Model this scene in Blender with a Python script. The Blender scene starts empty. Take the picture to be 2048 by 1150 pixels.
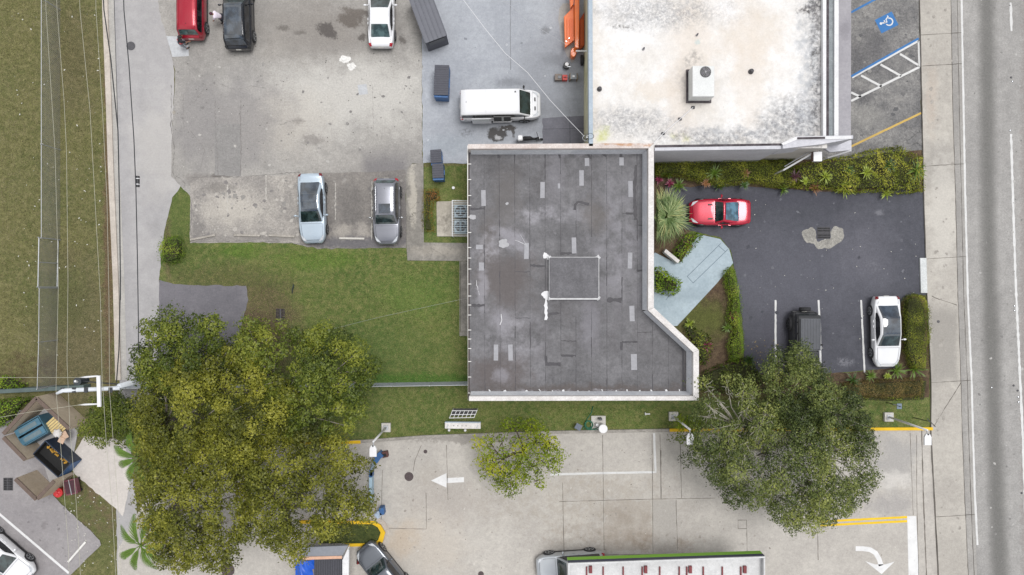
import bpy, math, random
import numpy as np
from mathutils import Vector, Matrix, noise as mnoise
R = math.radians
# ------------------------------------------------------------------ camera, sky, sun, exposure
scn = bpy.context.scene
H = 52.0            # camera height over the ground, metres
S = 29.0            # ground scale of the traced plan, units per metre
cd = bpy.data.cameras.new('Camera'); cam = bpy.data.objects.new('Camera', cd)
scn.collection.objects.link(cam); scn.camera = cam
cam.location = (0, 0, H); cam.rotation_euler = (0, 0, 0)
cd.sensor_width = 36; cd.lens = 36 * H / (2048 / S); cd.clip_end = 2000; cd.clip_start = 0.5
SUN_EL, SUN_AZ = 75, 55       # degrees; azimuth clockwise from north (image up)
wd = bpy.data.worlds.new('World'); scn.world = wd; wd.use_nodes = True
wn = wd.node_tree; wn.nodes.clear()
wo = wn.nodes.new('ShaderNodeOutputWorld'); wb = wn.nodes.new('ShaderNodeBackground')
sky = wn.nodes.new('ShaderNodeTexSky'); sky.sky_type = 'NISHITA'; sky.sun_disc = False
sky.sun_elevation = R(SUN_EL); sky.sun_rotation = R(SUN_AZ); sky.dust_density = 3; sky.air_density = 1
hs = wn.nodes.new('ShaderNodeHueSaturation'); hs.inputs['Saturation'].default_value = 0.8
cn = wn.nodes.new('ShaderNodeTexNoise'); cn.inputs['Scale'].default_value = 3.2; cn.inputs['Detail'].default_value = 7
cr = wn.nodes.new('ShaderNodeMapRange'); cr.inputs[1].default_value = .36; cr.inputs[2].default_value = .56
cmix = wn.nodes.new('ShaderNodeMixRGB'); cmix.inputs[2].default_value = (12.5, 12.4, 12.3, 1)
tc = wn.nodes.new('ShaderNodeTexCoord')
wn.links.new(tc.outputs['Generated'], cn.inputs['Vector'])
wn.links.new(cn.outputs['Fac'], cr.inputs[0]); wn.links.new(cr.outputs[0], cmix.inputs[0])
wn.links.new(sky.outputs[0], hs.inputs['Color']); wn.links.new(hs.outputs[0], cmix.inputs[1])
wn.links.new(cmix.outputs[0], wb.inputs[0]); wn.links.new(wb.outputs[0], wo.inputs[0])
wb.inputs[1].default_value = 0.07
sl = bpy.data.lights.new('Sun', 'SUN'); so = bpy.data.objects.new('Sun', sl); scn.collection.objects.link(so)
sl.energy = 2.0; sl.angle = R(24); sl.color = (1, .99, .98)
d = Vector((math.sin(R(SUN_AZ)) * math.cos(R(SUN_EL)), math.cos(R(SUN_AZ)) * math.cos(R(SUN_EL)), math.sin(R(SUN_EL))))
so.rotation_euler = (-d).to_track_quat('-Z', 'Y').to_euler()
vs = scn.view_settings; vs.view_transform = 'Standard'; vs.look = 'None'; vs.gamma = 1; vs.use_curve_mapping = False
vs.exposure = 0.3
# ------------------------------------------------------------------ helpers
rnd = random.Random(7)
nrg = np.random.default_rng(11)
COL = scn.collection
def W(px, py, h=0.0):
    k = (H - h) / H / S
    return ((px - 1024) * k, (575 - py) * k, h)
def lin(hx, f=1.0):
    v = [int(hx[i:i + 2], 16) / 255 for i in (0, 2, 4)]
    return tuple(((c / 12.92) if c <= .04045 else ((c + .055) / 1.055) ** 2.4) * f for c in v) + (1,)
def A(hx):                      # albedo of a surface that shows as this colour in open light
    return lin(hx, 1 / 1.3)
class MB:
    def __init__(s): s.v = []; s.f = []
    def add(s, vs_, fs):
        n = len(s.v); s.v += [tuple(p) for p in vs_]; s.f += [tuple(i + n for i in f) for f in fs]; return s
    def box(s, c, d, rz=0, top=1.0):
        x, y, z = c; a, b, e = d[0] / 2, d[1] / 2, d[2] / 2; co, si = math.cos(rz), math.sin(rz); vs_ = []
        for k, t in ((-e, 1), (e, top)):
            for i, j in ((-a, -b), (a, -b), (a, b), (-a, b)):
                vs_.append((x + (i * co - j * si) * t, y + (i * si + j * co) * t, z + k))
        return s.add(vs_, [(3, 2, 1, 0), (4, 5, 6, 7), (0, 1, 5, 4), (1, 2, 6, 5), (2, 3, 7, 6), (3, 0, 4, 7)])
    def prism(s, pts, z0, z1):
        if area(pts) < 0: pts = pts[::-1]
        n = len(pts); vs_ = [(p[0], p[1], z0) for p in pts] + [(p[0], p[1], z1) for p in pts]
        return s.add(vs_, [tuple(range(n - 1, -1, -1)), tuple(range(n, 2 * n))] + [(i, (i + 1) % n, n + (i + 1) % n, n + i) for i in range(n)])
    def sheet(s, pts, z):
        if area(pts) < 0: pts = pts[::-1]
        return s.add([(p[0], p[1], z) for p in pts], [tuple(range(len(pts)))])
    def tube(s, P, r, n=8, cap=True):
        P = [Vector(p) for p in P]; m = len(P)
        if not hasattr(r, '__len__'): r = [r] * m
        vs_ = []; up0 = None
        for i, p in enumerate(P):
            t = (P[min(i + 1, m - 1)] - P[max(i - 1, 0)]).normalized()
            a = t.orthogonal().normalized() if up0 is None else (up0 - t * up0.dot(t))
            if a.length < 1e-5: a = t.orthogonal()
            a.normalize(); up0 = a; b = t.cross(a)
            for k in range(n):
                q = 2 * math.pi * k / n; vs_.append(p + (a * math.cos(q) + b * math.sin(q)) * r[i])
        fs = [(i * n + k, i * n + (k + 1) % n, (i + 1) * n + (k + 1) % n, (i + 1) * n + k) for i in range(m - 1) for k in range(n)]
        if cap: fs += [tuple(range(n - 1, -1, -1)), tuple((m - 1) * n + k for k in range(n))]
        return s.add(vs_, fs)
    def cyl(s, c, r, h, n=20, r2=None):
        return s.tube([(c[0], c[1], c[2]), (c[0], c[1], c[2] + h)], [r, r if r2 is None else r2], n)
    def strip(s, L_, R_, z=None):
        m = len(L_); vs_ = [tuple(p) for p in L_] + [tuple(p) for p in R_]
        return s.add(vs_, [(i, i + 1, m + i + 1, m + i) for i in range(m - 1)])
    def grid(s, fn, nu, nv):
        vs_ = [fn(i / nu, j / nv) for i in range(nu + 1) for j in range(nv + 1)]; k = nv + 1
        return s.add(vs_, [(i * k + j, (i + 1) * k + j, (i + 1) * k + j + 1, i * k + j + 1) for i in range(nu) for j in range(nv)])
    def ball(s, c, r, n=12, m=8):
        if not hasattr(r, '__len__'): r = (r, r, r)
        return s.grid(lambda u, v: (c[0] + r[0] * math.cos(2 * math.pi * u) * math.sin(math.pi * v), c[1] + r[1] * math.sin(2 * math.pi * u) * math.sin(math.pi * v), c[2] - r[2] * math.cos(math.pi * v)), n, m)
    def build(s, name, mat, parent=None, smooth=False, bevel=0, world=False, subsurf=0):
        me = bpy.data.meshes.new(name); v = s.v
        if world and parent is not None:
            l = parent.location; rz = parent.rotation_euler.z; co, si = math.cos(-rz), math.sin(-rz)
            v = [((x - l.x) * co - (y - l.y) * si, (x - l.x) * si + (y - l.y) * co, z - l.z) for x, y, z in v]
        me.from_pydata(v, [], s.f); me.validate(); me.update()
        if mat: me.materials.append(mat)
        if smooth: me.polygons.foreach_set('use_smooth', [True] * len(me.polygons))
        o = bpy.data.objects.new(name, me); COL.objects.link(o)
        if parent is not None: o.parent = parent
        if bevel:
            b = o.modifiers.new('b', 'BEVEL'); b.width = bevel; b.segments = 2; b.limit_method = 'ANGLE'
        if subsurf:
            b = o.modifiers.new('s', 'SUBSURF'); b.levels = subsurf; b.render_levels = subsurf
        return o
def area(p): return sum(p[i][0] * p[(i + 1) % len(p)][1] - p[(i + 1) % len(p)][0] * p[i][1] for i in range(len(p))) / 2
def PX(pts, h=0): return [W(x, y, h)[:2] for x, y in pts]
def tag(o, label=None, cat=None, group=None, kind=None):
    if label: o['label'] = label
    if cat: o['category'] = cat
    if group: o['group'] = group
    if kind: o['kind'] = kind
    return o
def thing(name, label, cat, loc=(0, 0, 0), rz=0, group=None):
    o = bpy.data.objects.new(name, None); COL.objects.link(o); o.location = loc; o.rotation_euler = (0, 0, rz)
    o.empty_display_size = .2
    return tag(o, label, cat, group)
def smoothpoly(pts, it=2):
    for _ in range(it):
        q = []
        for i in range(len(pts)):
            a, b = pts[i], pts[(i + 1) % len(pts)]
            q += [(a[0] * .75 + b[0] * .25, a[1] * .75 + b[1] * .25), (a[0] * .25 + b[0] * .75, a[1] * .25 + b[1] * .75)]
        pts = q
    return pts
def dense(pts, step):
    q = []
    for i in range(len(pts) - 1):
        a, b = pts[i], pts[i + 1]; n = max(1, int(math.hypot(b[0] - a[0], b[1] - a[1]) / step))
        q += [(a[0] + (b[0] - a[0]) * k / n, a[1] + (b[1] - a[1]) * k / n) for k in range(n)]
    return q + [pts[-1]]
def ribbon(pts, w, jit=0.0, wj=0.0):           # plan polyline (metres) -> left/right edges
    L_, R_ = [], []
    n = len(pts)
    for i, p in enumerate(pts):
        a, b = pts[max(i - 1, 0)], pts[min(i + 1, n - 1)]; dx, dy = b[0] - a[0], b[1] - a[1]; l = math.hypot(dx, dy) or 1
        nx, ny = -dy / l, dx / l; ww = w / 2 * (1 + rnd.uniform(-wj, wj)); o = rnd.uniform(-jit, jit)
        L_.append((p[0] + nx * (o + ww), p[1] + ny * (o + ww))); R_.append((p[0] + nx * (o - ww), p[1] + ny * (o - ww)))
    return L_, R_
# ------------------------------------------------------------------ materials
MATS = {}
class NT:
    def __init__(s, name):
        s.m = bpy.data.materials.new(name); s.m.use_nodes = True; s.t = s.m.node_tree; s.n = s.t.nodes; s.l = s.t.links
        s.b = s.n['Principled BSDF']; s.tc = s.n.new('ShaderNodeTexCoord'); s.co = s.tc.outputs['Object']
    def noise(s, scale, det=6, rough=.6, vec=None, dist=0):
        n = s.n.new('ShaderNodeTexNoise'); n.inputs['Scale'].default_value = scale; n.inputs['Detail'].default_value = det
        n.inputs['Roughness'].default_value = rough; n.inputs['Distortion'].default_value = dist; s.l.new(vec or s.co, n.inputs['Vector']); return n
    def rng(s, sock, a, b, c=0, d=1, smooth=False):
        n = s.n.new('ShaderNodeMapRange'); n.inputs[1].default_value = a; n.inputs[2].default_value = b; n.inputs[3].default_value = c; n.inputs[4].default_value = d
        if smooth: n.interpolation_type = 'SMOOTHSTEP'
        s.l.new(sock, n.inputs[0]); return n.outputs[0]
    def mix(s, fac, a, b, mode='MIX'):
        n = s.n.new('ShaderNodeMixRGB'); n.blend_type = mode
        for k, v in ((0, fac), (1, a), (2, b)):
            if isinstance(v, (int, float)): n.inputs[k].default_value = v
            elif isinstance(v, tuple): n.inputs[k].default_value = v
            else: s.l.new(v, n.inputs[k])
        return n.outputs[0]
    def math(s, op, a, b=0.0):
        n = s.n.new('ShaderNodeMath'); n.operation = op
        for k, v in ((0, a), (1, b)):
            if isinstance(v, (int, float)): n.inputs[k].default_value = v
            else: s.l.new(v, n.inputs[k])
        return n.outputs[0]
    def warp(s, amt, scale=.8):
        n = s.noise(scale, 5, .65); a = s.n.new('ShaderNodeVectorMath'); a.operation = 'MULTIPLY_ADD'
        a.inputs[1].default_value = (amt, amt, 0); s.l.new(n.outputs['Color'], a.inputs[0]); s.l.new(s.co, a.inputs[2])
        b = s.n.new('ShaderNodeVectorMath'); b.operation = 'SUBTRACT'; b.inputs[1].default_value = (amt / 2, amt / 2, 0); s.l.new(a.outputs[0], b.inputs[0])
        return b.outputs[0]
    def patch(s, col, color, cx, cy, rx, ry, rot=0, soft=.3, st=1.0, rect=False, vec=None, brk=0, h=0, rag=.6):
        m = s.n.new('ShaderNodeMapping'); m.vector_type = 'TEXTURE'; w = W(cx, cy, h)
        m.inputs['Location'].default_value = (w[0], w[1], 0); m.inputs['Rotation'].default_value = (0, 0, R(rot))
        m.inputs['Scale'].default_value = (rx / S, ry / S, 1e5); s.l.new(vec or s.co, m.inputs['Vector'])
        if rect:
            sp = s.n.new('ShaderNodeSeparateXYZ'); s.l.new(m.outputs[0], sp.inputs[0])
            dd = s.math('MAXIMUM', s.math('ABSOLUTE', sp.outputs[0]), s.math('ABSOLUTE', sp.outputs[1]))
        else:
            v = s.n.new('ShaderNodeVectorMath'); v.operation = 'LENGTH'; s.l.new(m.outputs[0], v.inputs[0]); dd = v.outputs['Value']
        if rag and not rect:
            nn = s.noise(min(6, max(.35, 1.3 * S / min(rx, ry))), 8, .72); dd = s.math('ADD', dd, s.math('MULTIPLY', s.math('SUBTRACT', nn.outputs['Fac'], .5), rag * 4))
        f = s.rng(dd, 1 + soft, max(0, 1 - soft), 0, st, True)
        if brk:
            n = s.noise(brk, 6, .7); f = s.math('MULTIPLY', f, s.rng(n.outputs['Fac'], .4, .6, 0, 1))
        return s.mix(f, col, color)
    def bump(s, sock, strength=.3, dist=.02):
        b = s.n.new('ShaderNodeBump'); b.inputs['Strength'].default_value = strength; b.inputs['Distance'].default_value = dist
        s.l.new(sock, b.inputs['Height']); s.l.new(b.outputs[0], s.b.inputs['Normal'])
    def done(s, col, rough=.9):
        if isinstance(col, tuple): s.b.inputs['Base Color'].default_value = col
        else: s.l.new(col, s.b.inputs['Base Color'])
        if isinstance(rough, (int, float)): s.b.inputs['Roughness'].default_value = rough
        else: s.l.new(rough, s.b.inputs['Roughness'])
        return s.m
def simple(name, col, rough=.6, metal=0, var=.12, scale=4, bump=0, coat=0, ior=None, alt=None):
    if name in MATS: return MATS[name]
    t = NT(name); n = t.noise(scale, 6, .65)
    dark = tuple(c * (1 - var) for c in col[:3]) + (1,); lite = tuple(min(1, c * (1 + var)) for c in col[:3]) + (1,)
    c = t.mix(t.rng(n.outputs['Fac'], .3, .7), alt or dark, lite)
    t.b.inputs['Metallic'].default_value = metal; t.b.inputs['Coat Weight'].default_value = coat
    t.b.inputs['Coat Roughness'].default_value = .04
    if ior: t.b.inputs['IOR'].default_value = ior
    if bump: t.bump(t.noise(scale * 12, 4).outputs['Fac'], bump)
    MATS[name] = t.done(c, rough); return MATS[name]
def pave(name, base, dark, light, patches=(), crisp=(), big=.25, fine=30, finev=.25, bump=.25, warp=.8, specks=None, rough=.9, mott=.12, crack=0):
    t = NT(name); t.co = t.n.new('ShaderNodeNewGeometry').outputs['Position']
    n1 = t.noise(big, 8, .62, dist=.4); n2 = t.noise(big * 4.3, 8, .7); n3 = t.noise(fine, 3, .6); n4 = t.noise(fine * .28, 5, .75)
    c = t.mix(t.rng(n1.outputs['Fac'], .36, .62), dark, light); c = t.mix(.45, c, base)
    c = t.mix(t.rng(n2.outputs['Fac'], .42, .66, 0, .5), c, dark)
    n6 = t.noise(big * 11, 8, .78); c = t.mix(1, c, t.rng(n6.outputs['Fac'], .3, .7, 1 - mott, 1 + mott), 'MULTIPLY')
    n7 = t.noise(big * 2.2, 9, .8, dist=.6); c = t.mix(t.rng(n7.outputs['Fac'], .57, .66, 0, mott * 2.2), c, light)
    wv = t.warp(warp)
    for p in patches: c = t.patch(c, *p[:5], **(dict(vec=wv) | p[5]))
    for p in crisp: c = t.patch(c, *p[:5], **p[5])
    g = t.rng(n4.outputs['Fac'], .3, .7, 1 - finev, 1 + finev); c = t.mix(1, c, g, 'MULTIPLY')
    g = t.rng(n3.outputs['Fac'], .3, .7, 1 - finev * .8, 1 + finev * .8); c = t.mix(1, c, g, 'MULTIPLY')
    if crack:
        v = t.n.new('ShaderNodeTexVoronoi'); v.feature = 'DISTANCE_TO_EDGE'; v.inputs['Scale'].default_value = crack
        t.l.new(t.warp(1.2, 1.1), v.inputs['Vector']); ck = t.rng(v.outputs['Distance'], 0, .014, .75, 0)
        ck = t.math('MULTIPLY', ck, t.rng(t.noise(.3, 3).outputs['Fac'], .5, .6)); c = t.mix(ck, c, tuple(x * .45 for x in dark[:3]) + (1,))
    if specks:
        v = t.n.new('ShaderNodeTexVoronoi'); v.inputs['Scale'].default_value = specks[1]; t.l.new(t.co, v.inputs['Vector'])
        sp = t.rng(v.outputs['Distance'], specks[2], specks[2] * .6, 0, 1)
        sel = t.rng(t.noise(specks[1] * .45, 2).outputs['Fac'], specks[3], specks[3] + .03, 0, 1)
        c = t.mix(t.math('MULTIPLY', sp, sel), c, specks[0])
    t.bump(n3.outputs['Fac'], bump, .02); MATS[name] = t.done(c, rough); return MATS[name]
def grassmat(name, c1, c2, c3, patches=(), bump=.8, specks=None):
    t = NT(name); t.co = t.n.new('ShaderNodeNewGeometry').outputs['Position']; n1 = t.noise(.22, 8, .7); n2 = t.noise(2.6, 8, .75); n3 = t.noise(16, 4, .7); n5 = t.noise(42, 2, .6)
    c = t.mix(t.rng(n1.outputs['Fac'], .42, .58), c1, c2); c = t.mix(t.rng(n2.outputs['Fac'], .42, .64), c, c3)
    wv = t.warp(.9)
    for p in patches: c = t.patch(c, *p[:5], **(dict(vec=wv) | p[5]))
    c = t.mix(1, c, t.rng(n3.outputs['Fac'], .28, .72, .45, 1.55), 'MULTIPLY'); c = t.mix(1, c, t.rng(n5.outputs['Fac'], .25, .75, .5, 1.5), 'MULTIPLY')
    c = t.mix(1, c, t.rng(n2.outputs['Fac'], .3, .7, .8, 1.2), 'MULTIPLY')
    if specks:
        v = t.n.new('ShaderNodeTexVoronoi'); v.inputs['Scale'].default_value = specks[1]; t.l.new(t.co, v.inputs['Vector'])
        sp = t.rng(v.outputs['Distance'], specks[2], specks[2] * .6, 0, 1); sel = t.rng(t.noise(specks[1] * .45, 2).outputs['Fac'], specks[3], specks[3] + .03, 0, 1)
        c = t.mix(t.math('MULTIPLY', sp, sel), c, specks[0])
    t.bump(n3.outputs['Fac'], bump, .05); MATS[name] = t.done(c, .95); return MATS[name]
def leafmat(name, cols, trans=.25, rough=.5):
    t = NT(name); a = t.n.new('ShaderNodeAttribute'); a.attribute_name = 'tone'; r = t.n.new('ShaderNodeValToRGB'); t.l.new(a.outputs['Fac'], r.inputs[0])
    e = r.color_ramp.elements; e[0].position = 0; e[0].color = cols[0]; e[1].position = 1; e[1].color = cols[-1]
    for i, c in enumerate(cols[1:-1]): q = e.new((i + 1) / (len(cols) - 1)); q.color = c
    t.done(r.outputs[0], rough); t.b.inputs['Specular IOR Level'].default_value = .35
    tr = t.n.new('ShaderNodeBsdfTranslucent'); t.l.new(r.outputs[0], tr.inputs[0]); mx = t.n.new('ShaderNodeMixShader'); mx.inputs[0].default_value = trans
    out = t.n['Material Output']; t.l.new(t.b.outputs[0], mx.inputs[1]); t.l.new(tr.outputs[0], mx.inputs[2]); t.l.new(mx.outputs[0], out.inputs[0])
    MATS[name] = t.m; return t.m
def jagged(P, j, step=.3):
    Q = dense(P + [P[0]], step)[:-1]; out = []
    for x, y in Q:
        if abs(x) > 60 or abs(y) > 40: out.append((x, y)); continue
        out.append((x + j * 2.2 * mnoise.noise(Vector((x * 2.3, y * 2.3, 1))) + rnd.uniform(-j, j) * .5, y + j * 2.2 * mnoise.noise(Vector((x * 2.3, y * 2.3, 8))) + rnd.uniform(-j, j) * .5))
    return out
def sheet(name, pts_px, z, mat, h=0, jag=.035):
    P = PX(pts_px, h)
    if jag and abs(area(P)) < 2500: P = jagged(P, jag)
    o = MB().sheet(P, z).build(name, mat); o['kind'] = 'structure'; return o
# ------------------------------------------------------------------ ground sheets
dk = lambda hx: A(hx)
m_field = grassmat('field_grass', A('6e6d40'), A('626638'), A('79744e'), [
    (A('6a5c4c'), 150, 700, 70, 170, dict(st=.45, soft=.6)), (A('54452f'), 60, 735, 60, 30, dict(st=.8, soft=.5, brk=2)),
    (A('6b5642'), 217, 400, 9, 400, dict(st=.85, soft=.5)), (A('675a45'), 150, 120, 45, 110, dict(st=.4, soft=.7)),
    (A('4b5a26'), 120, 600, 60, 60, dict(st=.4, soft=.7)), (A('43561f'), 120, 1040, 120, 90, dict(st=.5, soft=.6)), (A('6e5e48'), 205, 1000, 60, 60, dict(st=.8, soft=.6, brk=1.5))],
    specks=((.6, .58, .5, 1), 2.2, .06, .62))
sheet('field_ground', [(-3000, -3000), (5000, -3000), (5000, 4200), (-3000, 4200)], -.03, m_field)
m_lawn = grassmat('lawn_grass', A('68763a'), A('566c30'), A('7a794a'), [
    (A('51602a'), 360, 450, 40, 90, dict(st=.5)), (A('6b5c45'), 530, 610, 60, 45, dict(st=.75, soft=.6)), (A('5f4f3f'), 520, 680, 90, 60, dict(st=.8, soft=.5)),
    (A('5b5238'), 450, 560, 110, 30, dict(st=.5, soft=.6)), (A('45622a'), 760, 700, 100, 50, dict(st=.4, soft=.7)), (A('3c6a1c'), 830, 757, 120, 12, dict(st=.7, soft=.5, rag=.4)),
    (A('58782e'), 840, 590, 70, 40, dict(st=.45, soft=.7)), (A('55781f'), 480, 500, 40, 14, dict(st=.6, soft=.6)), (A('55781f'), 640, 520, 80, 18, dict(st=.5, soft=.6)), (A('705f48'), 335, 500, 7, 60, dict(st=.6, soft=.6))])
sheet('lawn', [(240, 360), (936, 330), (1862, 560), (1862, 862), (730, 884), (240, 900)], -.012, m_lawn)
m_bed = grassmat('planting_bed', A('5c4a3a'), A('4a3a2c'), A('6b5b45'), [(A('5c642c'), 1400, 640, 60, 40, dict(st=.8, soft=.6)), (A('5a6424'), 1500, 830, 200, 40, dict(st=.7, soft=.4))])
sheet('planting_bed', [(1300, 315), (1700, 300), (1848, 292), (1850, 384), (1500, 384), (1370, 470), (1420, 470), (1460, 560), (1500, 800), (1400, 800), (1300, 650)], -.004, m_bed)
sheet('planting_strip', [(1480, 745), (1700, 745), (1790, 735), (1800, 600), (1815, 592), (1850, 590), (1862, 640), (1858, 795), (1480, 800)], .006, m_bed)
# alley and back parking lot
m_alley = pave('alley_asphalt', A('b3b1b1'), A('a4a2a3'), A('bcb9b8'), [
    (A('8f8d90'), 225, 400, 14, 500, dict(st=.5, soft=.6)), (A('c6c2bd'), 330, 300, 60, 90, dict(st=.5, soft=.6)), (A('9c9a9c'), 250, 500, 10, 300, dict(st=.3, soft=.8))], finev=.08, big=.12)
sheet('alley_road', [(224, -500), (335, -500), (348, 150), (343, 330), (375, 352), (345, 395), (327, 470), (318, 560), (325, 700), (300, 800), (262, 900), (300, 1300), (236, 1300), (232, 900), (240, 760), (240, 600), (228, 300), (216, 0)], .004, m_alley)
m_drive = pave('driveway_asphalt', A('77757a'), A('6b696f'), A('838086'), finev=.12, big=.4)
sheet('driveway', [(318, 560), (338, 566), (370, 570), (492, 572), (497, 600), (470, 700), (440, 800), (300, 800), (318, 690)], .008, m_drive)
m_lot = pave('old_lot_asphalt', A('a5a29d'), A('908d8a'), A('b5b1ab'), [
    (A('cac7c1'), 700, 190, 190, 70, dict(st=.8, soft=.6)), (A('bdb7ae'), 560, 240, 90, 60, dict(st=.6, soft=.6)), (A('8b8888'), 450, 240, 110, 90, dict(st=.65, soft=.5)),
    (A('7c7773'), 690, 60, 110, 50, dict(st=.45, soft=.7)), (A('918b84'), 600, 60, 120, 60, dict(st=.5, soft=.6)), (A('b4aea5'), 480, 430, 90, 50, dict(st=.6, soft=.7)),
    (A('827f7d'), 400, 450, 22, 45, dict(st=.6, soft=.6)), (A('8b8783'), 720, 400, 60, 60, dict(st=.7, soft=.5)), (A('6d6b6e'), 720, 487, 100, 18, dict(st=.9, soft=.4)), (A('757275'), 770, 400, 42, 90, dict(st=.7, soft=.3, rect=True)), (A('a9a39a'), 690, 460, 30, 25, dict(st=.7, soft=.6)),
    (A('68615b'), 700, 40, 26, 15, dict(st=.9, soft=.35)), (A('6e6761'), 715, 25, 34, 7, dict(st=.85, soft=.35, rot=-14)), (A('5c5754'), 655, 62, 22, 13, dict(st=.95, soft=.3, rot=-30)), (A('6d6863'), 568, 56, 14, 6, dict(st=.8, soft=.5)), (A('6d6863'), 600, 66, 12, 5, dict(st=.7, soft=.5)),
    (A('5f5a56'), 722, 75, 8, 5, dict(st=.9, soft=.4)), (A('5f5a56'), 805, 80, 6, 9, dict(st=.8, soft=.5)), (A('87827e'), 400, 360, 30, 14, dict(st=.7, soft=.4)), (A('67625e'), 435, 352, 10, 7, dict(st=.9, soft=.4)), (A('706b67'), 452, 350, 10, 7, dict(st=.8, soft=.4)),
    (A('8a8580'), 596, 243, 12, 7, dict(st=.6, soft=.5)), (A('817c78'), 625, 280, 18, 9, dict(st=.6, soft=.5)), (A('8f8985'), 470, 385, 60, 8, dict(st=.5, soft=.6, brk=3))], finev=.18, big=.18, mott=.17)
sheet('parking_lot', [(300, -500), (1000, -500), (870, 0), (843, 20), (845, 327), (826, 327), (812, 345), (813, 495), (700, 497), (636, 497), (585, 487), (500, 484), (380, 486), (381, 392), (360, 372), (343, 352), (343, 300), (350, 140), (330, 60), (318, 20)], .0085, m_lot)
m_bay = pave('old_bay_surface', A('a8a39d'), A('86827f'), A('bcb6ae'), [(A('6f6c6b'), 395, 450, 14, 30, dict(st=.6, soft=.6)), (A('c6c0b6'), 470, 420, 60, 30, dict(st=.6, soft=.6)), (A('77736f'), 440, 375, 30, 8, dict(st=.6, soft=.6)), (A('7f7b78'), 500, 476, 100, 5, dict(st=.6, soft=.6))], finev=.22, big=.55, mott=.26)
sheet('parking_bays', dense([(381, 366), (400, 357), (430, 354), (470, 356), (500, 352), (560, 351), (598, 346), (600, 487), (585, 487), (500, 484), (380, 486), (381, 366)], 12)[:-1], .0105, m_bay)
m_bay2 = pave('dark_bay_surface', A('8e8984'), A('75716e'), A('a09a93'), [(A('68666a'), 715, 484, 100, 14, dict(st=.85, soft=.4)), (A('625f5e'), 700, 420, 26, 40, dict(st=.5, soft=.6)), (A('b0aaa1'), 685, 462, 16, 14, dict(st=.7, soft=.6)), (A('aea8a0'), 725, 460, 12, 14, dict(st=.6, soft=.6)), (A('6c696a'), 780, 420, 36, 80, dict(st=.6, soft=.4))], finev=.22, big=.5, mott=.24)
sheet('parking_bays', [(600.5, 372), (640, 346), (745, 344), (811, 339), (813, 495), (700, 497), (636, 497), (600.5, 489)], .0105, m_bay2)
mb = MB()
for s_, w_ in (([(343, 170), (342, 250), (349, 300), (345, 345), (352, 358)], .05), ([(430, 200), (431, 250), (436, 330), (436, 350)], .03), ([(481, 196), (482, 300), (481, 350)], .045), ([(366, 190), (368, 260)], .02), ([(382, 356), (420, 352), (436, 350), (470, 354), (500, 352), (560, 347), (600, 344)], .05), ([(384, 400), (381, 484), (500, 482), (580, 485), (640, 495)], .05), ([(745, 170), (747, 260)], .02), ([(352, 352), (362, 358), (370, 368), (368, 376)], .06), ([(440, 168), (470, 180), (500, 172), (530, 176)], .02), ([(360, 235), (372, 215), (392, 200), (410, 175)], .02), ([(400, 340), (410, 300), (398, 280), (380, 262)], .02), ([(560, 250), (590, 240), (612, 242)], .025)):
    L_, R_ = ribbon(dense(PX(s_), .12), w_ * .7, .035, .9); mb.strip([p + (.0135,) for p in L_], [p + (.0135,) for p in R_])
mb.build('pavement_crack', simple('crack', A('7d7976'), .95))['kind'] = 'structure'
mb = MB()
for s_, w_ in (([(455, 370), (455, 425)], .07), ([(532, 350), (532, 400)], .06), ([(671, 366), (671, 440)], .07), ([(744, 362), (743, 480)], .08)):
    L_, R_ = ribbon(dense(PX(s_), .1), w_, .02, .9); mb.strip([p + (.0135,) for p in L_], [p + (.0135,) for p in R_])
mb.build('faded_bay_line', simple('faded_line', A('bcb8b1'), .95))['kind'] = 'structure'
# repairs and stains of the lot
mb = MB()
for p in ([(429, 248), (480, 248), (482, 352), (430, 352)],): mb.sheet(PX(p), .0125)
o = mb.build('asphalt_repair', pave('repair_asphalt', A('93918f'), A('888684'), A('9c9997'), finev=.18)); o['kind'] = 'structure'
mb = MB()
for p in ([(333, 72), (376, 74), (378, 112), (345, 114)], [(715, 170), (733, 168), (736, 188), (718, 190)]): mb.sheet(PX(p), .0125)
o = mb.build('pale_patch', pave('patch_paint', A('c3c5c8'), A('b4b6ba'), A('cdd0d3'), finev=.1)); o['kind'] = 'structure'
def blotch(cx, cy, rx, ry, n=26, j=.25, rot=0):
    out = []
    for i in range(n):
        a = 2 * math.pi * i / n; q = 1 + j * (mnoise.noise(Vector((math.cos(a) * 1.6 + cx, math.sin(a) * 1.6 + cy, 3.3))) * 2)
        x, y = rx * math.cos(a) * q, ry * math.sin(a) * q; out.append((cx + x * math.cos(rot) - y * math.sin(rot), cy + x * math.sin(rot) + y * math.cos(rot)))
    return out
mb = MB()
for c in ((690, 119, 13, 7), (704, 132, 9, 7)): mb.sheet(PX(blotch(*c)), .0125)
o = mb.build('spilled_plaster', pave('plaster', A('ecebe8'), A('d8d6d2'), A('f4f2ef'), finev=.2)); o['kind'] = 'structure'
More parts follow.
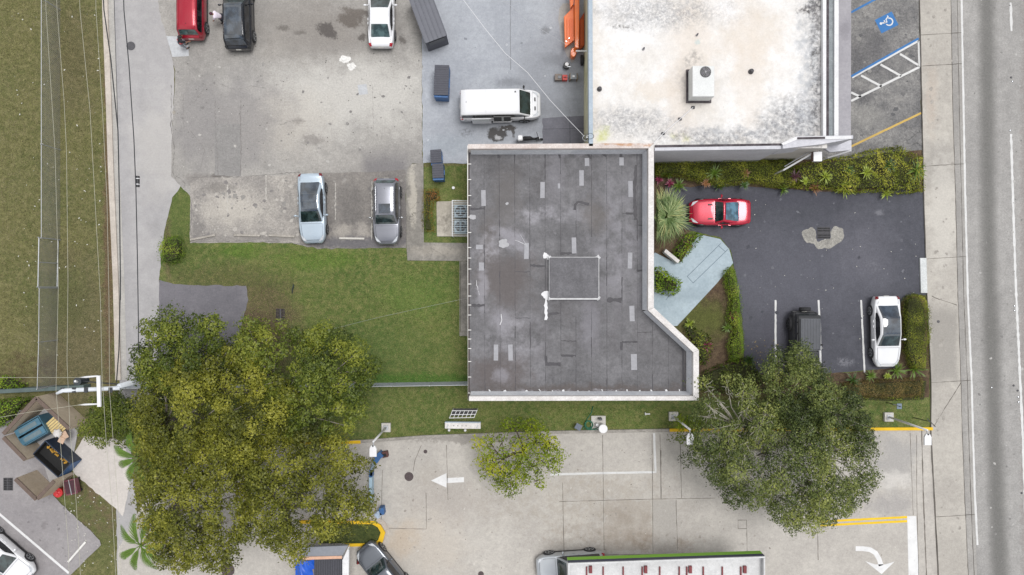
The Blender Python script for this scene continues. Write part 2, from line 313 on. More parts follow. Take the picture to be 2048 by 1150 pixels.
# yard
m_yard = pave('yard_paint', A('b0b4bb'), A('a2a6ae'), A('babec5'), [
    (A('888b92'), 1080, 140, 60, 60, dict(st=.5, soft=.7)), (A('8c8f96'), 960, 250, 120, 30, dict(st=.4, soft=.7)), (A('8b8e95'), 1120, 200, 60, 40, dict(st=.45, soft=.6)),
    (A('777a80'), 1020, 165, 30, 8, dict(st=.5, soft=.7)), (A('6b6c70'), 932, 266, 14, 7, dict(st=.7, soft=.6, brk=6)), (A('83868c'), 1110, 120, 26, 12, dict(st=.6, soft=.6)), (A('838f96'), 900, 290, 50, 20, dict(st=.3, soft=.7)),
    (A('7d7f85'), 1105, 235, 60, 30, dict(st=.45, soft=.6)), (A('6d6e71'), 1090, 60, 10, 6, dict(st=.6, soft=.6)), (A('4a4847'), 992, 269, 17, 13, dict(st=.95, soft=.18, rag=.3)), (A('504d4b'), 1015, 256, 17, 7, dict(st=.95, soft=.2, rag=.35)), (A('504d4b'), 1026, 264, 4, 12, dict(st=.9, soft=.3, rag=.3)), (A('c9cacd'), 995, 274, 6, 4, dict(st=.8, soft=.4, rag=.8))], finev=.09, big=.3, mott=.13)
sheet('yard', [(840, -500), (1180, -500), (1180, 330), (937, 327), (846, 326), (843, 20)], .012, m_yard)
sheet('steel_plate', [(1085, 236), (1150, 232), (1176, 232), (1176, 300), (1085, 300)], .017, pave('dark_slab', A('75757d'), A('6b6b74'), A('80808a'), finev=.1, big=.6))
mb = MB()
for p in ([(1139, 232), (1140, 300), (1140.8, 300), (1139.8, 232)], [(1085, 258), (1176, 256), (1176, 256.7), (1085, 258.7)]): mb.sheet(PX(p), .020)
mb.build('slab_joint', simple('joint_dark', A('4a4a50'), .9))['kind'] = 'structure'
sheet('pale_apron', smoothpoly([(1118, 8), (1150, 4), (1155, 100), (1146, 128), (1138, 118), (1124, 90), (1117, 50)], 1), .0163, pave('apron', A('bdb9b4'), A('aaa7a2'), A('c8c4be'), finev=.12))
mb = MB()
L_, R_ = ribbon(dense(PX([(1021, 0), (1021, 140)]), .4), .05, .02, .6); mb.strip([p + (.0165,) for p in L_], [p + (.0165,) for p in R_])
mb.build('yard_joint', simple('joint_grey', A('8a8c92'), .9))['kind'] = 'structure'
# walkways by the back door
m_walk = pave('walk_concrete', A('8f8b85'), A('78756f'), A('b1aca4'), [(A('c2bcb0'), 826, 390, 7, 60, dict(st=.8, soft=.4)), (A('b8b0a4'), 870, 500, 50, 10, dict(st=.4, soft=.6))], finev=.16, big=.8, crack=.7)
def kerbed(name, pts, z, mat, z0=-.02, bevel=.02):
    o = MB().prism(PX(pts), z0, z).build(name, mat, bevel=bevel); o['kind'] = 'structure'; return o
kerbed('walkway', [(812, 350), (815, 338), (823, 328), (847, 326), (848, 485), (936, 486), (936, 522), (921, 522), (921, 664), (936, 664), (936, 672), (919, 672), (919, 522), (815, 521), (813, 495)], .06, m_walk)
kerbed('walkway_strip', [(921.5, 522.5), (936, 522.5), (936, 663.5), (921.5, 663.5)], .05, m_walk)
m_cond = pave('condenser_slab', A('c2bbae'), A('a49d90'), A('cbc5ba'), [(A('7a746b'), 890, 445, 16, 20, dict(st=.7, soft=.6, brk=4))], finev=.12)
kerbed('equipment_slab', [(873, 403), (936, 402), (936, 473), (874, 473)], .08, m_cond)
# west kerb
m_kerb = pave('kerb_concrete', A('c9bfb4'), A('b3aaa0'), A('d6cdc3'), finev=.1, big=.7)
mb = MB(); kw = [(199, -400), (206, 20), (213, 200), (217, 330), (227, 560), (232, 760)]
L_ = PX(kw); R_ = PX([(x + 11, y) for x, y in kw]); mb.prism(L_ + R_[::-1], -.02, .12)
mb.build('kerb', m_kerb, bevel=.02)['kind'] = 'structure'
m_gut = pave('gutter_concrete', A('b9b6b1'), A('a5a29e'), A('c4c1bb'), finev=.1, big=.7)
L_ = PX([(x + 11, y) for x, y in kw]); R_ = PX([(x + 22, y) for x, y in kw])
MB().sheet(L_ + R_[::-1], .012).build('gutter', m_gut)['kind'] = 'structure'
# front car park, dark asphalt
m_dark = pave('new_asphalt', A('505159'), A('46474f'), A('5b5c64'), [
    (A('6f6f79'), 1560, 560, 160, 90, dict(st=.35, soft=.8)), (A('706f78'), 1730, 500, 50, 60, dict(st=.4, soft=.8)), (A('8b8b92'), 1690, 725, 14, 9, dict(st=.8, soft=.6, brk=7)),
    (A('4e4d57'), 1560, 690, 60, 60, dict(st=.5, soft=.7)), (A('4a4a54'), 1540, 398, 200, 14, dict(st=.5, soft=.5)), (A('84848b'), 1760, 425, 8, 6, dict(st=.6, soft=.6)), (A('78787f'), 1745, 530, 12, 14, dict(st=.5, soft=.6, brk=4))], finev=.17, big=.22, mott=.18, specks=((.5, .48, .45, 1), 3.2, .05, .62))
sheet('front_car_park', [(1330, 372), (1380, 374), (1440, 368), (1560, 378), (1700, 385), (1760, 378), (1849, 384), (1853, 590), (1815, 592), (1801, 606), (1798, 735), (1640, 748), (1490, 748), (1485, 640), (1462, 500), (1440, 474), (1375, 460), (1330, 430)], .012, m_dark)
m_repair = pave('drain_repair', A('a19e97'), A('7d7b77'), A('b3b0a8'), finev=.25, big=1.5, mott=.3)
mb = MB()
mb.sheet(jagged(PX(smoothpoly([(1603, 463), (1612, 455), (1624, 456), (1632, 462), (1632, 480), (1640, 484), (1662, 478), (1661, 455), (1680, 452), (1690, 464), (1686, 480), (1670, 492), (1650, 499), (1634, 496), (1626, 487), (1614, 486), (1606, 476)])), .06, .12), .0165)
mb.build('drain_surround', m_repair)['kind'] = 'structure'
m_blue = pave('painted_walk', A('b3c3cc'), A('a3b3bd'), A('bfced6'), [(A('94a3ac'), 1380, 590, 50, 12, dict(st=.35, soft=.7)), (A('8ea0aa'), 1325, 560, 16, 60, dict(st=.4, soft=.6))], finev=.05, big=.5)
kerbed('entrance_path', [(1395, 468), (1440, 478), (1458, 498), (1466, 526), (1434, 566), (1354, 652), (1310, 652), (1290, 520), (1310, 505), (1350, 525), (1362, 524)], .05, m_blue)
mb = MB()
for a, b in (((1441, 487), (1374, 553)), ((1456, 498), (1386, 566)), ((1374, 553), (1386, 566)), ((1350, 578), (1331, 600)), ((1437, 492), (1450, 503))):
    L_, R_ = ribbon(PX([a, b]), .035); mb.strip([p + (.055,) for p in L_], [p + (.055,) for p in R_])
mb.build('path_joint', simple('joint_blue', A('6b7a86'), .9))['kind'] = 'structure'
# accessible parking north-east
m_ne = pave('worn_asphalt', A('838180'), A('606062'), A('a3a19d'), [(A('57565a'), 1745, 110, 50, 40, dict(st=.5, soft=.7)), (A('4f4d52'), 1720, 190, 40, 14, dict(st=.5, soft=.6)), (A('a09e99'), 1735, 235, 36, 20, dict(st=.5, soft=.7))], finev=.26, big=.55, crack=.8, warp=1.2, mott=.38)
sheet('side_car_park', [(1600, -500), (1832, -500), (1838, 0), (1842, 220), (1846, 300), (1700, 318), (1600, 318)], .0125, m_ne)
def lines(name, segs, w, mat, z, jit=0, wj=0, step=.25):
    mb = MB()
    for s_ in segs:
        L_, R_ = ribbon(dense(PX(s_), step), w, jit, wj); mb.strip([p + (z,) for p in L_], [p + (z,) for p in R_])
    o = mb.build(name, mat); o['kind'] = 'structure'; return o
def paint(name, hx, wear=.35):
    t = NT(name); n = t.noise(7, 8, .8); c = t.mix(t.rng(n.outputs['Fac'], .58, .66, 0, wear), A(hx), A('8b8984')); c = t.mix(1, c, t.rng(t.noise(1.5, 5).outputs['Fac'], .3, .7, .9, 1.08), 'MULTIPLY'); MATS[name] = t.done(c, .8); return MATS[name]
p_white = paint('white_paint', 'e6e6e6'); p_old = paint('worn_white_paint', 'dcdcdb', .8); p_blue = paint('blue_paint', '3a79b8', .6); p_yel = paint('yellow_paint', 'f2c81e', .4); p_dull = paint('dull_yellow_paint', 'cfae5e', .5)
lines('white_parking_lines', [[(1704, 155), (1836, 82)], [(1702, 202), (1839, 134)], [(1837, 82), (1839, 134)], [(1800, 108), (1836, 130)], [(1761, 129), (1802, 152)], [(1722, 151), (1763, 173)], [(1702, 185), (1722, 194)]], .15, p_old, .0175, .006)
lines('blue_parking_lines', [[(1702, 153), (1837, 77)], [(1702, 25), (1757, -5)]], .14, p_blue, .0215, .006)
lines('yellow_parking_line', [[(1702, 293), (1842, 226)]], .14, p_dull, .0175, .006)
lines('white_bay_line', [[(1551, 600), (1551, 728)], [(1637, 600), (1640, 660), (1641, 728)]], .13, p_old, .0165, .008, .12, .2)
lines('white_bay_line', [[(1722, 600), (1725, 660), (1729, 745)]], .12, p_old, .0165, .008, .12, .2)
a_ = R(27)
def rot2(x, y, a, cx, cy): return (cx + x * math.cos(a) - y * math.sin(a), cy - (x * math.sin(a) + y * math.cos(a)))
mb = MB().sheet(PX([rot2(x, y, a_, 1773, 45) for x, y in ((-19, -15), (19, -15), (19, 15), (-19, 15))]), .0175); mb.build('blue_symbol_square', p_blue)['kind'] = 'structure'
def sym(x, y): return rot2(x, y, R(27 + 90), 1773, 45)
segs = [[sym(*p) for p in ([(3, 8.4), (1.5, 5), (.5, -1), (6, -1.5), (9, -8), (11.5, -7)])], [sym(*p) for p in ((.8, 3), (6, 2.6))],
        [sym(-1 + 7.2 * math.cos(R(t)), -5 + 7.2 * math.sin(R(t))) for t in range(105, 350, 12)]]
mb = MB()
for s_ in segs: L_, R_ = ribbon(PX(s_), .085); mb.strip([p + (.0215,) for p in L_], [p + (.0215,) for p in R_])
mb.sheet(PX([sym(3.2 + 2.6 * math.cos(R(t)), 11.2 + 2.6 * math.sin(R(t))) for t in range(0, 360, 24)]), .0215)
mb.build('wheelchair_symbol', p_white)['kind'] = 'structure'
# sidewalk, kerb, road
m_side = pave('sidewalk_concrete', A('bab5ad'), A('aaa59e'), A('c6c1b8'), [
    (A('9b9791'), 1885, 690, 26, 70, dict(st=.8, soft=.25, rect=True)), (A('9c9893'), 1880, 330, 26, 40, dict(st=.6, soft=.4, rect=True)), (A('d2cec6'), 1885, 420, 26, 110, dict(st=.5, soft=.4)), (A('bba898'), 1860, 200, 12, 60, dict(st=.35, soft=.7))], finev=.11, big=.3)
m_side2 = pave('gutter_pan', A('a7a4a0'), A('999692'), A('b4b1ac'), [(A('8a8886'), 1912, 400, 8, 900, dict(st=.3, soft=.5, rot=1.4))], finev=.12, big=.5)
sw = [(1831, -600), (1838, 0), (1843, 220), (1846, 380), (1853, 590), (1861, 760), (1861, 870), (1867, 980), (1875, 1130), (1895, 1500)]
sj = [(1892, -600), (1900, 0), (1904, 220), (1909, 380), (1914, 590), (1920, 760), (1923, 870), (1927, 980), (1934, 1130), (1950, 1500)]
gu = [(1908, -600), (1920, 0), (1924, 220), (1927, 380), (1932, 590), (1940, 760), (1943, 870), (1946, 980), (1952, 1130), (1968, 1500)]
mb = MB().prism(PX(sw) + PX(sj)[::-1], -.02, .1); mb.build('sidewalk', m_side, bevel=.015)['kind'] = 'structure'
MB().prism(PX(sj) + PX(gu)[::-1], -.02, .085).build('kerb', m_side2, bevel=.02)['kind'] = 'structure'
m_road = pave('road_asphalt', A('a3a19e'), A('949290'), A('aeaca9'), [
    (A('6b6a67'), 1974, 90, 15, 420, dict(rag=.12, st=.8, soft=.75, rot=.3)), (A('696865'), 1984, 700, 16, 360, dict(rag=.12, st=.8, soft=.75, rot=1.6)), (A('6b6a67'), 1999, 1120, 17, 220, dict(rag=.12, st=.8, soft=.75, rot=2.2)), (A('8f8582'), 2055, 600, 14, 900, dict(st=.5, soft=.3))], finev=.2, big=.15, warp=.25, mott=.16)
MB().sheet(PX([(1880, -600), (2900, -600), (2900, 1700), (1880, 1700)]), .003).build('road', m_road)['kind'] = 'structure'
ln = [(x + 3, y) for x, y in gu]
lines('road_edge_line', [ln[:4] + [(1935.5, 590), (1943, 760), (1946, 870), (1949, 980), (1955, 1090)]], .14, p_old, .0075, .008, .2)
lines('road_lane_line', [[(2023.5, -600), (2022, -100)], [(2021, 5), (2023, 62)], [(2022, 268), (2026, 400), (2031, 560), (2045, 860), (2055, 1150), (2070, 1500)]], .16, p_old, .0075, .01, .3)
mb = MB()
for y in (68, 130, 330, 515, 762, 1030): 
    x0 = np.interp(y, [p[1] for p in sw], [p[0] for p in sw]); x1 = np.interp(y, [p[1] for p in gu], [p[0] for p in gu])
    L_, R_ = ribbon(dense(PX([(x0, y + 3), (x1, y - 2)]), .3), .03, .01, .5); mb.strip([p + (.104,) for p in L_], [p + (.104,) for p in R_])
L_, R_ = ribbon(dense(PX([(1862, 592), (1875, 598), (1912, 610)]), .2), .035, .015, .5); mb.strip([p + (.104,) for p in L_], [p + (.104,) for p in R_])
L_, R_ = ribbon(dense(PX([(1920, 765), (1898, 800), (1866, 852)]), .2), .035, .015, .5); mb.strip([p + (.104,) for p in L_], [p + (.104,) for p in R_])
for q, z_ in ((sj, .104), (sw, .104), ([((x0 + x1) / 2 + 3, y) for (x0, y), (x1, _) in zip(sj, gu)], .089)):
    L_, R_ = ribbon(dense(PX(q), .4), .035, .01, .5); mb.strip([p + (z_,) for p in L_], [p + (z_,) for p in R_])
mb.build('sidewalk_joint', simple('joint_brown', A('5d5852'), .95))['kind'] = 'structure'
kerbed('driveway_kerb', [(1838, 516), (1851, 516), (1853, 586), (1840, 586)], .14, pave('white_kerb', A('d9dcdc'), A('c2c6c6'), A('e2e5e5'), finev=.15))
# gas station forecourt
m_gas = pave('forecourt_concrete', A('bfbab3'), A('b0aba5'), A('cbc6be'), [
    (A('a59c8f'), 1140, 1010, 170, 40, dict(st=.45, soft=.7, brk=1.2, rag=.9)), (A('a79d90'), 1210, 965, 110, 22, dict(st=.5, soft=.7, brk=1.5, rag=.9)), (A('9a8f82'), 1150, 1070, 60, 22, dict(st=.5, soft=.7, brk=1.5, rag=.9)), (A('8f8376'), 1240, 1075, 70, 14, dict(st=.6, soft=.7, brk=1.2, rag=.9)), (A('a59c91'), 1255, 1050, 46, 50, dict(st=.45, soft=.04, rect=True)), (A('94897c'), 1255, 1045, 50, 30, dict(st=.5, soft=.5, brk=.9, rag=.9)), (A('8a7a68'), 1330, 1085, 60, 22, dict(st=.7, soft=.6, brk=1.6)),
    (A('aaa69f'), 1390, 1060, 60, 30, dict(st=.5, soft=.6, brk=1.1, rag=.9)), (A('aba7a1'), 1329, 1056, 24, 56, dict(st=.7, soft=.05, rect=True, vec=None)), (A('b89a74'), 805, 1080, 30, 30, dict(st=.45, soft=.7)), (A('a9a19a'), 900, 1000, 90, 40, dict(st=.4, soft=.7)),
    (A('a3a19f'), 1790, 920, 40, 50, dict(st=.7, soft=.6)), (A('d9d5cf'), 1790, 960, 34, 16, dict(st=.6, soft=.6)), (A('9f9c9b'), 1780, 1010, 40, 20, dict(st=.6, soft=.6)), (A('8f8a84'), 955, 878, 120, 8, dict(st=.7, soft=.4, rot=1.5)), (A('a0988e'), 860, 950, 30, 20, dict(st=.3, soft=.7)), (A('c9bfb2'), 850, 1090, 70, 60, dict(st=.5, soft=.7))], finev=.1, big=.3, warp=1.3, mott=.13)
sheet('forecourt', [(600, 884), (728, 884), (990, 868), (1340, 862), (1868, 858), (1868, 980), (1876, 1130), (1895, 1500), (236, 1500), (236, 1100), (300, 980), (420, 900)], .0165, m_gas, jag=.012)
mb = MB()
def joint(pts, w=.035, z=.0205, j=.008):
    L_, R_ = ribbon(dense(PX(pts), .3), w, j, .5); mb.strip([p + (z,) for p in L_], [p + (z,) for p in R_])
for s_ in ([(893, 890), (896, 1000)], [(765, 940), (762, 1056), (853, 1058), (852, 985)], [(1125, 965), (1128, 1110)], [(1205, 870), (1208, 1100)], [(1304, 868), (1306, 1115)], [(1352, 1000), (1355, 1100)],
           [(1118, 1003), (1304, 998), (1430, 996)], [(1322, 900), (1322, 996)], [(1493, 1040), (1494, 1105)], [(1635, 1065), (1636, 1120)], [(1320, 868), (1322, 998)], [(843, 890), (830, 920), (826, 945)], [(1205, 1110), (1420, 1107), (1495, 1106)], [(1476, 1040), (1493, 1040)], [(1476, 1040), (1476, 1057), (1493, 1057)], [(1833, 870), (1833, 980), (1837, 1150)], [(1867, 860), (1869, 1000), (1876, 1180)], [(1820, 866), (1826, 1030)], [(1360, 866), (1363, 996)]): joint(s_)
joint([(1843, 860), (1846, 980), (1853, 1160), (1860, 1300)], .07)
mb.build('concrete_joint', simple('joint_concrete', A('77716a'), .95))['kind'] = 'structure'
lines('white_bay_line', [[(1100, 949), (1200, 946), (1311, 944), (1308, 866)]], .15, p_old, .0205, .006)
lines('yellow_double_line', [[(1640, 1043), (1814, 1034)], [(1640, 1051), (1814, 1042)]], .15, p_yel, .0205, .006)
mb = MB().sheet(PX([(1814, 1032), (1832, 1032), (1838, 1160), (1817, 1160)]), .0205); mb.build('stop_bar', p_white)['kind'] = 'structure'
mb = MB().sheet(PX([(862, 961), (893, 946), (893, 975)]), .0205).sheet(PX([(893.5, 956), (928, 954), (928, 964), (893.5, 966)]), .0205); mb.build('straight_arrow_marking', p_white)['kind'] = 'structure'
arc = [(1711, 1097), (1725, 1097), (1740, 1099), (1751, 1106), (1758, 1118), (1762, 1131)]
L_, R_ = ribbon(PX(arc), .33); mb = MB().strip([p + (.0205,) for p in L_], [p + (.0205,) for p in R_]); mb.sheet(PX([(1730, 1122), (1750, 1128.5), (1770, 1128.5), (1789, 1123), (1763, 1148)]), .0205)
mb.build('turn_arrow_marking', p_white)['kind'] = 'structure'
mk2 = pave('old_kerb', A('a7a29b'), A('8a857f'), A('b7b2aa'), finev=.2, big=1)
kp = [(600, 886), (728, 882), (850, 873), (990, 868), (1110, 864), (1338, 860)]
mb = MB().prism(PX([(x, y - 3) for x, y in kp] + [(x, y + 3) for x, y in kp[::-1]]), -.02, .13); mb.build('kerb', mk2, bevel=.02)['kind'] = 'structure'
mk3 = paint('yellow_kerb_paint', 'efc21c', .5)
mb = MB().prism(PX([(1338.5, 856.8), (1864, 854), (1864, 860), (1338.5, 863)]), -.02, .135); mb.build('kerb', mk3, bevel=.02)['kind'] = 'structure'
mb = MB().prism(PX([(600, 889.5), (722, 886.5), (722, 880), (600, 883)]), -.02, .14); mb.build('kerb', mk3, bevel=.02)['kind'] = 'structure'
# south-west corner: bin store apron, car park
m_cream = pave('bin_apron_concrete', A('d5cec8'), A('c8c1bb'), A('ded8d2'), finev=.06, big=.4)
sheet('bin_apron', [(138, 925), (170, 870), (250, 880), (262, 960), (246, 1032), (235, 1020), (150, 948)], .0225, m_cream)
m_sw = pave('south_west_asphalt', A('9a9697'), A('8c888a'), A('a6a2a2'), [(A('7c7778'), 90, 1050, 6, 8, dict(st=.6, soft=.6)), (A('817c7d'), 60, 1120, 30, 40, dict(st=.4, soft=.7)), (A('6e6a6b'), 28, 1085, 10, 6, dict(st=.6, soft=.6))], finev=.09, big=.35)
sheet('south_west_car_park', [(-500, 820), (100, 820), (150, 925), (105, 990), (200, 1080), (202, 1090), (140, 1152), (100, 1300), (-500, 1300)], .0185, m_sw)
lines('white_bay_line', [[(-60, 975), (10, 1037), (138, 1146)]], .16, p_white, .0225, .005)

# drips, oil spots and scuffs: thin irregular stains, each on its own level
zc_ = [0]
def stains(name, poly, n, r, z, hexes, seed, elong=1.6):
    rr = random.Random(seed); pl = PX(poly); xs = [p[0] for p in pl]; ys = [p[1] for p in pl]; mats = [simple('stain_' + h, A(h), .85, var=.2, scale=6) for h in hexes]; mbs = [MB() for _ in mats]
    def ins(x, y):
        c = False; j = len(pl) - 1
        for i in range(len(pl)):
            if (pl[i][1] > y) != (pl[j][1] > y) and x < (pl[j][0] - pl[i][0]) * (y - pl[i][1]) / (pl[j][1] - pl[i][1]) + pl[i][0]: c = not c
            j = i
        return c
    k = 0
    while k < n:
        x, y = rr.uniform(min(xs), max(xs)), rr.uniform(min(ys), max(ys))
        if not ins(x, y): continue
        k += 1; q = r * rr.uniform(.3, 1) ** 2.2 + .015; e = rr.uniform(1, elong); P = blotch(x, y, q * e, q, 20, .3, rr.uniform(0, 3.1)); mbs[k % len(mbs)].sheet(P, z + k * .00003)
    for m_, mb_ in zip(mats, mbs): mb_.build(name, m_)['kind'] = 'structure'
stains('oil_spot', [(1495, 390), (1840, 395), (1845, 580), (1790, 600), (1715, 740), (1495, 740), (1480, 560)], 70, .09, .0168, ['484951', '62636b', '6b6c73'], 1)
stains('oil_spot', [(350, 110), (840, 110), (840, 320), (360, 340)], 110, .08, .0140, ['979491', '858280', 'b9b6b1'], 2)
stains('oil_spot', [(385, 365), (595, 360), (598, 480), (385, 475)], 120, .13, .0140, ['93908c', '85817f', 'b8b3ac'], 3)
stains('oil_spot', [(610, 350), (805, 350), (805, 490), (610, 480)], 70, .12, .0140, ['7a7674', '817d7a', '999590'], 4)
stains('oil_spot', [(780, 900), (1350, 885), (1380, 1000), (1820, 1080), (1810, 1140), (800, 1140)], 130, .06, .0208, ['aaa49d', '9c958e', 'c9c4bd'], 5)
stains('oil_spot', [(1710, 20), (1830, 20), (1838, 290), (1710, 300)], 60, .14, .0145, ['6f6e6e', '5f5f61', '8f8d8a'], 6)
stains('oil_spot', [(1850, 10), (1900, 10), (1910, 600), (1930, 1130), (1880, 1130), (1862, 600)], 90, .1, .1042, ['a09b94', 'aaa59e'], 7)
stains('oil_spot', [(1935, 0), (2046, 0), (2046, 1150), (1965, 1150)], 90, .07, .0078, ['8b8987', '7f7d7b', 'b5b3b0'], 8)
stains('oil_spot', [(850, 100), (1110, 20), (1120, 220), (1080, 270), (850, 310)], 50, .07, .0138, ['9a9ea5', '8b8f96', 'c2c5cb'], 9)
stains('oil_spot', [(10, 930), (110, 990), (195, 1085), (130, 1140), (20, 1030)], 30, .07, .0232, ['888485', '7d797a'], 10)
# ------------------------------------------------------------------ main building
RZ, PZ = 3.7, 5.0
def bld_patch(*a, **k): return (*a, k)
m_roof = pave('roof_felt', A('6b6a6d'), A('565557'), A('868588'), [
    (A('a2a0a6'), 1080, 430, 60, 14, dict(st=.7, soft=.8, brk=1.3, h=RZ)), (A('a2a0a6'), 1030, 690, 50, 60, dict(st=.7, soft=.8, brk=1.1, h=RZ)), (A('9b99a0'), 1230, 500, 60, 120, dict(st=.5, soft=.8, brk=1, h=RZ)), (A('4f4b4d'), 1150, 650, 150, 60, dict(st=.5, soft=.8, brk=1, h=RZ)), (A('4b4748'), 1060, 350, 100, 40, dict(st=.4, soft=.8, brk=1.2, h=RZ)), (A('5f5857'), 1010, 560, 50, 50, dict(st=.8, soft=.6, h=RZ)), (A('5e5655'), 1000, 745, 55, 30, dict(st=.8, soft=.6, h=RZ)), (A('64605f'), 1015, 400, 24, 60, dict(st=.7, soft=.7, h=RZ)), (A('655f5b'), 1190, 430, 20, 30, dict(st=.6, soft=.7, h=RZ)), (A('635d5b'), 975, 480, 16, 50, dict(st=.6, soft=.7, h=RZ)),
    (A('5a524f'), 1170, 780, 230, 9, dict(st=.8, soft=.8, h=RZ)), (A('5f5a5a'), 1370, 740, 8, 50, dict(st=.7, soft=.7, h=RZ)), (A('a3a1a7'), 975, 500, 20, 22, dict(st=.7, soft=.6, brk=1.4, h=RZ)), (A('9b99a0'), 1025, 480, 36, 14, dict(st=.7, soft=.7, rot=-30, h=RZ)), (A('a09ea5'), 966, 580, 9, 40, dict(st=.6, soft=.7, h=RZ)),
    (A('97959c'), 1000, 640, 14, 20, dict(st=.6, soft=.7, h=RZ)), (A('96949b'), 1000, 752, 12, 12, dict(st=.6, soft=.7, h=RZ)), (A('8f8d94'), 1110, 345, 14, 50, dict(st=.35, soft=.8, h=RZ)), (A('8b8990'), 1180, 650, 14, 40, dict(st=.5, soft=.7, h=RZ)), (A('9b999f'), 1180, 302, 110, 5, dict(st=.8, soft=.8, h=RZ)), (A('a5a4aa'), 1120, 786, 170, 4, dict(st=.7, soft=.7, brk=2, h=RZ)), (A('8d8b92'), 1330, 650, 30, 8, dict(st=.6, soft=.7, rot=-42, h=RZ))],
    finev=.1, big=.5, warp=1.3, rough=.75, mott=.27)
m_wallw = simple('wall_render', A('c9c4bd'), .9, var=.08, scale=.8, bump=.1)
m_cap = pave('parapet_coping', A('e2dedc'), A('c9c3bf'), A('f2f0ee'), finev=.14, big=1.3)
m_capn = pave('rusty_coping', A('d9cfca'), A('c3b3ab'), A('ece6e2'), [(A('c08a58'), 1250, 289, 50, 3, dict(st=.8, soft=.5, brk=2, h=PZ))], finev=.16, big=1.5)
m_inner = pave('parapet_inner', A('dfe1e6'), A('c3c7cf'), A('f0f1f4'), finev=.1, big=.9)
m_tar = simple('tar', A('403e43'), .6, var=.3, scale=3); m_fix = simple('roof_tape', A('a3a3a8'), .7, var=.12, scale=5); m_seal = simple('white_sealant', A('e4e4e6'), .7, var=.1, scale=5)
outer = PX([(938, 288), (1308, 286), (1308, 615), (1398, 700), (1398, 800), (938, 801)], PZ)
B = thing('flat_roof_building', 'flat grey felt roofed building with white parapets beside the green lawn', 'building', (W(1150, 560)[0], W(1150, 560)[1], 0))
walls_in = PX([(941, 292), (1304, 290), (1304, 617), (1394, 702), (1394, 796), (941, 797)], PZ)
MB().prism(walls_in, 0, RZ - .01).build('wall', m_wallw, B, world=True)
roofp = PX([(939, 296), (1302, 294), (1302, 620), (1390, 703), (1390, 795), (939, 795)], RZ)
MB().prism(roofp, RZ - .15, RZ).build('roof', m_roof, B, world=True)
def coping(a, b, a2, b2, mat):
    MB().prism(PX([a, b, a2, b2], PZ), RZ - .3, PZ).build('parapet', mat, B, world=True, bevel=.02)
coping((936, 288), (1308, 286), (1297, 296.5), (936, 297.5), m_capn)
coping((1308, 286), (1308, 615), (1296, 620), (1296.8, 296.7), m_cap)
coping((1308, 615.2), (1398, 700), (1386.6, 704.6), (1296, 620.4), m_cap)
coping((1398, 700.2), (1398, 800.5), (1386.6, 792), (1386.6, 705), m_cap)
coping((1398, 801), (938, 802), (938, 792.6), (1386.4, 792.3), m_cap)
for a, b in (((940, 297.8), (1296, 297)), ((1295.6, 298), (1295.6, 621)), ((1295.6, 621.4), (1386, 705)), ((1385.8, 706), (1385.8, 791.5)), ((940, 792), (1385, 791.8))):
    # cant strip sloping from the parapet down to the felt
    wa, wb_ = Vector(W(*a, PZ)), Vector(W(*b, PZ)); t_ = (wb_ - wa).normalized(); n_ = Vector((-t_.y, t_.x, 0)); c_ = Vector(W(1150, 560)); n_ = n_ if n_.dot(c_ - wa) > 0 else -n_
    wa.z = wb_.z = RZ + .9; q = [wa - n_ * .02, wb_ - n_ * .02, wb_ + n_ * .12 - Vector((0, 0, .89)), wa + n_ * .12 - Vector((0, 0, .89))]
    MB().add([tuple(p) for p in q], [(0, 1, 2, 3)]).build('flashing', m_inner, B, world=True)
# tarred felt seams
mb = MB()
sx = [(968, 970), (998, 1001), (1029, 1031), (1059, 1061), (1090, 1091), (1121, 1122), (1152, 1152), (1183, 1183), (1213, 1214), (1244, 1244), (1274, 1275), (None, 1305), (None, 1337), (None, 1365)]
for i, (xa, xb) in enumerate(sx):
    y0 = 308 if xa else {1305: 640, 1337: 665, 1365: 694}[xb]; xa = xa or xb; y = y0
    while y < 784:
        y1 = min(784, y + rnd.uniform(12, 60)); inside = 1092 < xa < 1200
        if not (inside and y1 > 512 and y < 600):
            f = lambda yy: xa + (xb - xa) * (yy - 300) / 490
            w = rnd.choice([.012, .016, .02, .03, .03, .055]); L_, R_ = ribbon(dense(PX([(f(y), y), (f(y1), y1)], RZ), .22), w, .012, .6)
            mb.strip([p + (RZ + .004,) for p in L_], [p + (RZ + .004,) for p in R_])
        y = y1
hz = [(1063, 1090, 405 + 0), (1152, 1183, 410), (1245, 1275, 427), (1214, 1244, 600), (1030, 1061, 636), (1275, 1305, 665), (1244, 1275, 684), (1122, 1152, 681), (1122, 1152, 711), (1092, 1122, 726), (941, 970, 418), (941, 970, 611), (1060, 1092, 531), (1274, 1296, 541), (1098, 1122, 628), (1274, 1290, 450), (1340, 1352, 670), (1367, 1386, 728), (1030, 1060, 543), (1120, 1152, 507)]
for x0, x1, y in hz[1:]:
    L_, R_ = ribbon(dense(PX([(x0, y), (x1, y + rnd.uniform(-2, 2))], RZ), .12), rnd.choice([.05, .03, .12, .16]), .02, .6); mb.strip([p + (RZ + .008,) for p in L_], [p + (RZ + .008,) for p in R_])
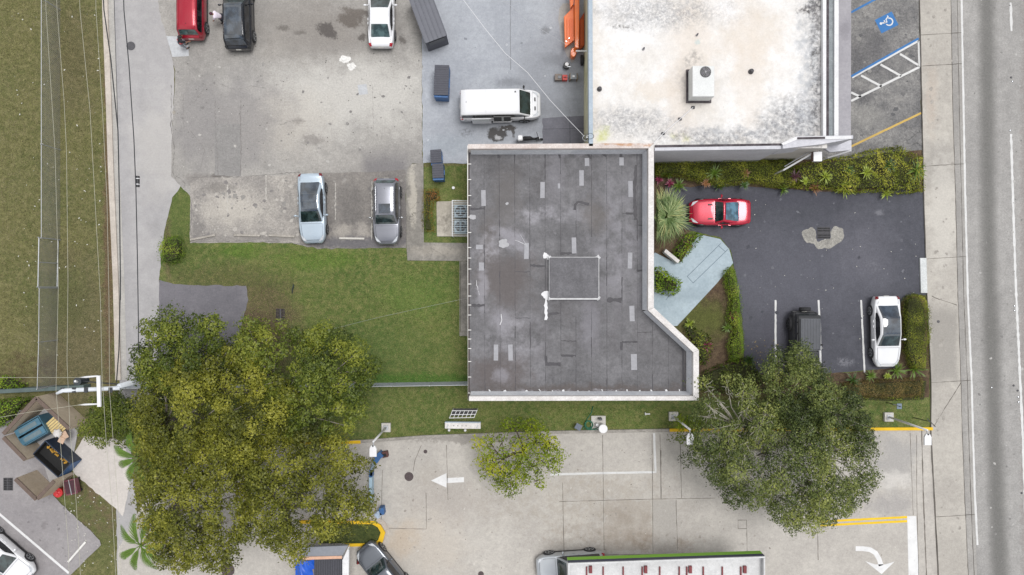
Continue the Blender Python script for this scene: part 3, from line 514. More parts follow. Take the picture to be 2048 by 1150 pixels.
for p, w in (([(1150, 420), (1150, 410), (1156, 404), (1168, 406), (1178, 409)], .16), ([(1272, 330), (1269, 375), (1271, 440)], .2), ([(1243, 684), (1243, 700)], .14), ([(1092, 712), (1093, 728), (1121, 729)], .18), ([(1365, 690), (1367, 780)], .13), ([(996, 308), (998, 316)], .16), ([(1117, 307), (1121, 316)], .15), ([(1176, 308), (1181, 318)], .15), ([(1205, 307), (1213, 313)], .14), ([(1242, 307), (1242, 314)], .14), ([(1215, 600), (1243, 601)], .28), ([(1252, 427), (1272, 427)], .2)):
    tz = globals().get('tz', .0115) + .0003; L_, R_ = ribbon(dense(PX(p, RZ), .15), w, .02, .4); mb.strip([q + (RZ + tz,) for q in L_], [q + (RZ + tz,) for q in R_])
mb.build('tar_seam', m_tar, B, world=True)
mb = MB()
for x, y, w, h in ((967, 396, 9, 32), (1085, 380, 9, 32), (1163, 356, 9, 31), (1174, 324, 9, 16), (1243, 323, 9, 16), (1261, 378, 9, 32), (1148, 491, 9, 32), (1053, 502, 9, 32), (1260, 521, 9, 32), (1264, 627, 10, 31), (1268, 724, 12, 32), (992, 705, 9, 32), (1021, 705, 9, 32), (959, 494, 14, 9), (963, 533, 10, 16), (1118, 372, 5, 10)):
    r = rnd.uniform(-.03, .03); MB().sheet([rot_ for rot_ in PX([rot2(a * w / 2, b * h / 2, r, x, y) for a, b in ((-1, -1), (1, -1), (1, 1), (-1, 1))], RZ)], RZ + .016).build('roof_tape_patch', m_fix, B, world=True)
mb = MB()
for c in ((1007, 487, 9, 8), (1014, 407, 3, 3), (945, 434, 7, 5), (1092, 590, 8, 8), (1091, 512, 5, 6)): MB().sheet(PX(blotch(*c), RZ), RZ + .02).build('sealant_dab', m_seal if c[0] > 1050 else simple('aged_sealant', A('b2b2b5'), .8), B, world=True)
for p, w in (([(1092, 592), (1092, 640)], .16), ([(1041, 470), (1052, 490), (1030, 480)], .02), ([(952, 560), (958, 590)], .02), ([(1000, 650), (1003, 640), (1002, 628)], .04)):
    L_, R_ = ribbon(dense(PX(p, RZ), .15), w, .03, .5); MB().strip([q + (RZ + .0205,) for q in L_], [q + (RZ + .0205,) for q in R_]).build('sealant_streak', m_seal, B, world=True)
for k in range(16):
    x = 980 + k * 25 + rnd.uniform(-6, 6); L_, R_ = ribbon(dense(PX([(x, 778 + rnd.uniform(0, 4)), (x + rnd.uniform(2, 6), 789)], RZ), .1), rnd.uniform(.05, .15), .03, .5)
    MB().strip([q + (RZ + .0205,) for q in L_], [q + (RZ + .0205,) for q in R_]).build('sealant_streak', m_seal, B, world=True)
# raised curb in the middle of the roof
m_hatch = pave('curb_felt', A('6b6a6e'), A('5b5a5d'), A('7d7c80'), finev=.12, big=.7, mott=.22)
x0, y0 = W(1099, 515, RZ + .35)[:2]; x1, y1 = W(1197, 596, RZ + .35)[:2]
o = MB().prism([(x0, y0), (x1, y0), (x1, y1), (x0, y1)], RZ + .003, RZ + .35).build('roof_curb', m_hatch, B, world=True, bevel=.03)
mb = MB()
mb.box(((x0 + x1) / 2, y1 - .055, RZ + .16), (x1 - x0 + .1, .11, .33)); mb.box(((x0 + x1) / 2, y0 + .02, RZ + .16), (x1 - x0 + .1, .04, .351))
mb.box((x0 - .016, (y0 + y1) / 2, RZ + .155), (.03, y0 - y1 - .02, .33)); mb.box((x1 + .025, (y0 + y1) / 2, RZ + .155), (.05, y0 - y1 - .02, .33))
for a, b in ((x0, y0), (x1, y0), (x0, y1), (x1, y1)): mb.sheet(blotch(a, b, .16, .14), RZ + .024)
mb2 = MB()
for a, b in ((x0, y0), (x1, y0), (x0, y1), (x1, y1)): MB().box((a, b, RZ + .2), (.11, .11, .37)).build('curb_corner', m_seal, B, world=True, bevel=.06)
mb.build('curb_flashing', simple('aged_flashing', A('cdcdcf'), .8, var=.2, scale=3), B, world=True, bevel=.015)
# west gutter with straps
m_gutter = simple('gutter_metal', A('e6e4e0'), .5, var=.06)
mb = MB(); mb.prism(PX([(934.5, 291), (936.3, 291), (936.3, 801), (936, 801)], RZ), RZ - .12, RZ + .02)
for y in (328, 359, 391, 411, 434, 465, 495, 516, 538, 568, 592, 610, 630, 660, 678, 697, 723, 754, 786): mb.prism(PX([(936.3, y - .7), (942.5, y - .7), (942.5, y + .7), (936.3, y + .7)], RZ), RZ - .02, RZ + .012)
mb.build('gutter', m_gutter, B, world=True)
MB().prism(PX([(936.5, 291), (939, 291), (939, 800), (936.5, 800)], RZ), RZ - .14, RZ - .1).build('gutter_bed', simple('rust', A('4a3a33'), .9, var=.4), B, world=True)
m_glass = simple('window_glass', (.02, .03, .035, 1), .06, ior=1.8); m_frame = simple('window_frame', A('dadada'), .5)
def wall_window(x, y, z, w, h, ax):     # ax: outward normal 'E','W','N','S'
    dx = .06; dims = (dx, w, h) if ax in 'EW' else (w, dx, h); off = {'E': (.03, 0), 'W': (-.03, 0), 'N': (0, .03), 'S': (0, -.03)}[ax]
    f = MB().box((x + off[0], y + off[1], z), dims).build('window', m_frame, B, world=True)
    d2 = (dx, w - .14, h - .14) if ax in 'EW' else (w - .14, dx, h - .14)
    g = MB().box((x + off[0] * 1.6, y + off[1] * 1.6, z), d2); g = g.build('pane', m_glass, None); g.parent = f
    for v in g.data.vertices: v.co.x -= B.location.x; v.co.y -= B.location.y
xw = walls_in[0][0]; ys = walls_in[4][1]; xe = walls_in[1][0]
for py in (350, 560, 640, 740): wall_window(xw, W(0, py)[1], 1.6, 1.4, 1.1, 'W')
for px in (1020, 1120, 1230, 1320): wall_window(W(px, 0)[0], ys, 1.6, 1.6, 1.1, 'S')
for py in (380, 430): wall_window(xe, W(0, py)[1], 1.6, 1.6, 1.3, 'E')
dr = MB().box((xe + .03, W(0, 585)[1], 1.05), (.06, 1.8, 2.1)).build('door', simple('door_glass', (.03, .04, .045, 1), .1), B, world=True)
hd = MB().tube([(xe + .1, W(0, 585)[1], .8), (xe + .1, W(0, 585)[1], 1.3)], .02, 6).build('handle', m_frame, dr, world=False)
for v in hd.data.vertices: v.co.x -= B.location.x; v.co.y -= B.location.y
dr = MB().box((xw - .03, W(0, 503)[1], 1.05), (.06, .95, 2.1)).build('door', simple('door_brown', A('6b5648'), .6), B, world=True)
# low white wall at the entrance, leaning through the planting
tag(MB().prism(PX([(1331, 498), (1359, 521), (1355, 527), (1327, 504)], .6), .0, .75).build('entrance_wall', m_cap, bevel=.02), 'short white wall between the fan palm and the blue entrance path', 'wall')
# ------------------------------------------------------------------ white roofed building to the north
NZ = 5.0
B2 = thing('white_roof_building', 'large building with stained white flat roof and one rooftop unit', 'building', (W(1410, 100)[0], W(1410, 100)[1], 0))
m_wr = pave('white_roof_coat', A('ebe9e6'), A('d9d3cb'), A('fbfbfd'), [
    (A('d9cfc1'), 1180, 60, 14, 400, dict(st=.5, soft=.7, h=NZ)), (A('dccfc0'), 1385, 90, 40, 120, dict(st=.55, soft=.7, h=NZ)), (A('d8cab9'), 1500, 70, 50, 60, dict(st=.55, soft=.7, h=NZ)), (A('dfd4c7'), 1310, 180, 40, 16, dict(st=.6, soft=.4, h=NZ)), (A('d8ccbf'), 1360, 200, 26, 70, dict(st=.5, soft=.6, h=NZ)), (A('ded2c4'), 1500, 170, 30, 90, dict(st=.4, soft=.5, h=NZ)),
    (A('a8aaae'), 1580, 245, 50, 34, dict(st=.75, soft=.6, brk=2.2, h=NZ)), (A('b2b4b8'), 1450, 275, 90, 18, dict(st=.8, soft=.6, brk=2, h=NZ)), (A('b4b4b6'), 1260, 240, 70, 24, dict(st=.55, soft=.6, brk=3, h=NZ)), (A('b9babd'), 1300, 20, 90, 30, dict(st=.5, soft=.6, brk=3, h=NZ)), (A('aeb3ba'), 1620, 150, 22, 130, dict(st=.6, soft=.6, brk=1.6, h=NZ)), (A('c3c94e'), 1205, 275, 14, 18, dict(st=.55, soft=.6, brk=1.5, h=NZ)), (A('cfd26a'), 1365, 275, 12, 8, dict(st=.45, soft=.6, brk=1.5, h=NZ)),
    (A('55555a'), 1600, 240, 60, 42, dict(st=.6, soft=.8, brk=4.5, h=NZ)), (A('5c5c60'), 1440, 274, 110, 14, dict(st=.6, soft=.8, brk=4.5, h=NZ)), (A('47474b'), 1632, 130, 9, 160, dict(st=.85, soft=.8, brk=3.5, h=NZ)), (A('66666a'), 1260, 245, 70, 24, dict(st=.5, soft=.8, brk=9, h=NZ)), (A('66666a'), 1330, 25, 110, 26, dict(st=.5, soft=.8, brk=9, h=NZ)), (A('6a6668'), 1643, 140, 3.5, 170, dict(st=.8, soft=.7, brk=2.5, h=NZ)), (A('9fa1a5'), 1625, 80, 22, 120, dict(st=.5, soft=.7, brk=2.5, h=NZ)), (A('4a4648'), 1632, 14, 14, 22, dict(st=.95, soft=.7, brk=5, h=NZ)), (A('4c484a'), 1610, 18, 14, 6, dict(st=.95, soft=.7, brk=5, h=NZ)), (A('56524f'), 1633, 105, 7, 9, dict(st=.9, soft=.7, brk=6, h=NZ)), (A('6a6664'), 1636, 60, 8, 26, dict(st=.6, soft=.7, brk=5, h=NZ)), (A('5c5858'), 1636, 215, 6, 14, dict(st=.7, soft=.7, brk=6, h=NZ)), (A('87837f'), 1388, 116, 12, 14, dict(st=.6, soft=.7, brk=4, h=NZ)), (A('a39b90'), 1385, 200, 20, 10, dict(st=.5, soft=.7, brk=3, h=NZ)), (A('8b8a90'), 1370, 160, 14, 30, dict(st=.35, soft=.8, brk=3, h=NZ)), (A('7d7b78'), 1245, 52, 22, 4, dict(st=.8, soft=.8, brk=7, h=NZ)), (A('86c4cc'), 1399, 87, 4, 3, dict(st=.3, soft=.8, h=NZ))],
    finev=.06, big=.22, warp=1.4, mott=.1, specks=((.12, .11, .11, 1), 2.6, .05, .63))
w2 = PX([(1186, -600), (1652, -600), (1652, 294), (1186, 294)], NZ)
MB().prism(w2, 0, NZ - .25).build('wall', m_wallw, B2, world=True)
MB().prism(PX([(1184, -600), (1655, -600), (1655, 296), (1184, 296)], NZ), NZ - .246, NZ - .05).build('roof', m_wr, B2, world=True)
m_ledge = pave('blue_coping', A('b3c0cc'), A('a2b0bd'), A('c0ccd6'), finev=.07, big=.8)
MB().prism(PX([(1174.5, -600), (1183, -600), (1186, 292), (1178, 292)], NZ), NZ - .6, NZ).build('coping', m_ledge, B2, world=True)
m_creamw = pave('cream_wall', A('d8d5b5'), A('c3bf9b'), A('e5e2c8'), [(A('a8a873'), 1170, 150, 4, 60, dict(st=.6, soft=.6, brk=2, h=2))], finev=.1, big=.8)
MB().prism(PX([(1181.5, -600), (1184, -600), (1186, 287), (1183, 287)], NZ), 0.02, NZ - .61).build('west_wall', m_creamw, B2, world=True)
m_band = pave('dark_band', A('4a4247'), A('3a3338'), A('7a7478'), finev=.35, big=1.4); m_bandg = pave('ledge_green', A('92989c'), A('7b8286'), A('a5abae'), finev=.15, big=1)  # dark colour for tile band, unit curb and painted parapet shadow
m_whitep = pave('white_trim', A('ececed'), A('dadadd'), A('f6f6f7'), finev=.06, big=.8); m_grayc = pave('canopy_roof_grey', A('aaa8ad'), A('a09ea4'), A('b4b2b7'), [(A('8a888e'), 1690, 60, 10, 14, dict(st=.5, soft=.6, h=3.3))], finev=.05, big=.5)
MB().prism(PX([(1641, -600), (1650, -600), (1649, 275), (1643, 275)], NZ), NZ - .04, NZ + .25).build('parapet', m_whitep, B2, world=True)
MB().prism(PX([(1650.3, -600), (1657, -600), (1656, 275), (1649.3, 275)], NZ), NZ - .5, NZ + .12).build('tile_and_shade_band', m_band, B2, world=True)
MB().prism(PX([(1657.3, -600), (1666, -600), (1665, 275), (1656.3, 275)], NZ), NZ - .5, NZ + .1).build('tile_and_shade_band', m_bandg, B2, world=True)
MB().prism(PX([(1666.3, -600), (1675, -600), (1673.5, 275), (1665.3, 275)], NZ), NZ - 1.6, NZ + .25).build('fascia', m_whitep, B2, world=True)
MB().prism(PX([(1675.2, -600), (1677.5, -600), (1676, 150), (1673.8, 200)], NZ), NZ - 1.0, NZ - .05).build('red_band', simple('maroon', A('6b2338'), .5), B2, world=True)
MB().prism(PX([(1668, -600), (1704, -600), (1702, 276), (1668, 276)], 3.3), 3.0, 3.3).build('canopy', m_grayc, B2, world=True, bevel=.02)
MB().prism(PX([(1310, 290.5), (1562, 287), (1562, 291.5), (1310, 295.5)], NZ), NZ - .2, NZ + .06).build('tile_and_shade_band', m_band, B2, world=True)  # dark strip painted in as the shadow inside the south parapet
mw_s = pave('south_wall', A('d2d2d8'), A('c2c2c9'), A('dcdce1'), finev=.05, big=.5)
MB().prism(PX([(1309, 295.8), (1562, 291.8), (1562, 298.5), (1309, 302)], NZ), 0, NZ + .1).build('south_wall', mw_s, B2, world=True)
MB().prism(PX([(1562.3, 287), (1590, 274.5), (1702, 272.5), (1702, 279), (1640, 290), (1562.3, 299)], NZ), NZ - 1.8, NZ + .3).build('sign_band', mw_s, B2, world=True)
MB().prism(PX([(1562.3, 287), (1590, 274), (1702, 272), (1702, 278), (1592, 280), (1566, 291)], NZ + .3), NZ + .304, NZ + .36).build('coping', m_whitep, B2, world=True)
MB().prism(PX([(1590, 277), (1645, 276), (1645, 280), (1590, 281)], NZ), NZ + .366, NZ + .4).build('tile_and_shade_band', m_band, B2, world=True)  # painted inner shadow continues where the parapet steps up
MB().prism(PX([(1640, 290.2), (1703, 280), (1703, 300), (1660, 304)], 3.3), 3.0, 3.3).build('awning', mw_s, B2, world=True)
# rooftop unit (rests on the roof: a thing of its own)
U = thing('rooftop_air_unit', 'boxy cream air conditioning unit with one round fan on the white roof', 'air conditioner', (W(1407, 163, NZ)[0], W(1407, 163, NZ)[1], NZ - .05))
m_unit = pave('unit_metal', A('dddfde'), A('d2d4d3'), A('e6e8e7'), finev=.04, big=1, rough=.5)
x0, y0 = W(1385, 131.5, NZ + 1.2)[:2]; x1, y1 = W(1429, 193, NZ + 1.2)[:2]
MB().prism([(x0, y0), (x1, y0), (x1, y1), (x0, y1)], NZ + .1, NZ + 1.2).build('cabinet', m_unit, U, bevel=.03, world=True)
MB().prism([(x0 - .1, y0 + .1), (x1 + .1, y0 + .1), (x1 + .1, y1 - .1), (x0 - .1, y1 - .1)], NZ - .05, NZ + .1).build('curb', m_band, U, world=True)
fx, fy = W(1411, 144, NZ + 1.2)[:2]
MB().cyl((fx, fy, NZ + 1.201), .34, .02, 28).build('fan_shroud', simple('fan_black', (.015, .015, .018, 1), .5), U, world=True)
mb = MB()
for k in range(4):
    a = k * math.pi / 2 + .4; mb.add([(fx + .06 * math.cos(a), fy + .06 * math.sin(a), NZ + 1.232), (fx + .29 * math.cos(a - .25), fy + .29 * math.sin(a - .25), NZ + 1.228), (fx + .29 * math.cos(a + .45), fy + .29 * math.sin(a + .45), NZ + 1.25)], [(0, 1, 2)])
mb.cyl((fx, fy, NZ + 1.225), .08, .03, 12); mb.build('fan', simple('fan_grey', A('55505a'), .5), U, world=True)
mb = MB()
for k in range(9): mb.tube([(fx + .33 * math.cos(k * math.pi / 9), fy + .33 * math.sin(k * math.pi / 9), NZ + 1.265), (fx - .33 * math.cos(k * math.pi / 9), fy - .33 * math.sin(k * math.pi / 9), NZ + 1.265)], .0025, 4)
mb.build('fan_guard', m_unit, U, world=True)
for (x, y, r, lab) in ((1199, 178, .16, 'dark roof vent near the blue western edge of the white roof'), (1502, 143, .17, 'dark square roof vent east of the rooftop air unit'), (1287, 98, .08, 'small round vent pipe west of the rooftop unit'), (1394, 70, .07, 'small dark vent pipe north of the rooftop unit')):
    w = W(x, y, NZ); v = thing('roof_vent', lab, 'vent', (w[0], w[1], NZ - .05), group='vents on the white roof')
    MB().cyl((0, 0, 0), r, .22, 12, r * .8).build('flashing', m_tar if r > .1 else m_fix, v); MB().cyl((0, 0, .2), r * .55, .12, 10).build('cap', m_tar, v)
# ------------------------------------------------------------------ forecourt canopy at the bottom edge
CZ = 4.6
F = thing('forecourt_canopy', 'long forecourt canopy with lime green fascia and white ribbed gutter roof', 'canopy', (W(1340, 1150)[0], W(1340, 1150)[1], 0))
m_lime = simple('lime_fascia', A('86c81c'), .45, var=.05); m_navy = simple('navy_stripe', A('2b3350'), .45, var=.1); m_cwhite = pave('canopy_white', A('dcdddd'), A('c8c8c8'), A('e8e8e8'), finev=.07, big=.6); m_rust = simple('red_beam', A('7a3034'), .6, var=.2)
c0, c1, c2, c3 = (1136, 1126), (1530, 1112.5), (1530, 1215), (1136, 1215)
def cw(p, z=CZ): return W(*p, z)[:2]
yn0, yn1 = cw(c0), cw(c1)
inner = [(c0[0] + 2, c0[1] + 6), (c1[0] - 3, c1[1] + 6), (c2[0] - 3, c2[1]), (c3[0] + 2, c3[1])]
MB().prism(PX(inner, CZ), CZ - .5, CZ - .42).build('roof_deck', m_cwhite, F, world=True)
MB().prism(PX([(c0[0], c0[1]), c1, (c1[0], c1[1] + 3.6), (c0[0], c0[1] + 3.6)], CZ), CZ - .95, CZ - .45).build('fascia_core', m_cwhite, F, world=True)
for nm, dz0, dz1, mt, pr in (('green_band', -.96, -.5, m_lime, .02), ('navy_band', -.44, -.06, m_navy, .02)):
    q0, q1 = W(*c0, CZ), W(*c1, CZ); MB().prism([(q0[0], q0[1] + pr), (q1[0], q1[1] + pr), (q1[0], q1[1] + .002), (q0[0], q0[1] + .002)], CZ + dz0, CZ + dz1).build(nm, mt, F, world=True)
MB().prism(PX([(c0[0], c0[1]), (c1[0], c1[1]), (c1[0], c1[1] + 3), (c0[0], c0[1] + 3)], CZ), CZ - .06, CZ + .04).build('coping', m_cwhite, F, world=True)
for xx in (c0[0], c1[0] - 3): MB().prism(PX([(xx, 1127 if xx < 1300 else 1116.5), (xx + 3, 1127 if xx < 1300 else 1116.5), (xx + 3, 1215), (xx, 1215)], CZ), CZ - .95, CZ + .03).build('coping', m_cwhite, F, world=True)
for x in (1172, 1205, 1245, 1283, 1318, 1357, 1372, 1405, 1443, 1480): MB().prism(PX([(x, 1133), (x + 2.5, 1133), (x + 2.5, 1212), (x, 1212)], CZ - .4), CZ - .418, CZ - .3).build('roof_beam', m_rust, F, world=True)
for x in (1178, 1288, 1377, 1486): MB().prism(PX([(x, 1131), (x + 6, 1131), (x + 6, 1145), (x, 1145)], CZ - .4), CZ - .418, CZ - .25).build('roof_bracket', m_rust, F, world=True)
for x in (1230, 1440):
    w = W(x, 1185); MB().box((w[0], w[1], (CZ - .55) / 2), (.4, .4, CZ - .55)).build('column', m_cwhite, F, world=True)
# ------------------------------------------------------------------ vegetation
def leafmesh(name, P, N, size, tone, mat, parent, aspect=.55, fold=.0):
    """P (n,3) leaf centres, N (n,3) leaf normals, size (n,), tone (n,) -> one mesh of diamond shaped leaves"""
    n = len(P); N = N / np.maximum(np.linalg.norm(N, axis=1, keepdims=True), 1e-6)
    r = nrg.normal(size=(n, 3)); a = np.cross(N, r); a /= np.maximum(np.linalg.norm(a, axis=1, keepdims=True), 1e-6); b = np.cross(N, a)
    s = size[:, None]; V = np.empty((n, 4, 3), dtype=np.float32)
    V[:, 0] = P - a * s * .5; V[:, 1] = P + b * s * .5 * aspect; V[:, 2] = P + a * s * .5 - N * s * fold; V[:, 3] = P - b * s * .5 * aspect
    me = bpy.data.meshes.new(name); me.vertices.add(4 * n); me.vertices.foreach_set('co', V.ravel())
    me.loops.add(4 * n); me.loops.foreach_set('vertex_index', np.arange(4 * n, dtype=np.int32))
    me.polygons.add(n); me.polygons.foreach_set('loop_start', np.arange(0, 4 * n, 4, dtype=np.int32)); me.update(calc_edges=True)
    at = me.attributes.new('tone', 'FLOAT', 'FACE'); at.data.foreach_set('value', np.clip(tone, 0, 1).astype(np.float32))
    me.materials.append(mat); o = bpy.data.objects.new(name, me); COL.objects.link(o)
    if parent is not None: o.parent = parent
    return o
def inside(pts, x, y):
    c = False; j = len(pts) - 1
    for i in range(len(pts)):
        if (pts[i][1] > y) != (pts[j][1] > y) and x < (pts[j][0] - pts[i][0]) * (y - pts[i][1]) / (pts[j][1] - pts[i][1]) + pts[i][0]: c = not c
        j = i
    return c
def edist(pts, x, y):
    m = 1e9
    for i in range(len(pts)):
        ax, ay = pts[i]; bx, by = pts[(i + 1) % len(pts)]; dx, dy = bx - ax, by - ay; t = max(0, min(1, ((x - ax) * dx + (y - ay) * dy) / (dx * dx + dy * dy + 1e-9)))
        m = min(m, math.hypot(x - ax - dx * t, y - ay - dy * t))
    return m
def cloud(c, r, n, up=.55, squash=.7):
    d_ = nrg.normal(size=(n, 3)); d_ /= np.linalg.norm(d_, axis=1, keepdims=True); d_[:, 2] = np.abs(d_[:, 2]) * np.where(nrg.random(n) < .8, 1, -.6)
    rad = r * (1 - .45 * nrg.random(n) ** 1.6) * (1 + .28 * np.sin(d_[:, 0] * 5 + c[0]) * np.sin(d_[:, 1] * 6 + c[1]))
    P = np.array(c) + d_ * rad[:, None] * np.array([1, 1, squash]); N = d_ * (1 - up) * 1.1 + np.array([0, 0, up * .8]) + nrg.normal(size=(n, 3)) * .36
    return P, N, d_
m_bark = simple('grey_bark', A('8d867c'), .9, var=.3, scale=6, bump=.4); m_barkd = simple('dark_bark', A('57493c'), .9, var=.3, scale=6, bump=.4)
def tree(label, poly, trunk, zb, zt, mat, bark, spacing=1.0, cr=.66, dens=1.15, leaf=.15, tone0=.5, tv=.25, seed=1, group=None, gaps=.0, thick=.22, under=.5, name='broadleaf_tree', bthick=1.0, twigs=0):
    rr = random.Random(seed); hm = (zb + zt) / 2 + .6
    pl = PX(poly, hm); tx, ty = W(*trunk)[:2]; xs = [p[0] for p in pl]; ys = [p[1] for p in pl]; cen = []; tries = 0
    while tries < 5000:
        tries += 1; x, y = rr.uniform(min(xs), max(xs)), rr.uniform(min(ys), max(ys))
        if not inside(pl, x, y): continue
        e = edist(pl, x, y)
        if e < cr * rr.uniform(.25, .75): continue
        if mnoise.noise(Vector((x * .33, y * .33, seed))) < -.55 + gaps and e > .8: continue
        sp = spacing * rr.uniform(.7, 1.15)
        if any(math.hypot(x - q[0], y - q[1]) < sp for q in cen): continue
        cen.append((x, y, e))
    em = max(c[2] for c in cen); T = thing(name, label, 'tree', (tx, ty, 0), group=group)
    Ps, Ns, Ss, Ts, cl = [], [], [], [], []
    for x, y, e in cen:
        z = zb + (zt - zb) * (min(1, e / em) ** .55) * rr.uniform(.6, 1) + rr.uniform(-.8, .5); r = cr * rr.uniform(.65, 1.35); cl.append((x, y, z, r))
        t0 = tone0 + rr.uniform(-tv, tv) + .12 * mnoise.noise(Vector((x * .3, y * .3, 5)))
        n = int(1300 * r * r * dens * (.15 / leaf) ** 2 * .62); P, N, d_ = cloud((x, y, z), r, n); Ps.append(P); Ns.append(N); Ss.append(leaf * nrg.uniform(.4, 1.25, n) ** 1.2 * 1.12)
        Ts.append(t0 + .16 * d_[:, 2] + nrg.normal(size=n) * .13)  # clump tops get a lighter leaf tone, light painted in
        # stray sprigs breaking the outline, and an under layer toned darker as painted shade
        k = int(n * .14); P, N, _ = cloud((x, y, z - .2), r * 1.4, k, .3); Ps.append(P); Ns.append(N); Ss.append(leaf * nrg.uniform(.6, 1.2, k)); Ts.append(t0 + nrg.normal(size=k) * .16)
        if under:
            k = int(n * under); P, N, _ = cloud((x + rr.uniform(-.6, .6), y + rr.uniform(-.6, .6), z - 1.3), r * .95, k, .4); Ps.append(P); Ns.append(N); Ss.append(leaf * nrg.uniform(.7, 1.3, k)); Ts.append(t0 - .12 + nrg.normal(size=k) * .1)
    P = np.concatenate(Ps) - np.array([tx, ty, 0])
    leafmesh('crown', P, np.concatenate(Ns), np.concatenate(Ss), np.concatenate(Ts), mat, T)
    mb = MB(); zf = zb * .55
    mb.tube([(0, 0, -.05), (.05, .04, zf * .3), (-.05, .08, zf * .7), (0, 0, zf)], [thick * 1.35, thick, thick * .9, thick * .8], 10)
    ng = max(4, min(8, len(cl) // 7)); gc = rr.sample(cl, min(ng, len(cl)))
    for g in gc:
        gx, gy, gz = g[0] - tx, g[1] - ty, g[2]; m = (gx * .5 + rr.uniform(-.7, .7), gy * .5 + rr.uniform(-.7, .7), zf + (gz - zf) * .5)
        mb.tube([(0, 0, zf - .1), (gx * .25, gy * .25, zf + (gz - zf) * .22), m], [thick * .62 * bthick, thick * .5 * bthick, thick * .4 * bthick], 7)
        for c in cl:
            if min(gc, key=lambda q: (q[0] - c[0]) ** 2 + (q[1] - c[1]) ** 2) is g:
                ex, ey, ez = c[0] - tx, c[1] - ty, c[2] + c[3] * .25; mid = ((m[0] + ex) / 2 + rr.uniform(-.25, .25), (m[1] + ey) / 2 + rr.uniform(-.25, .25), (m[2] + ez) / 2 - .15)
                mb.tube([m, mid, (ex, ey, ez)], [thick * .32 * bthick, thick * .2 * bthick, .018], 5)
                for _ in range(twigs):
                    a = rr.uniform(0, 6.28); q = rr.uniform(.5, 1.15) * c[3]; f = rr.uniform(.3, .9); b_ = [mid[i] * (1 - f) + (ex, ey, ez)[i] * f for i in range(3)]
                    k = (b_[0] + q * .5 * math.cos(a) + rr.uniform(-.1, .1), b_[1] + q * .5 * math.sin(a), b_[2] + .3 * c[3])
                    mb.tube([b_, k, (b_[0] + q * math.cos(a), b_[1] + q * math.sin(a), b_[2] + c[3] * rr.uniform(.4, .8))], [.03 * bthick, .022 * bthick, .008], 4)
    mb.build('trunk', bark, T, smooth=True)
    return T
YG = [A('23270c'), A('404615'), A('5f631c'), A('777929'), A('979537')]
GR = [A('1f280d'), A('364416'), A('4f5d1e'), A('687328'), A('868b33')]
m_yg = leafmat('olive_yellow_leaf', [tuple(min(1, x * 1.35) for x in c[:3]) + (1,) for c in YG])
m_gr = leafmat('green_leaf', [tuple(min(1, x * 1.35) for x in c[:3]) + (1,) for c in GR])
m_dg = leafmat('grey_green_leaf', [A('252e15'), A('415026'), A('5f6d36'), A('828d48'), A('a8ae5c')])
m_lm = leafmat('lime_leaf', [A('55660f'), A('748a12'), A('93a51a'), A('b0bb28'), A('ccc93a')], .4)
grp = 'tall trees massed over the south west corner'
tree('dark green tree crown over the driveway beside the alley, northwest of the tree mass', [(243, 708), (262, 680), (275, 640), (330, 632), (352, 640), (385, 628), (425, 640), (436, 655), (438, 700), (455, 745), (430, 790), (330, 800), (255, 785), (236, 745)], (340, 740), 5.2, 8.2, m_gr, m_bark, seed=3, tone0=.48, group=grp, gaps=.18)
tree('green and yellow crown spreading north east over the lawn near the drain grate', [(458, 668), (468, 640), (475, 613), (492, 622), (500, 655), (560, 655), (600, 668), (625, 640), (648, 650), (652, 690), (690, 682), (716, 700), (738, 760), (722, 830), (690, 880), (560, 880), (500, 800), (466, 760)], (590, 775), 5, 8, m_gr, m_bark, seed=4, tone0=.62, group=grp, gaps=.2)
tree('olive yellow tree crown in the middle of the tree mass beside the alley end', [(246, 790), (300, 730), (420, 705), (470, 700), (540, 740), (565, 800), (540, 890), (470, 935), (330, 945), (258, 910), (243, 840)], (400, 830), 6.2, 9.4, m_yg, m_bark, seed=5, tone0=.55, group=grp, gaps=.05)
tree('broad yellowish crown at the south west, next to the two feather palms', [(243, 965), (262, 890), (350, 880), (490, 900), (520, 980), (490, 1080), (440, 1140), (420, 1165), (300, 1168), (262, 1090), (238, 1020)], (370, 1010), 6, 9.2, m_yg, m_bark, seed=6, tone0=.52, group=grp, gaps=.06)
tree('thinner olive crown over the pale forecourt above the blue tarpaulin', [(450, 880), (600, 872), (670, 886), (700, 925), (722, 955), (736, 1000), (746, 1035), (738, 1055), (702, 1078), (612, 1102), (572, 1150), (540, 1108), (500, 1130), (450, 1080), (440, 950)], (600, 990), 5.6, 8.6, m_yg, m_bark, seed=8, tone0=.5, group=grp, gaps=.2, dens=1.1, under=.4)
tree('small low dull green tree between the bin store and the alley', [(143, 848), (175, 812), (215, 790), (255, 795), (275, 870), (250, 905), (215, 900), (180, 885), (150, 870)], (225, 850), 2.5, 4.2, m_gr, m_barkd, seed=9, tone0=.4, spacing=.9, cr=.65, leaf=.12, thick=.12)
grp2 = 'pale branched trees over the forecourt kerb'
tree('open crowned tree with pale bare limbs against the roof corner', [(1384, 800), (1402, 765), (1445, 740), (1500, 752), (1550, 790), (1575, 850), (1535, 905), (1470, 912), (1405, 905), (1395, 880), (1388, 850)], (1497, 838), 4.6, 7.2, m_dg, simple('pale_bark', A('b5b0a3'), .9, var=.2, scale=6), seed=12, spacing=.95, cr=.62, leaf=.12, dens=.65, tone0=.55, group=grp2, gaps=.2, under=.15, twigs=9, bthick=.9)
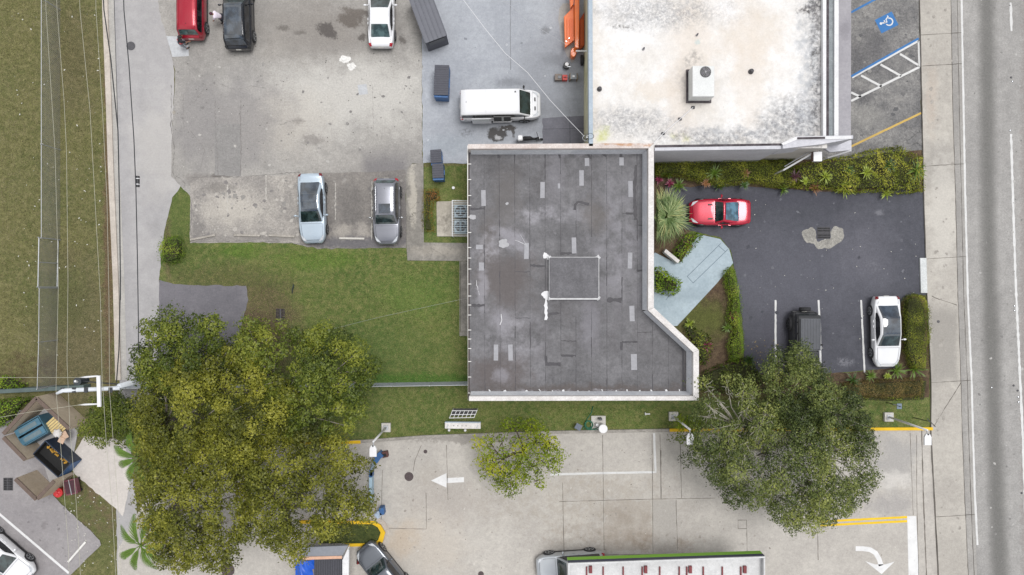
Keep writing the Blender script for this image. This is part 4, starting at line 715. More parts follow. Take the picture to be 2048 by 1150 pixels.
tree('dark dense tree crown reaching over the black off roader', [(1535, 752), (1552, 715), (1572, 698), (1622, 706), (1650, 720), (1668, 745), (1698, 775), (1752, 810), (1772, 862), (1740, 895), (1640, 890), (1570, 860)], (1640, 815), 4.8, 7.4, m_dg, MATS['pale_bark'], seed=13, spacing=.9, cr=.65, leaf=.12, dens=1, tone0=.36, group=grp2, gaps=.1, under=.5, twigs=2, bthick=.7)
tree('largest pale limbed tree with its crown spread south over the forecourt', [(1385, 900), (1460, 868), (1560, 845), (1680, 850), (1765, 880), (1757, 930), (1770, 955), (1752, 985), (1762, 1005), (1735, 1042), (1692, 1072), (1640, 1068), (1615, 1092), (1568, 1062), (1536, 1030), (1490, 1022), (1440, 990), (1418, 945)], (1562, 868), 4.8, 7.8, m_dg, MATS['pale_bark'], seed=21, spacing=.9, cr=.68, leaf=.12, dens=1.0, tone0=.5, group=grp2, gaps=.06, under=.3, twigs=5, bthick=.9)
tree('small sparse lime green tree leaning over the forecourt kerb', [(936, 952), (962, 920), (945, 893), (985, 870), (1005, 842), (1018, 832), (1030, 855), (1050, 833), (1068, 842), (1075, 860), (1095, 860), (1120, 890), (1132, 912), (1122, 940), (1095, 958), (1098, 985), (1050, 975), (1040, 1003), (1000, 1002), (980, 972)], (1046, 896), 2.8, 4.6, m_lm, m_barkd, seed=15, spacing=.8, cr=.5, leaf=.13, dens=.62, tone0=.45, tv=.35, gaps=.22, under=.1, thick=.1, twigs=3)
tree('low bright green sapling beneath the lamp head at the yellow kerb end', [(1345, 850), (1352, 833), (1385, 838), (1415, 860), (1420, 895), (1395, 905), (1375, 895), (1355, 888)], (1385, 866), 2.0, 3.2, m_lm, m_barkd, seed=17, spacing=.75, cr=.5, leaf=.11, dens=.8, tone0=.25, tv=.2, under=.2, thick=.07)
# hedges: clipped foliage over a twiggy core
m_core = simple('twigs', A('3a3c1e'), .95, var=.4, scale=8)
def hedge(label, poly, z, mat, leaf=.062, dens=1150, tone0=.5, tv=.3, seed=1, rough=.17, group='hedges and shrub borders', cat='hedge', name='hedge', inset=.2):
    rr = random.Random(seed); pl = PX(poly, z * .8); xs = [p[0] for p in pl]; ys = [p[1] for p in pl]; cx, cy = sum(xs) / len(xs), sum(ys) / len(ys)
    T = thing(name, label, cat, (cx, cy, 0), group=group); n = int(abs(area(pl)) * dens); P = []; N = []; Tn = []
    while len(P) < n:
        x, y = rr.uniform(min(xs) - .1, max(xs) + .1), rr.uniform(min(ys) - .1, max(ys) + .1)
        if rr.random() < .3:
            k = rr.randrange(len(pl)); f = rr.random(); p0, p1 = pl[k], pl[(k + 1) % len(pl)]; x, y = p0[0] + (p1[0] - p0[0]) * f + rr.gauss(0, .05), p0[1] + (p1[1] - p0[1]) * f + rr.gauss(0, .05)
            P.append((x - cx, y - cy, rr.uniform(.03, .85) * z)); N.append((rr.gauss(0, 1), rr.gauss(0, 1), .4)); Tn.append(tone0 + rr.gauss(-.05, .16)); continue
        wob = (.12 if rough < .2 else .3) * mnoise.noise(Vector((x * 2.1, y * 2.1, seed)))
        if not inside(pl, x + wob, y + wob): continue
        e = edist(pl, x, y); s_ = mnoise.noise(Vector((x * 1.4, y * 1.4, seed * 3.1)))
        zz = z * min(1, .55 + e * 1.6) + s_ * rough * 3 - rr.random() ** 2 * .35 * (1 if e > .1 else 2) * z * .8
        P.append((x - cx, y - cy, max(.04, zz))); N.append((rr.gauss(0, .6), rr.gauss(0, .6), .8))
        Tn.append(tone0 + tv * (mnoise.noise(Vector((x * .9, y * .9, 9 + seed))) * 1.6) + s_ * .25 + rr.gauss(0, .14))
    leafmesh('foliage', np.array(P), np.array(N), leaf * nrg.uniform(.6, 1.5, n), np.array(Tn), mat, T)
    ip = [(cx + (x - cx) * (1 - inset) , cy + (y - cy) * (1 - inset)) for x, y in pl]
    ip = []
    for i, (x, y) in enumerate(pl):
        a, b = pl[i - 1], pl[(i + 1) % len(pl)]; dx, dy = b[0] - a[0], b[1] - a[1]; l = math.hypot(dx, dy) or 1; sg = 1 if area(pl) > 0 else -1
        ip.append((x - dy / l * .26 * sg, y + dx / l * .26 * sg))
    MB().prism(ip, 0, z * .5).build('twigs', m_core, T, world=True); return T
m_hed = leafmat('hedge_leaf', [A('3e4414'), A('5f691f'), A('808c29'), A('a4a836'), A('c0bb4c')], .2)
m_hed2 = leafmat('hedge_leaf_fresh', [A('3f5413'), A('5a7a1c'), A('7a9a25'), A('9db433'), A('bcc34a')], .25)
m_hedo = leafmat('hedge_leaf_orange', [A('4b5b14'), A('73701c'), A('97852a'), A('a86a35'), A('b9783a')], .2)
m_hedr = leafmat('hedge_leaf_russet', [A('3f3a1c'), A('5b5426'), A('756a35'), A('8a7440'), A('a58d55')], .2)
hedge('long clipped hedge under the south wall of the white roofed building', [(1313, 322), (1440, 317), (1560, 317), (1590, 316), (1594, 372), (1560, 373), (1500, 364), (1440, 372), (1350, 350), (1313, 350)], 1.1, m_hed, seed=2, tone0=.5)
hedge('mixed shrub border between the sign arm and the sidewalk', [(1594, 332), (1640, 318), (1700, 312), (1745, 300), (1800, 292), (1820, 305), (1848, 315), (1850, 380), (1800, 386), (1760, 380), (1700, 384), (1660, 376), (1600, 374)], 1.0, m_hed, seed=3, tone0=.62, tv=.5, rough=.25, leaf=.1, dens=360)
hedge('curved fresh green hedge dividing the dark asphalt from the entrance path', [(1450, 545), (1462, 534), (1472, 545), (1480, 575), (1486, 610), (1482, 640), (1488, 670), (1490, 700), (1480, 725), (1462, 722), (1457, 690), (1468, 660), (1455, 640), (1462, 600), (1452, 570)], .9, m_hed2, seed=4, tone0=.5)
hedge('tall clipped hedge beside the sidewalk, east of the white sedan', [(1815, 600), (1830, 588), (1850, 592), (1862, 620), (1864, 660), (1858, 700), (1856, 740), (1826, 735), (1814, 700), (1812, 650)], 1.1, m_hed, seed=5, tone0=.42)
hedge('low russet and lime hedge at the south end of the dark car park', [(1690, 768), (1740, 762), (1846, 756), (1846, 794), (1780, 798), (1700, 792)], .8, m_hedr, seed=6, tone0=.55)
hedge('thin lime edging of the low hedge on the grass strip', [(1690, 790), (1780, 795), (1847, 793), (1848, 764), (1841, 764), (1840, 800), (1775, 801), (1690, 797)], .5, m_hed2, seed=16, tone0=.75)
hedge('orange and lime patchwork hedge beside the walkway and condenser slab', [(845, 377), (876, 376), (879, 398), (866, 402), (864, 430), (868, 462), (845, 462), (843, 430)], .6, m_hedo, seed=7, tone0=.5, tv=.6, leaf=.06, dens=600)
hedge('rounded bright bush beside the alley at the lawn corner', [(314, 492), (322, 476), (345, 470), (358, 480), (360, 505), (352, 523), (330, 528), (316, 520)], 1.2, m_hed2, seed=8, tone0=.42, cat='bush', name='bush', tv=.4, leaf=.07, dens=700)
hedge('round leafy shrub with a pink bloom against the white parapet', [(1308, 540), (1322, 534), (1335, 545), (1350, 553), (1363, 562), (1362, 580), (1348, 590), (1330, 588), (1310, 582)], 1.1, m_hed2, seed=9, tone0=.55, cat='shrub', name='shrub', leaf=.14, dens=260)
hedge('dense shrub between the fan palm and the entrance path', [(1348, 500), (1365, 470), (1395, 466), (1408, 472), (1380, 505), (1362, 524), (1352, 515)], .8, m_hed2, seed=10, tone0=.45, cat='shrub', name='shrub', leaf=.12, dens=300)
hedge('loose shrub with pink flowers below the slanting parapet', [(1370, 650), (1385, 645), (1395, 660), (1420, 670), (1426, 695), (1415, 730), (1400, 725), (1385, 690), (1372, 670)], .8, m_gr, seed=11, tone0=.6, cat='shrub', name='shrub', leaf=.15, dens=150)
hedge('dark shrubs at the foot of the curved hedge by the parking line', [(1455, 725), (1500, 715), (1512, 740), (1530, 765), (1470, 790), (1400, 780), (1395, 750)], .8, m_gr, seed=12, tone0=.45, cat='shrub', name='shrub', leaf=.14, dens=170)
hedge('bright green shrub at the west edge by the dark rail', [(-30, 755), (10, 752), (38, 765), (42, 778), (0, 782), (-30, 785)], 1, m_hed2, seed=13, tone0=.5, cat='shrub', name='shrub', leaf=.12, dens=300)
hedge('bright green shrub at the west edge behind the bin store wall', [(-30, 806), (10, 800), (48, 798), (30, 820), (10, 850), (-30, 860)], 1.4, m_hed2, seed=14, tone0=.4, cat='shrub', name='shrub', leaf=.12, dens=300)
m_isl = grassmat('island_grass', A('3e4b1e'), A('354218'), A('545a2c'))
kerbed('island_soil', [(640, 1046), (745, 1046), (757, 1052), (762, 1064), (758, 1080), (744, 1086), (640, 1086)], .1, m_isl)
isl = PX([(600, 1040), (748, 1041), (762, 1049), (771, 1064), (766, 1083), (755, 1091), (690, 1092)]); isi = PX([(600, 1046), (745, 1047), (756, 1053), (762, 1064), (757, 1079), (747, 1085), (690, 1086)])
mb = MB()
for i in range(len(isl) - 1): mb.prism([isl[i], isl[i + 1], isi[i + 1], isi[i]], 0, .15)
mb.build('island_kerb', mk3)['kind'] = 'structure'
kerbed('island_apron', [(740, 1038), (758, 1036), (770, 1042), (780, 1060), (777, 1080), (765, 1092), (757, 1091.5), (767, 1083.5), (772, 1064), (762.5, 1048.5), (748.5, 1040.5)], .06, pave('apron_stained', A('c4bcb2'), A('a08f80'), A('cec6bc'), finev=.14))
# rosettes (blade leaved plants)
def blades(mb, c, n, L, w, pitch=(20, 70), rr=rnd, droop=.25, seg=3, tones=None):
    for k in range(n):
        a = rr.uniform(0, 6.283); p = R(rr.uniform(*pitch)); l = L * rr.uniform(.75, 1.15); x, y, z = c; prev = None
        ca, sa = math.cos(a), math.sin(a); P = []
        for i in range(seg + 1):
            t = i / seg; r = l * t * math.cos(p); zz = z + l * t * math.sin(p) - droop * l * t * t; ww = w * (1 - t) ** .7 * (.6 + t) if i < seg else 0.002
            P.append(((x + ca * r - sa * ww / 2, y + sa * r + ca * ww / 2, zz), (x + ca * r + sa * ww / 2, y + sa * r - ca * ww / 2, zz)))
        mb.strip([q[0] for q in P], [q[1] for q in P])
def bladecol(name, hx, v=.35): return simple(name, A(hx), .5, var=v, scale=3)
cols = {'green': bladecol('blade_green', '5f7a24'), 'lime': bladecol('blade_lime', '97a83a'), 'dark': bladecol('blade_dark', '3d5a1e'), 'red': bladecol('blade_red', '7a3a3c'), 'orange': bladecol('blade_orange', '8f6440'), 'maroon': bladecol('blade_maroon', '54303a'), 'pink': bladecol('blade_pink', '943a58')}
def rosette(px, py, L, col, label, n=30, w=.085, z=.3, cat='plant', pitch=(15, 65)):
    if py < 372 and px > 1400: z = .95
    L *= (.8 + .45 * ((px * 13 + py * 7) % 10) / 10); c = W(px, py, z + .2); T = thing('rosette_plant', label, cat, (c[0], c[1], 0), group='rosette plants in the borders')
    mb = MB(); blades(mb, (0, 0, z), n, L, w, pitch, random.Random(int(px * 7 + py))); mb.build('leaves', cols[col], T)
    MB().cyl((0, 0, -.02), .05, z + .04, 8).build('stem', m_core, T)
for a in ((1335, 345, .75, 'green', 'spiky green plant between hedge and building corner'), (1358, 371, .8, 'green', 'spiky green plant just above the fan palm'), (1318, 358, .5, 'pink', 'deep pink leaved plant against the building corner'), (1341, 367, .45, 'pink', 'pink leaved plant between two spiky green plants'),
          (1430, 345, .7, 'green', 'spiky plant growing out of the long hedge, above the red coupe'), (1413, 366, .45, 'orange', 'coppery plant at the hedge foot above the red coupe'), (1493, 346, .5, 'orange', 'coppery rosette in the middle of the long hedge'), (1568, 378, .75, 'green', 'spiky green plant on the asphalt edge at the hedge end', ), (1592, 352, .75, 'maroon', 'dark maroon rosette below the leaning sign arm'),
          (1630, 375, .6, 'orange', 'copper rosette spilling on the asphalt beneath the lamp box'), (1653, 352, .6, 'lime', 'lime striped rosette right of the maroon one'), (1690, 377, .8, 'lime', 'large lime fan of blades on the asphalt edge'), (1612, 362, .5, 'lime', 'small lime rosette between maroon and copper plants'), (1735, 345, .7, 'lime', 'lime rosette mid border north of the drain'), (1775, 388, .6, 'lime', 'lime sprawling plant nearest the drain side sidewalk'), (1700, 340, .6, 'dark', 'dark green tuft in the mixed border'),
          (1780, 330, .8, 'dark', 'dark arching plant in the mixed border near the sidewalk'), (1835, 340, .9, 'green', 'long bladed plant at the sidewalk end of the border'), (1440, 380 - 8, .5, 'dark', 'dark grassy tuft at the foot of the long hedge'), (1490, 370, .5, 'dark', 'second dark tuft at the foot of the long hedge, further east'),
          (1795, 742, .7, 'green', 'spiky plant directly south of the white sedan bonnet'), (1830, 738, .95, 'green', 'largest spiky plant in the corner of the tall hedge'), (1743, 752, .6, 'green', 'spiky plant south of the bay line beside the white sedan'), (1778, 753, .35, 'lime', 'small yellow rosette south of the white sedan'), (1708, 762, .6, 'dark', 'dark spiky plant at the south kerb of the dark car park'),
          (1322, 572, .35, 'pink', 'pink bloom among the round leafy shrub'), (1376, 490, .4, 'orange', 'coppery plant in the shrub beside the entrance path'), (1468, 632, .45, 'red', 'red leaved plant halfway along the curved hedge'), (1455, 655, .55, 'green', 'green spiky plant left of the curved hedge'), (1415, 692, .4, 'pink', 'pink flowered plant under the slanting parapet'), (1380, 648, .45, 'lime', 'lime sprig beside the slanting parapet'), (1498, 722, .6, 'dark', 'dark spiky plant at the asphalt edge left of the parking line')):
    rosette(*a)
# fan palm
m_fan = leafmat('fan_frond', [A('3c5226'), A('5c7640'), A('7d955a'), A('a2b47c'), A('c4c282')], .2)
def settone(o, vals):
    at = o.data.attributes.new('tone', 'FLOAT', 'FACE'); at.data.foreach_set('value', np.array(vals, dtype=np.float32))
def fanpalm(px, py, z, label):
    c = W(px, py, z); T = thing('fan_palm', label, 'palm', (c[0], c[1], 0)); rr = random.Random(5)
    MB().tube([(0, 0, 0), (.05, 0, z * .5), (0, 0, z)], [.17, .14, .16], 10).build('trunk', m_bark, T)
    mb = MB(); mbr = MB(); tn = []
    for k in range(54):
        a = k * 2.4 + rr.uniform(-.2, .2); p = R(88 - 80 * (k / 53) ** .8); l = rr.uniform(.35, .95); ca, sa = math.cos(a), math.sin(a); hub = Vector((ca * l * math.cos(p), sa * l * math.cos(p) * 1.15, z + l * math.sin(p) * .8)); t0 = rr.uniform(.15, .8)
        mbr.tube([(0, 0, z - .1), tuple(hub)], [.02, .012], 4); fwd = Vector((ca * math.cos(p * .6), sa * math.cos(p * .6), math.sin(p * .6) * .5)).normalized(); side = Vector((-sa, ca, rr.uniform(-.5, .5))).normalized(); nb = 17
        for j in range(nb):
            b = R(-80 + 160 * j / (nb - 1) + rr.uniform(-4, 4)); dr = fwd * math.cos(b) + side * math.sin(b); L = rr.uniform(.9, 1.35) * (1 - .2 * abs(b)); u = dr.cross(Vector((0, 0, 1)))
            u = (u.normalized() if u.length > .01 else side) * .021
            q0 = hub; q1 = hub + dr * L * .5 + Vector((0, 0, .03)); q2 = hub + dr * L + Vector((0, 0, -rr.uniform(.15, .5) * L))
            if (q2.x + c[0]) < W(1311, 0, z)[0] and z > 0: q2.x = W(1311, 0, z)[0] - c[0] + rr.uniform(0, .1)
            if (q1.x + c[0]) < W(1311, 0, z)[0]: q1.x = W(1311, 0, z)[0] - c[0] + rr.uniform(0, .1)
            mb.strip([tuple(q0 - u * .4), tuple(q1 - u), tuple(q2 - u * .1)], [tuple(q0 + u * .4), tuple(q1 + u), tuple(q2 + u * .1)]); t1 = t0 + rr.gauss(0, .14); tn += [t1, min(1, t1 + .12)]
    settone(mb.build('fronds', m_fan, T), tn); mbr.build('petioles', cols['lime'], T)
fanpalm(1330, 434, 3.2, 'pale green fan palm against the parapet in front of the red coupe')
def featherpalm(px, py, z, label, L=2.1, n=9, seed=1):
    c = W(px, py, z); T = thing('feather_palm', label, 'palm', (c[0], c[1], 0), group='feather palms at the tree edge'); rr = random.Random(seed)
    MB().tube([(0, 0, 0), (.1, 0, z * .5), (0, 0, z)], [.15, .12, .1], 10).build('trunk', m_bark, T); mb = MB(); mr = MB()
    for k in range(n):
        a = 6.283 * k / n + rr.uniform(-.2, .2); ca, sa = math.cos(a), math.sin(a); el = R(rr.uniform(15, 60)); P = []
        for i in range(10):
            t = i / 9; r = L * t * math.cos(el * (1 - .6 * t)); P.append(Vector((ca * r, sa * r, z + L * (t * math.sin(el) - .95 * t * t))))
        mr.tube(P, [.04 * (1 - .85 * i / 9) for i in range(10)], 4)
        for i in range(46):
            t = .14 + .84 * i / 45; f = t * 9; j = min(8, int(f)); q = P[j].lerp(P[j + 1], f - j); tg = (P[j + 1] - P[j]).normalized(); sd = Vector((-sa, ca, 0)); ll = .62 * math.sin(math.pi * min(1, t * .85 + .12)) + .1
            for sg in (-1, 1):
                dr = (sd * sg * .42 + tg * .9 + Vector((0, 0, -.12))).normalized(); e = q + dr * ll; u = tg * .024
                mb.add([tuple(q - u), tuple(q + u), tuple(q + dr * ll * .6 + u * .8), tuple(e), tuple(q + dr * ll * .6 - u * .8)], [(0, 1, 2, 3, 4)])
    mb.build('leaflets', simple('leaflet', A('5f7d2a'), .8, var=.3, scale=2), T); mr.build('midribs', cols['green'], T)
featherpalm(278, 915, 4.0, 'feather palm sticking out beside the pale bin store apron', seed=2)
featherpalm(282, 1090, 4.0, 'feather palm sticking out at the south end of the alley', seed=3)
# loose leaf litter and paper scraps
def litter(name, label, n, box, size, mat, seed):
    rr = random.Random(seed); mb = MB()
    for _ in range(n):
        x, y = rr.uniform(box[0], box[2]), rr.uniform(box[1], box[3]); w = W(x, y); a = rr.uniform(0, 6.28); s_ = size * rr.uniform(.5, 1.6)
        P = [(w[0] + s_ * math.cos(a + k * 1.57) * (1 if k % 2 else .55), w[1] + s_ * math.sin(a + k * 1.57) * (1 if k % 2 else .55), .03 + rr.uniform(0, .03)) for k in range(4)]; mb.add(P, [(0, 1, 2, 3)])
    o = mb.build(name, mat); tag(o, label, 'litter', kind='stuff')
m_scrap = simple('scrap', A('d8d6cc'), .8, var=.2); m_dead = simple('dead_leaf', A('8a7a5a'), .9, var=.5, scale=1)
litter('leaf_litter', 'pale scraps and leaves strewn over the west field', 90, (30, 20, 205, 720), .055, m_scrap, 1)
litter('leaf_litter', 'scraps scattered on the dark front car park', 60, (1485, 400, 1845, 740), .035, m_scrap, 2)
litter('leaf_litter', 'dead leaves on the dark asphalt under the curved hedge', 60, (1490, 680, 1560, 745), .05, m_dead, 3)
litter('leaf_litter', 'dead leaves and scraps on the soil by the south west trees', 70, (140, 980, 240, 1140), .045, m_scrap, 4)
litter('leaf_litter', 'dark specks and leaves over the back parking lot', 90, (350, 90, 840, 340), .035, simple('dark_leaf', A('3f3a35'), .9), 5)
litter('leaf_litter', 'dead leaves over the forecourt concrete', 80, (770, 890, 1820, 1130), .03, simple('dark_leaf', A('3f3a35'), .9), 6)

# short grass blades over the lawns and the field
def grass(name, label, poly, dens, cols_, seed, avoid=()):
    pl = PX(poly); xs = [p[0] for p in pl]; ys = [p[1] for p in pl]; n = int((max(xs) - min(xs)) * (max(ys) - min(ys)) * dens)
    X = nrg.uniform(min(xs), max(xs), n); Y = nrg.uniform(min(ys), max(ys), n); keep = np.zeros(n, bool); j = len(pl) - 1
    for i in range(len(pl)):
        (x1, y1), (x2, y2) = pl[i], pl[j]; m = ((y1 > Y) != (y2 > Y)) & (X < (x2 - x1) * (Y - y1) / (y2 - y1 + 1e-12) + x1); keep ^= m; j = i
    X, Y = X[keep], Y[keep]; n = len(X); P = np.stack([X, Y, nrg.uniform(.0, .05, n)], 1); N = nrg.normal(size=(n, 3)) * .6 + np.array([0, 0, .7])
    big = .5 + .28 * np.sin(X * .9 + 1.3 * np.sin(Y * .7 + seed)) * np.cos(Y * 1.1 + 1.7 * np.sin(X * .6)) + nrg.normal(size=n) * .22
    o = leafmesh(name, P, N, nrg.uniform(.04, .11, n), big, leafmat(name + '_blade', cols_, .15, .7), None, aspect=.3); tag(o, label, 'grass', kind='stuff')
grass('grass', 'short patchy green grass of the rear lawn', [(383, 492), (580, 494), (640, 503), (810, 502), (812, 526), (915, 528), (917, 762), (480, 762), (500, 640), (502, 570), (370, 562), (336, 550), (335, 510), (365, 505), (375, 440)], 190, [A('3e5020'), A('5a7030'), A('76863f'), A('929554'), A('aaa472')], 1)
grass('grass', 'green grass strip between the slatted fence and the forecourt kerb', [(700, 785), (935, 782), (940, 812), (1400, 812), (1400, 800), (1855, 806), (1857, 850), (1340, 852), (1100, 856), (700, 876)], 200, [A('384a18'), A('506525'), A('687a30'), A('808a40'), A('989658')], 2)
grass('dry_grass', 'dry olive grass of the west field', [(0, -20), (196, -20), (210, 300), (222, 560), (230, 750), (0, 750)], 150, [A('4a4823'), A('646137'), A('7b754b'), A('938a69'), A('aaa083')], 3)
# ------------------------------------------------------------------ vehicles
def carpaint(name, col, metal=.0, rough=.25, coat=.6): return simple(name, col, rough, metal, var=.04, scale=1.2, coat=coat)
m_tyre = simple('tyre', (.02, .02, .022, 1), .85); m_rim = simple('rim', A('b8bcc0'), .3, .6, var=.2, scale=12); m_rimd = simple('rim_dark', A('4a4c50'), .35, .5); m_blk = simple('black_trim', (.018, .018, .02, 1), .5); m_gap = simple('panel_gap', (.03, .03, .032, 1), .8)
m_chrome = simple('chrome', A('d8dadd'), .15, .9, var=.05); m_lamp = simple('lamp_lens', A('dfe3e8'), .08, .2, var=.15, scale=10, ior=1.6); m_red = simple('tail_lamp', A('b5182c'), .15, var=.2, scale=8, coat=.6); m_plate = simple('number_plate', A('e6e4dc'), .5, var=.1, scale=20)
def glassmat(name, base, spec=1.9):
    t = NT(name); n = t.noise(2.2, 3, .5); n2 = t.noise(5.5, 4, .6)
    c = t.mix(t.rng(n.outputs['Fac'], .42, .6), base, tuple(x * 2.6 + .006 for x in base[:3]) + (1,)); c = t.mix(t.rng(n2.outputs['Fac'], .58, .72, 0, .18), c, (.12, .14, .13, 1))
    t.b.inputs['IOR'].default_value = spec; MATS[name] = t.done(c, .04); return MATS[name]
m_wind = glassmat('windscreen_glass', (.008, .016, .017, 1)); m_side = glassmat('side_glass', (.008, .009, .011, 1), 1.7); m_rearg = glassmat('rear_glass', (.03, .05, .05, 1)); m_roofg = glassmat('roof_glass', (.012, .018, .026, 1), 2.1); m_blueg = glassmat('blue_glass', (.03, .07, .10, 1), 2.0)
def interp(keys, x, sm=.1):
    xs = [k[0] for k in keys]; ys = [k[1] for k in keys]
    return float(np.mean([np.interp(x + d_, xs, ys) for d_ in np.linspace(-sm, sm, 7)]))
def car(label, cat, px, py, ang, L, Wd, Hh, prof, paint, name='parked_car', glassroof=False, roofglass=None, rim=None, lamps=(m_lamp, m_red), ends=(.66, .8), flare=0, group='cars parked around the buildings', sideg=None, rearg=None, sunroof=None, box=0, extra=None, mirrors=None, bodylow=None):
    w = W(px, py); T = thing(name, label, cat, (w[0], w[1], .02), R(ang), group); h2 = L / 2
    wbx, wtx, rtx, rbx, belt, nose, tail = prof; cowl = belt + .02
    top = [(-h2, tail - .18), (-h2 + .1, tail - .03), (-h2 + .3, tail), (rbx, belt + .02), (wbx, cowl), (h2 - .45, nose), (h2 - .12, nose - .1), (h2, nose - .28)]
    wid = [(-h2, ends[1]), (-h2 + .14, ends[1] + .1), (-h2 + .4, .96), (-h2 + .9, 1), (h2 - 1.2, 1), (h2 - .6, .95), (h2 - .28, .86), (h2 - .1, ends[0] + .06), (h2, ends[0] - .08)] if box != 2 else [(-h2, ends[1]), (-h2 + .1, ends[1] + .06), (-h2 + .4, 1), (h2 - .8, 1), (h2 - .35, .94), (h2 - .1, ends[0] + .1), (h2, ends[0])]
    zt = lambda x: interp(top, x, .06); wf = lambda x: interp(wid, x, .08) * Wd / 2
    zb = lambda x: .2 + .12 * max(0, abs(x) - h2 + .5) / .5
    def surf(x, f, off=0):                 # point on the upper body at lateral fraction f
        a = abs(f); z = zt(x) + .035 * (1 - a * a) - (.05 if not box else .02) * max(0, (a - .75) / .25) ** 2 + off; return (x, f * wf(x) * .93, z)
    st_ = [-h2, -h2 + .04, -h2 + .12, -h2 + .3] + list(np.linspace(-h2 + .55, h2 - .6, 16)) + [h2 - .4, h2 - .22, h2 - .1, h2 - .03, h2]; rows = []
    for x in st_:
        z0, z1, ww = zb(x), zt(x), wf(x); hs_ = z1 - z0
        half = [(.88, z0), (.97, z0 + .1), (1.0, z0 + .45 * hs_), (.985, z0 + .75 * hs_), (.955, z1 - .06), (.9, z1 - .008), (.7, z1 + .012), (.35, z1 + .028), (0, z1 + .035)]
        if box: half[4] = (.98, z1 - .03); half[5] = (.95, z1)
        rows.append([(x, -f * ww, z) for f, z in half] + [(x, f * ww, z) for f, z in half[-2::-1]])
    mb = MB(); n = len(rows[0]); mb.v = [p for r in rows for p in r]
    mb.f = [(i * n + j, i * n + j + 1, (i + 1) * n + j + 1, (i + 1) * n + j) for i in range(len(rows) - 1) for j in range(n - 1)]
    mb.f += [tuple(range(n - 1, -1, -1)), tuple((len(rows) - 1) * n + j for j in range(n))] + [(i * n + n - 1, i * n, (i + 1) * n, (i + 1) * n + n - 1) for i in range(len(rows) - 1)]
    body = mb.build('body', paint, T, smooth=True, subsurf=1)
    # black sills and bumper lower parts
    mb = MB(); mb.box((0, 0, .22), (L * .5, Wd * .965, .16)); mb.box((h2 - .2, 0, .34), (.34, Wd * ends[0] * .8, .16)); mb.box((-h2 + .2, 0, .34), (.38, Wd * ends[1] * .9, .18)); mb.build('sill', bodylow or m_blk, T, bevel=.03)
    # cabin
    yb, yt = Wd / 2 * .9, Wd / 2 * (.93 if box else .7)
    if box == 2: yt = Wd / 2 * .86
    roofk = [(rbx, belt - .02), (rtx, Hh - .05), ((rtx + wtx) / 2, Hh), (wtx, Hh - .035), (wbx, cowl - .02)]; hz = lambda x: interp(roofk, x, .05 if not box else .02)
    cst = sorted(set([rbx, wbx] + list(np.linspace(rbx, rtx, 5)) + list(np.linspace(rtx, wtx, 9)) + list(np.linspace(wtx, wbx, 6)))); rows = []
    def cy(x, z):
        t = max(0, min(1, (z - belt) / (Hh - belt))); taper = 1 - .07 * max(0, (x - wtx) / max(.01, wbx - wtx)) - .08 * max(0, (rtx - x) / max(.01, rtx - rbx)); return (yb + (yt - yb) * t ** 1.15) * taper
    for x in cst:
        z = max(belt - .02, hz(x)); b0 = belt - .06
        half = [(cy(x, b0), b0), (cy(x, b0 + (z - b0) * .5), b0 + (z - b0) * .5), (cy(x, z), z - .07 * min(1, (z - b0))), (cy(x, z) - .05, z - .015), (cy(x, z) * .6, z + .015), (0, z + .025)]
        rows.append([(x, -f, q) for f, q in half] + [(x, f, q) for f, q in half[-2::-1]])
    mb = MB(); n = len(rows[0]); mb.v = [p for r in rows for p in r]; mb.f = [(i * n + j, i * n + j + 1, (i + 1) * n + j + 1, (i + 1) * n + j) for i in range(len(rows) - 1) for j in range(n - 1)] + [tuple(range(n - 1, -1, -1)), tuple((len(rows) - 1) * n + j for j in range(n))]
    mb.build('cabin', paint, T, smooth=True)
    def cs(x, f, off=.014):
        z = max(belt, hz(x)); yy = cy(x, z); a = abs(f); return (x, f * (yy - .03), z + .025 - .012 * a * a - (.05 * max(0, (a - .8) / .2) ** 2) + off)
    g0, g1 = wbx - .015, wtx + .02
    m1 = .93
    MB().grid(lambda u, v: cs(g0 + (g1 - g0) * u, -m1 + 2 * m1 * v, .024), 8, 10).build('windscreen', m_wind, T, smooth=True)
    MB().grid(lambda u, v: cs(rtx - .03 + (rbx + .03 - rtx + .03) * u, -.88 + 1.76 * v, .024), 8, 10).build('rear_window', rearg or m_rearg, T, smooth=True)
    if glassroof: MB().grid(lambda u, v: cs(wtx + .1 + (rtx - wtx - .2) * u, -.9 + 1.8 * v, .048), 14, 10).build('glass_roof', roofglass or m_roofg, T, smooth=True)
    if sunroof: MB().grid(lambda u, v: cs(sunroof[0] + (sunroof[1] - sunroof[0]) * u, -.62 + 1.24 * v, .016), 4, 6).build('sunroof', m_roofg, T, smooth=True)
    for sd in (-1, 1):
        x0, x1 = rbx + (rtx - rbx) * .55 + .05, wbx - (wbx - wtx) * .12
        def sg(u, v):
            zlo = belt + .015; xx = x0 + (x1 - x0) * u; zhi = max(zlo + .01, min(hz(xx) - .12, Hh - .14)); z = zlo + (zhi - zlo) * v; return (xx, sd * (cy(xx, z) + .014), z)
        MB().grid(sg, 24, 4).build('side_window', sideg or m_side, T, smooth=True)
        for xp in ((x0 + x1) / 2 - .02, x0 + (x1 - x0) * .18):
            zh = min(hz(xp) - .12, Hh - .13)
            if zh > belt + .1: MB().add([(xp - .035, sd * (cy(xp, belt) + .02), belt), (xp + .035, sd * (cy(xp, belt) + .02), belt), (xp + .035, sd * (cy(xp, zh) + .02), zh), (xp - .035, sd * (cy(xp, zh) + .02), zh)], [(0, 1, 2, 3)]).build('pillar', m_blk, T)
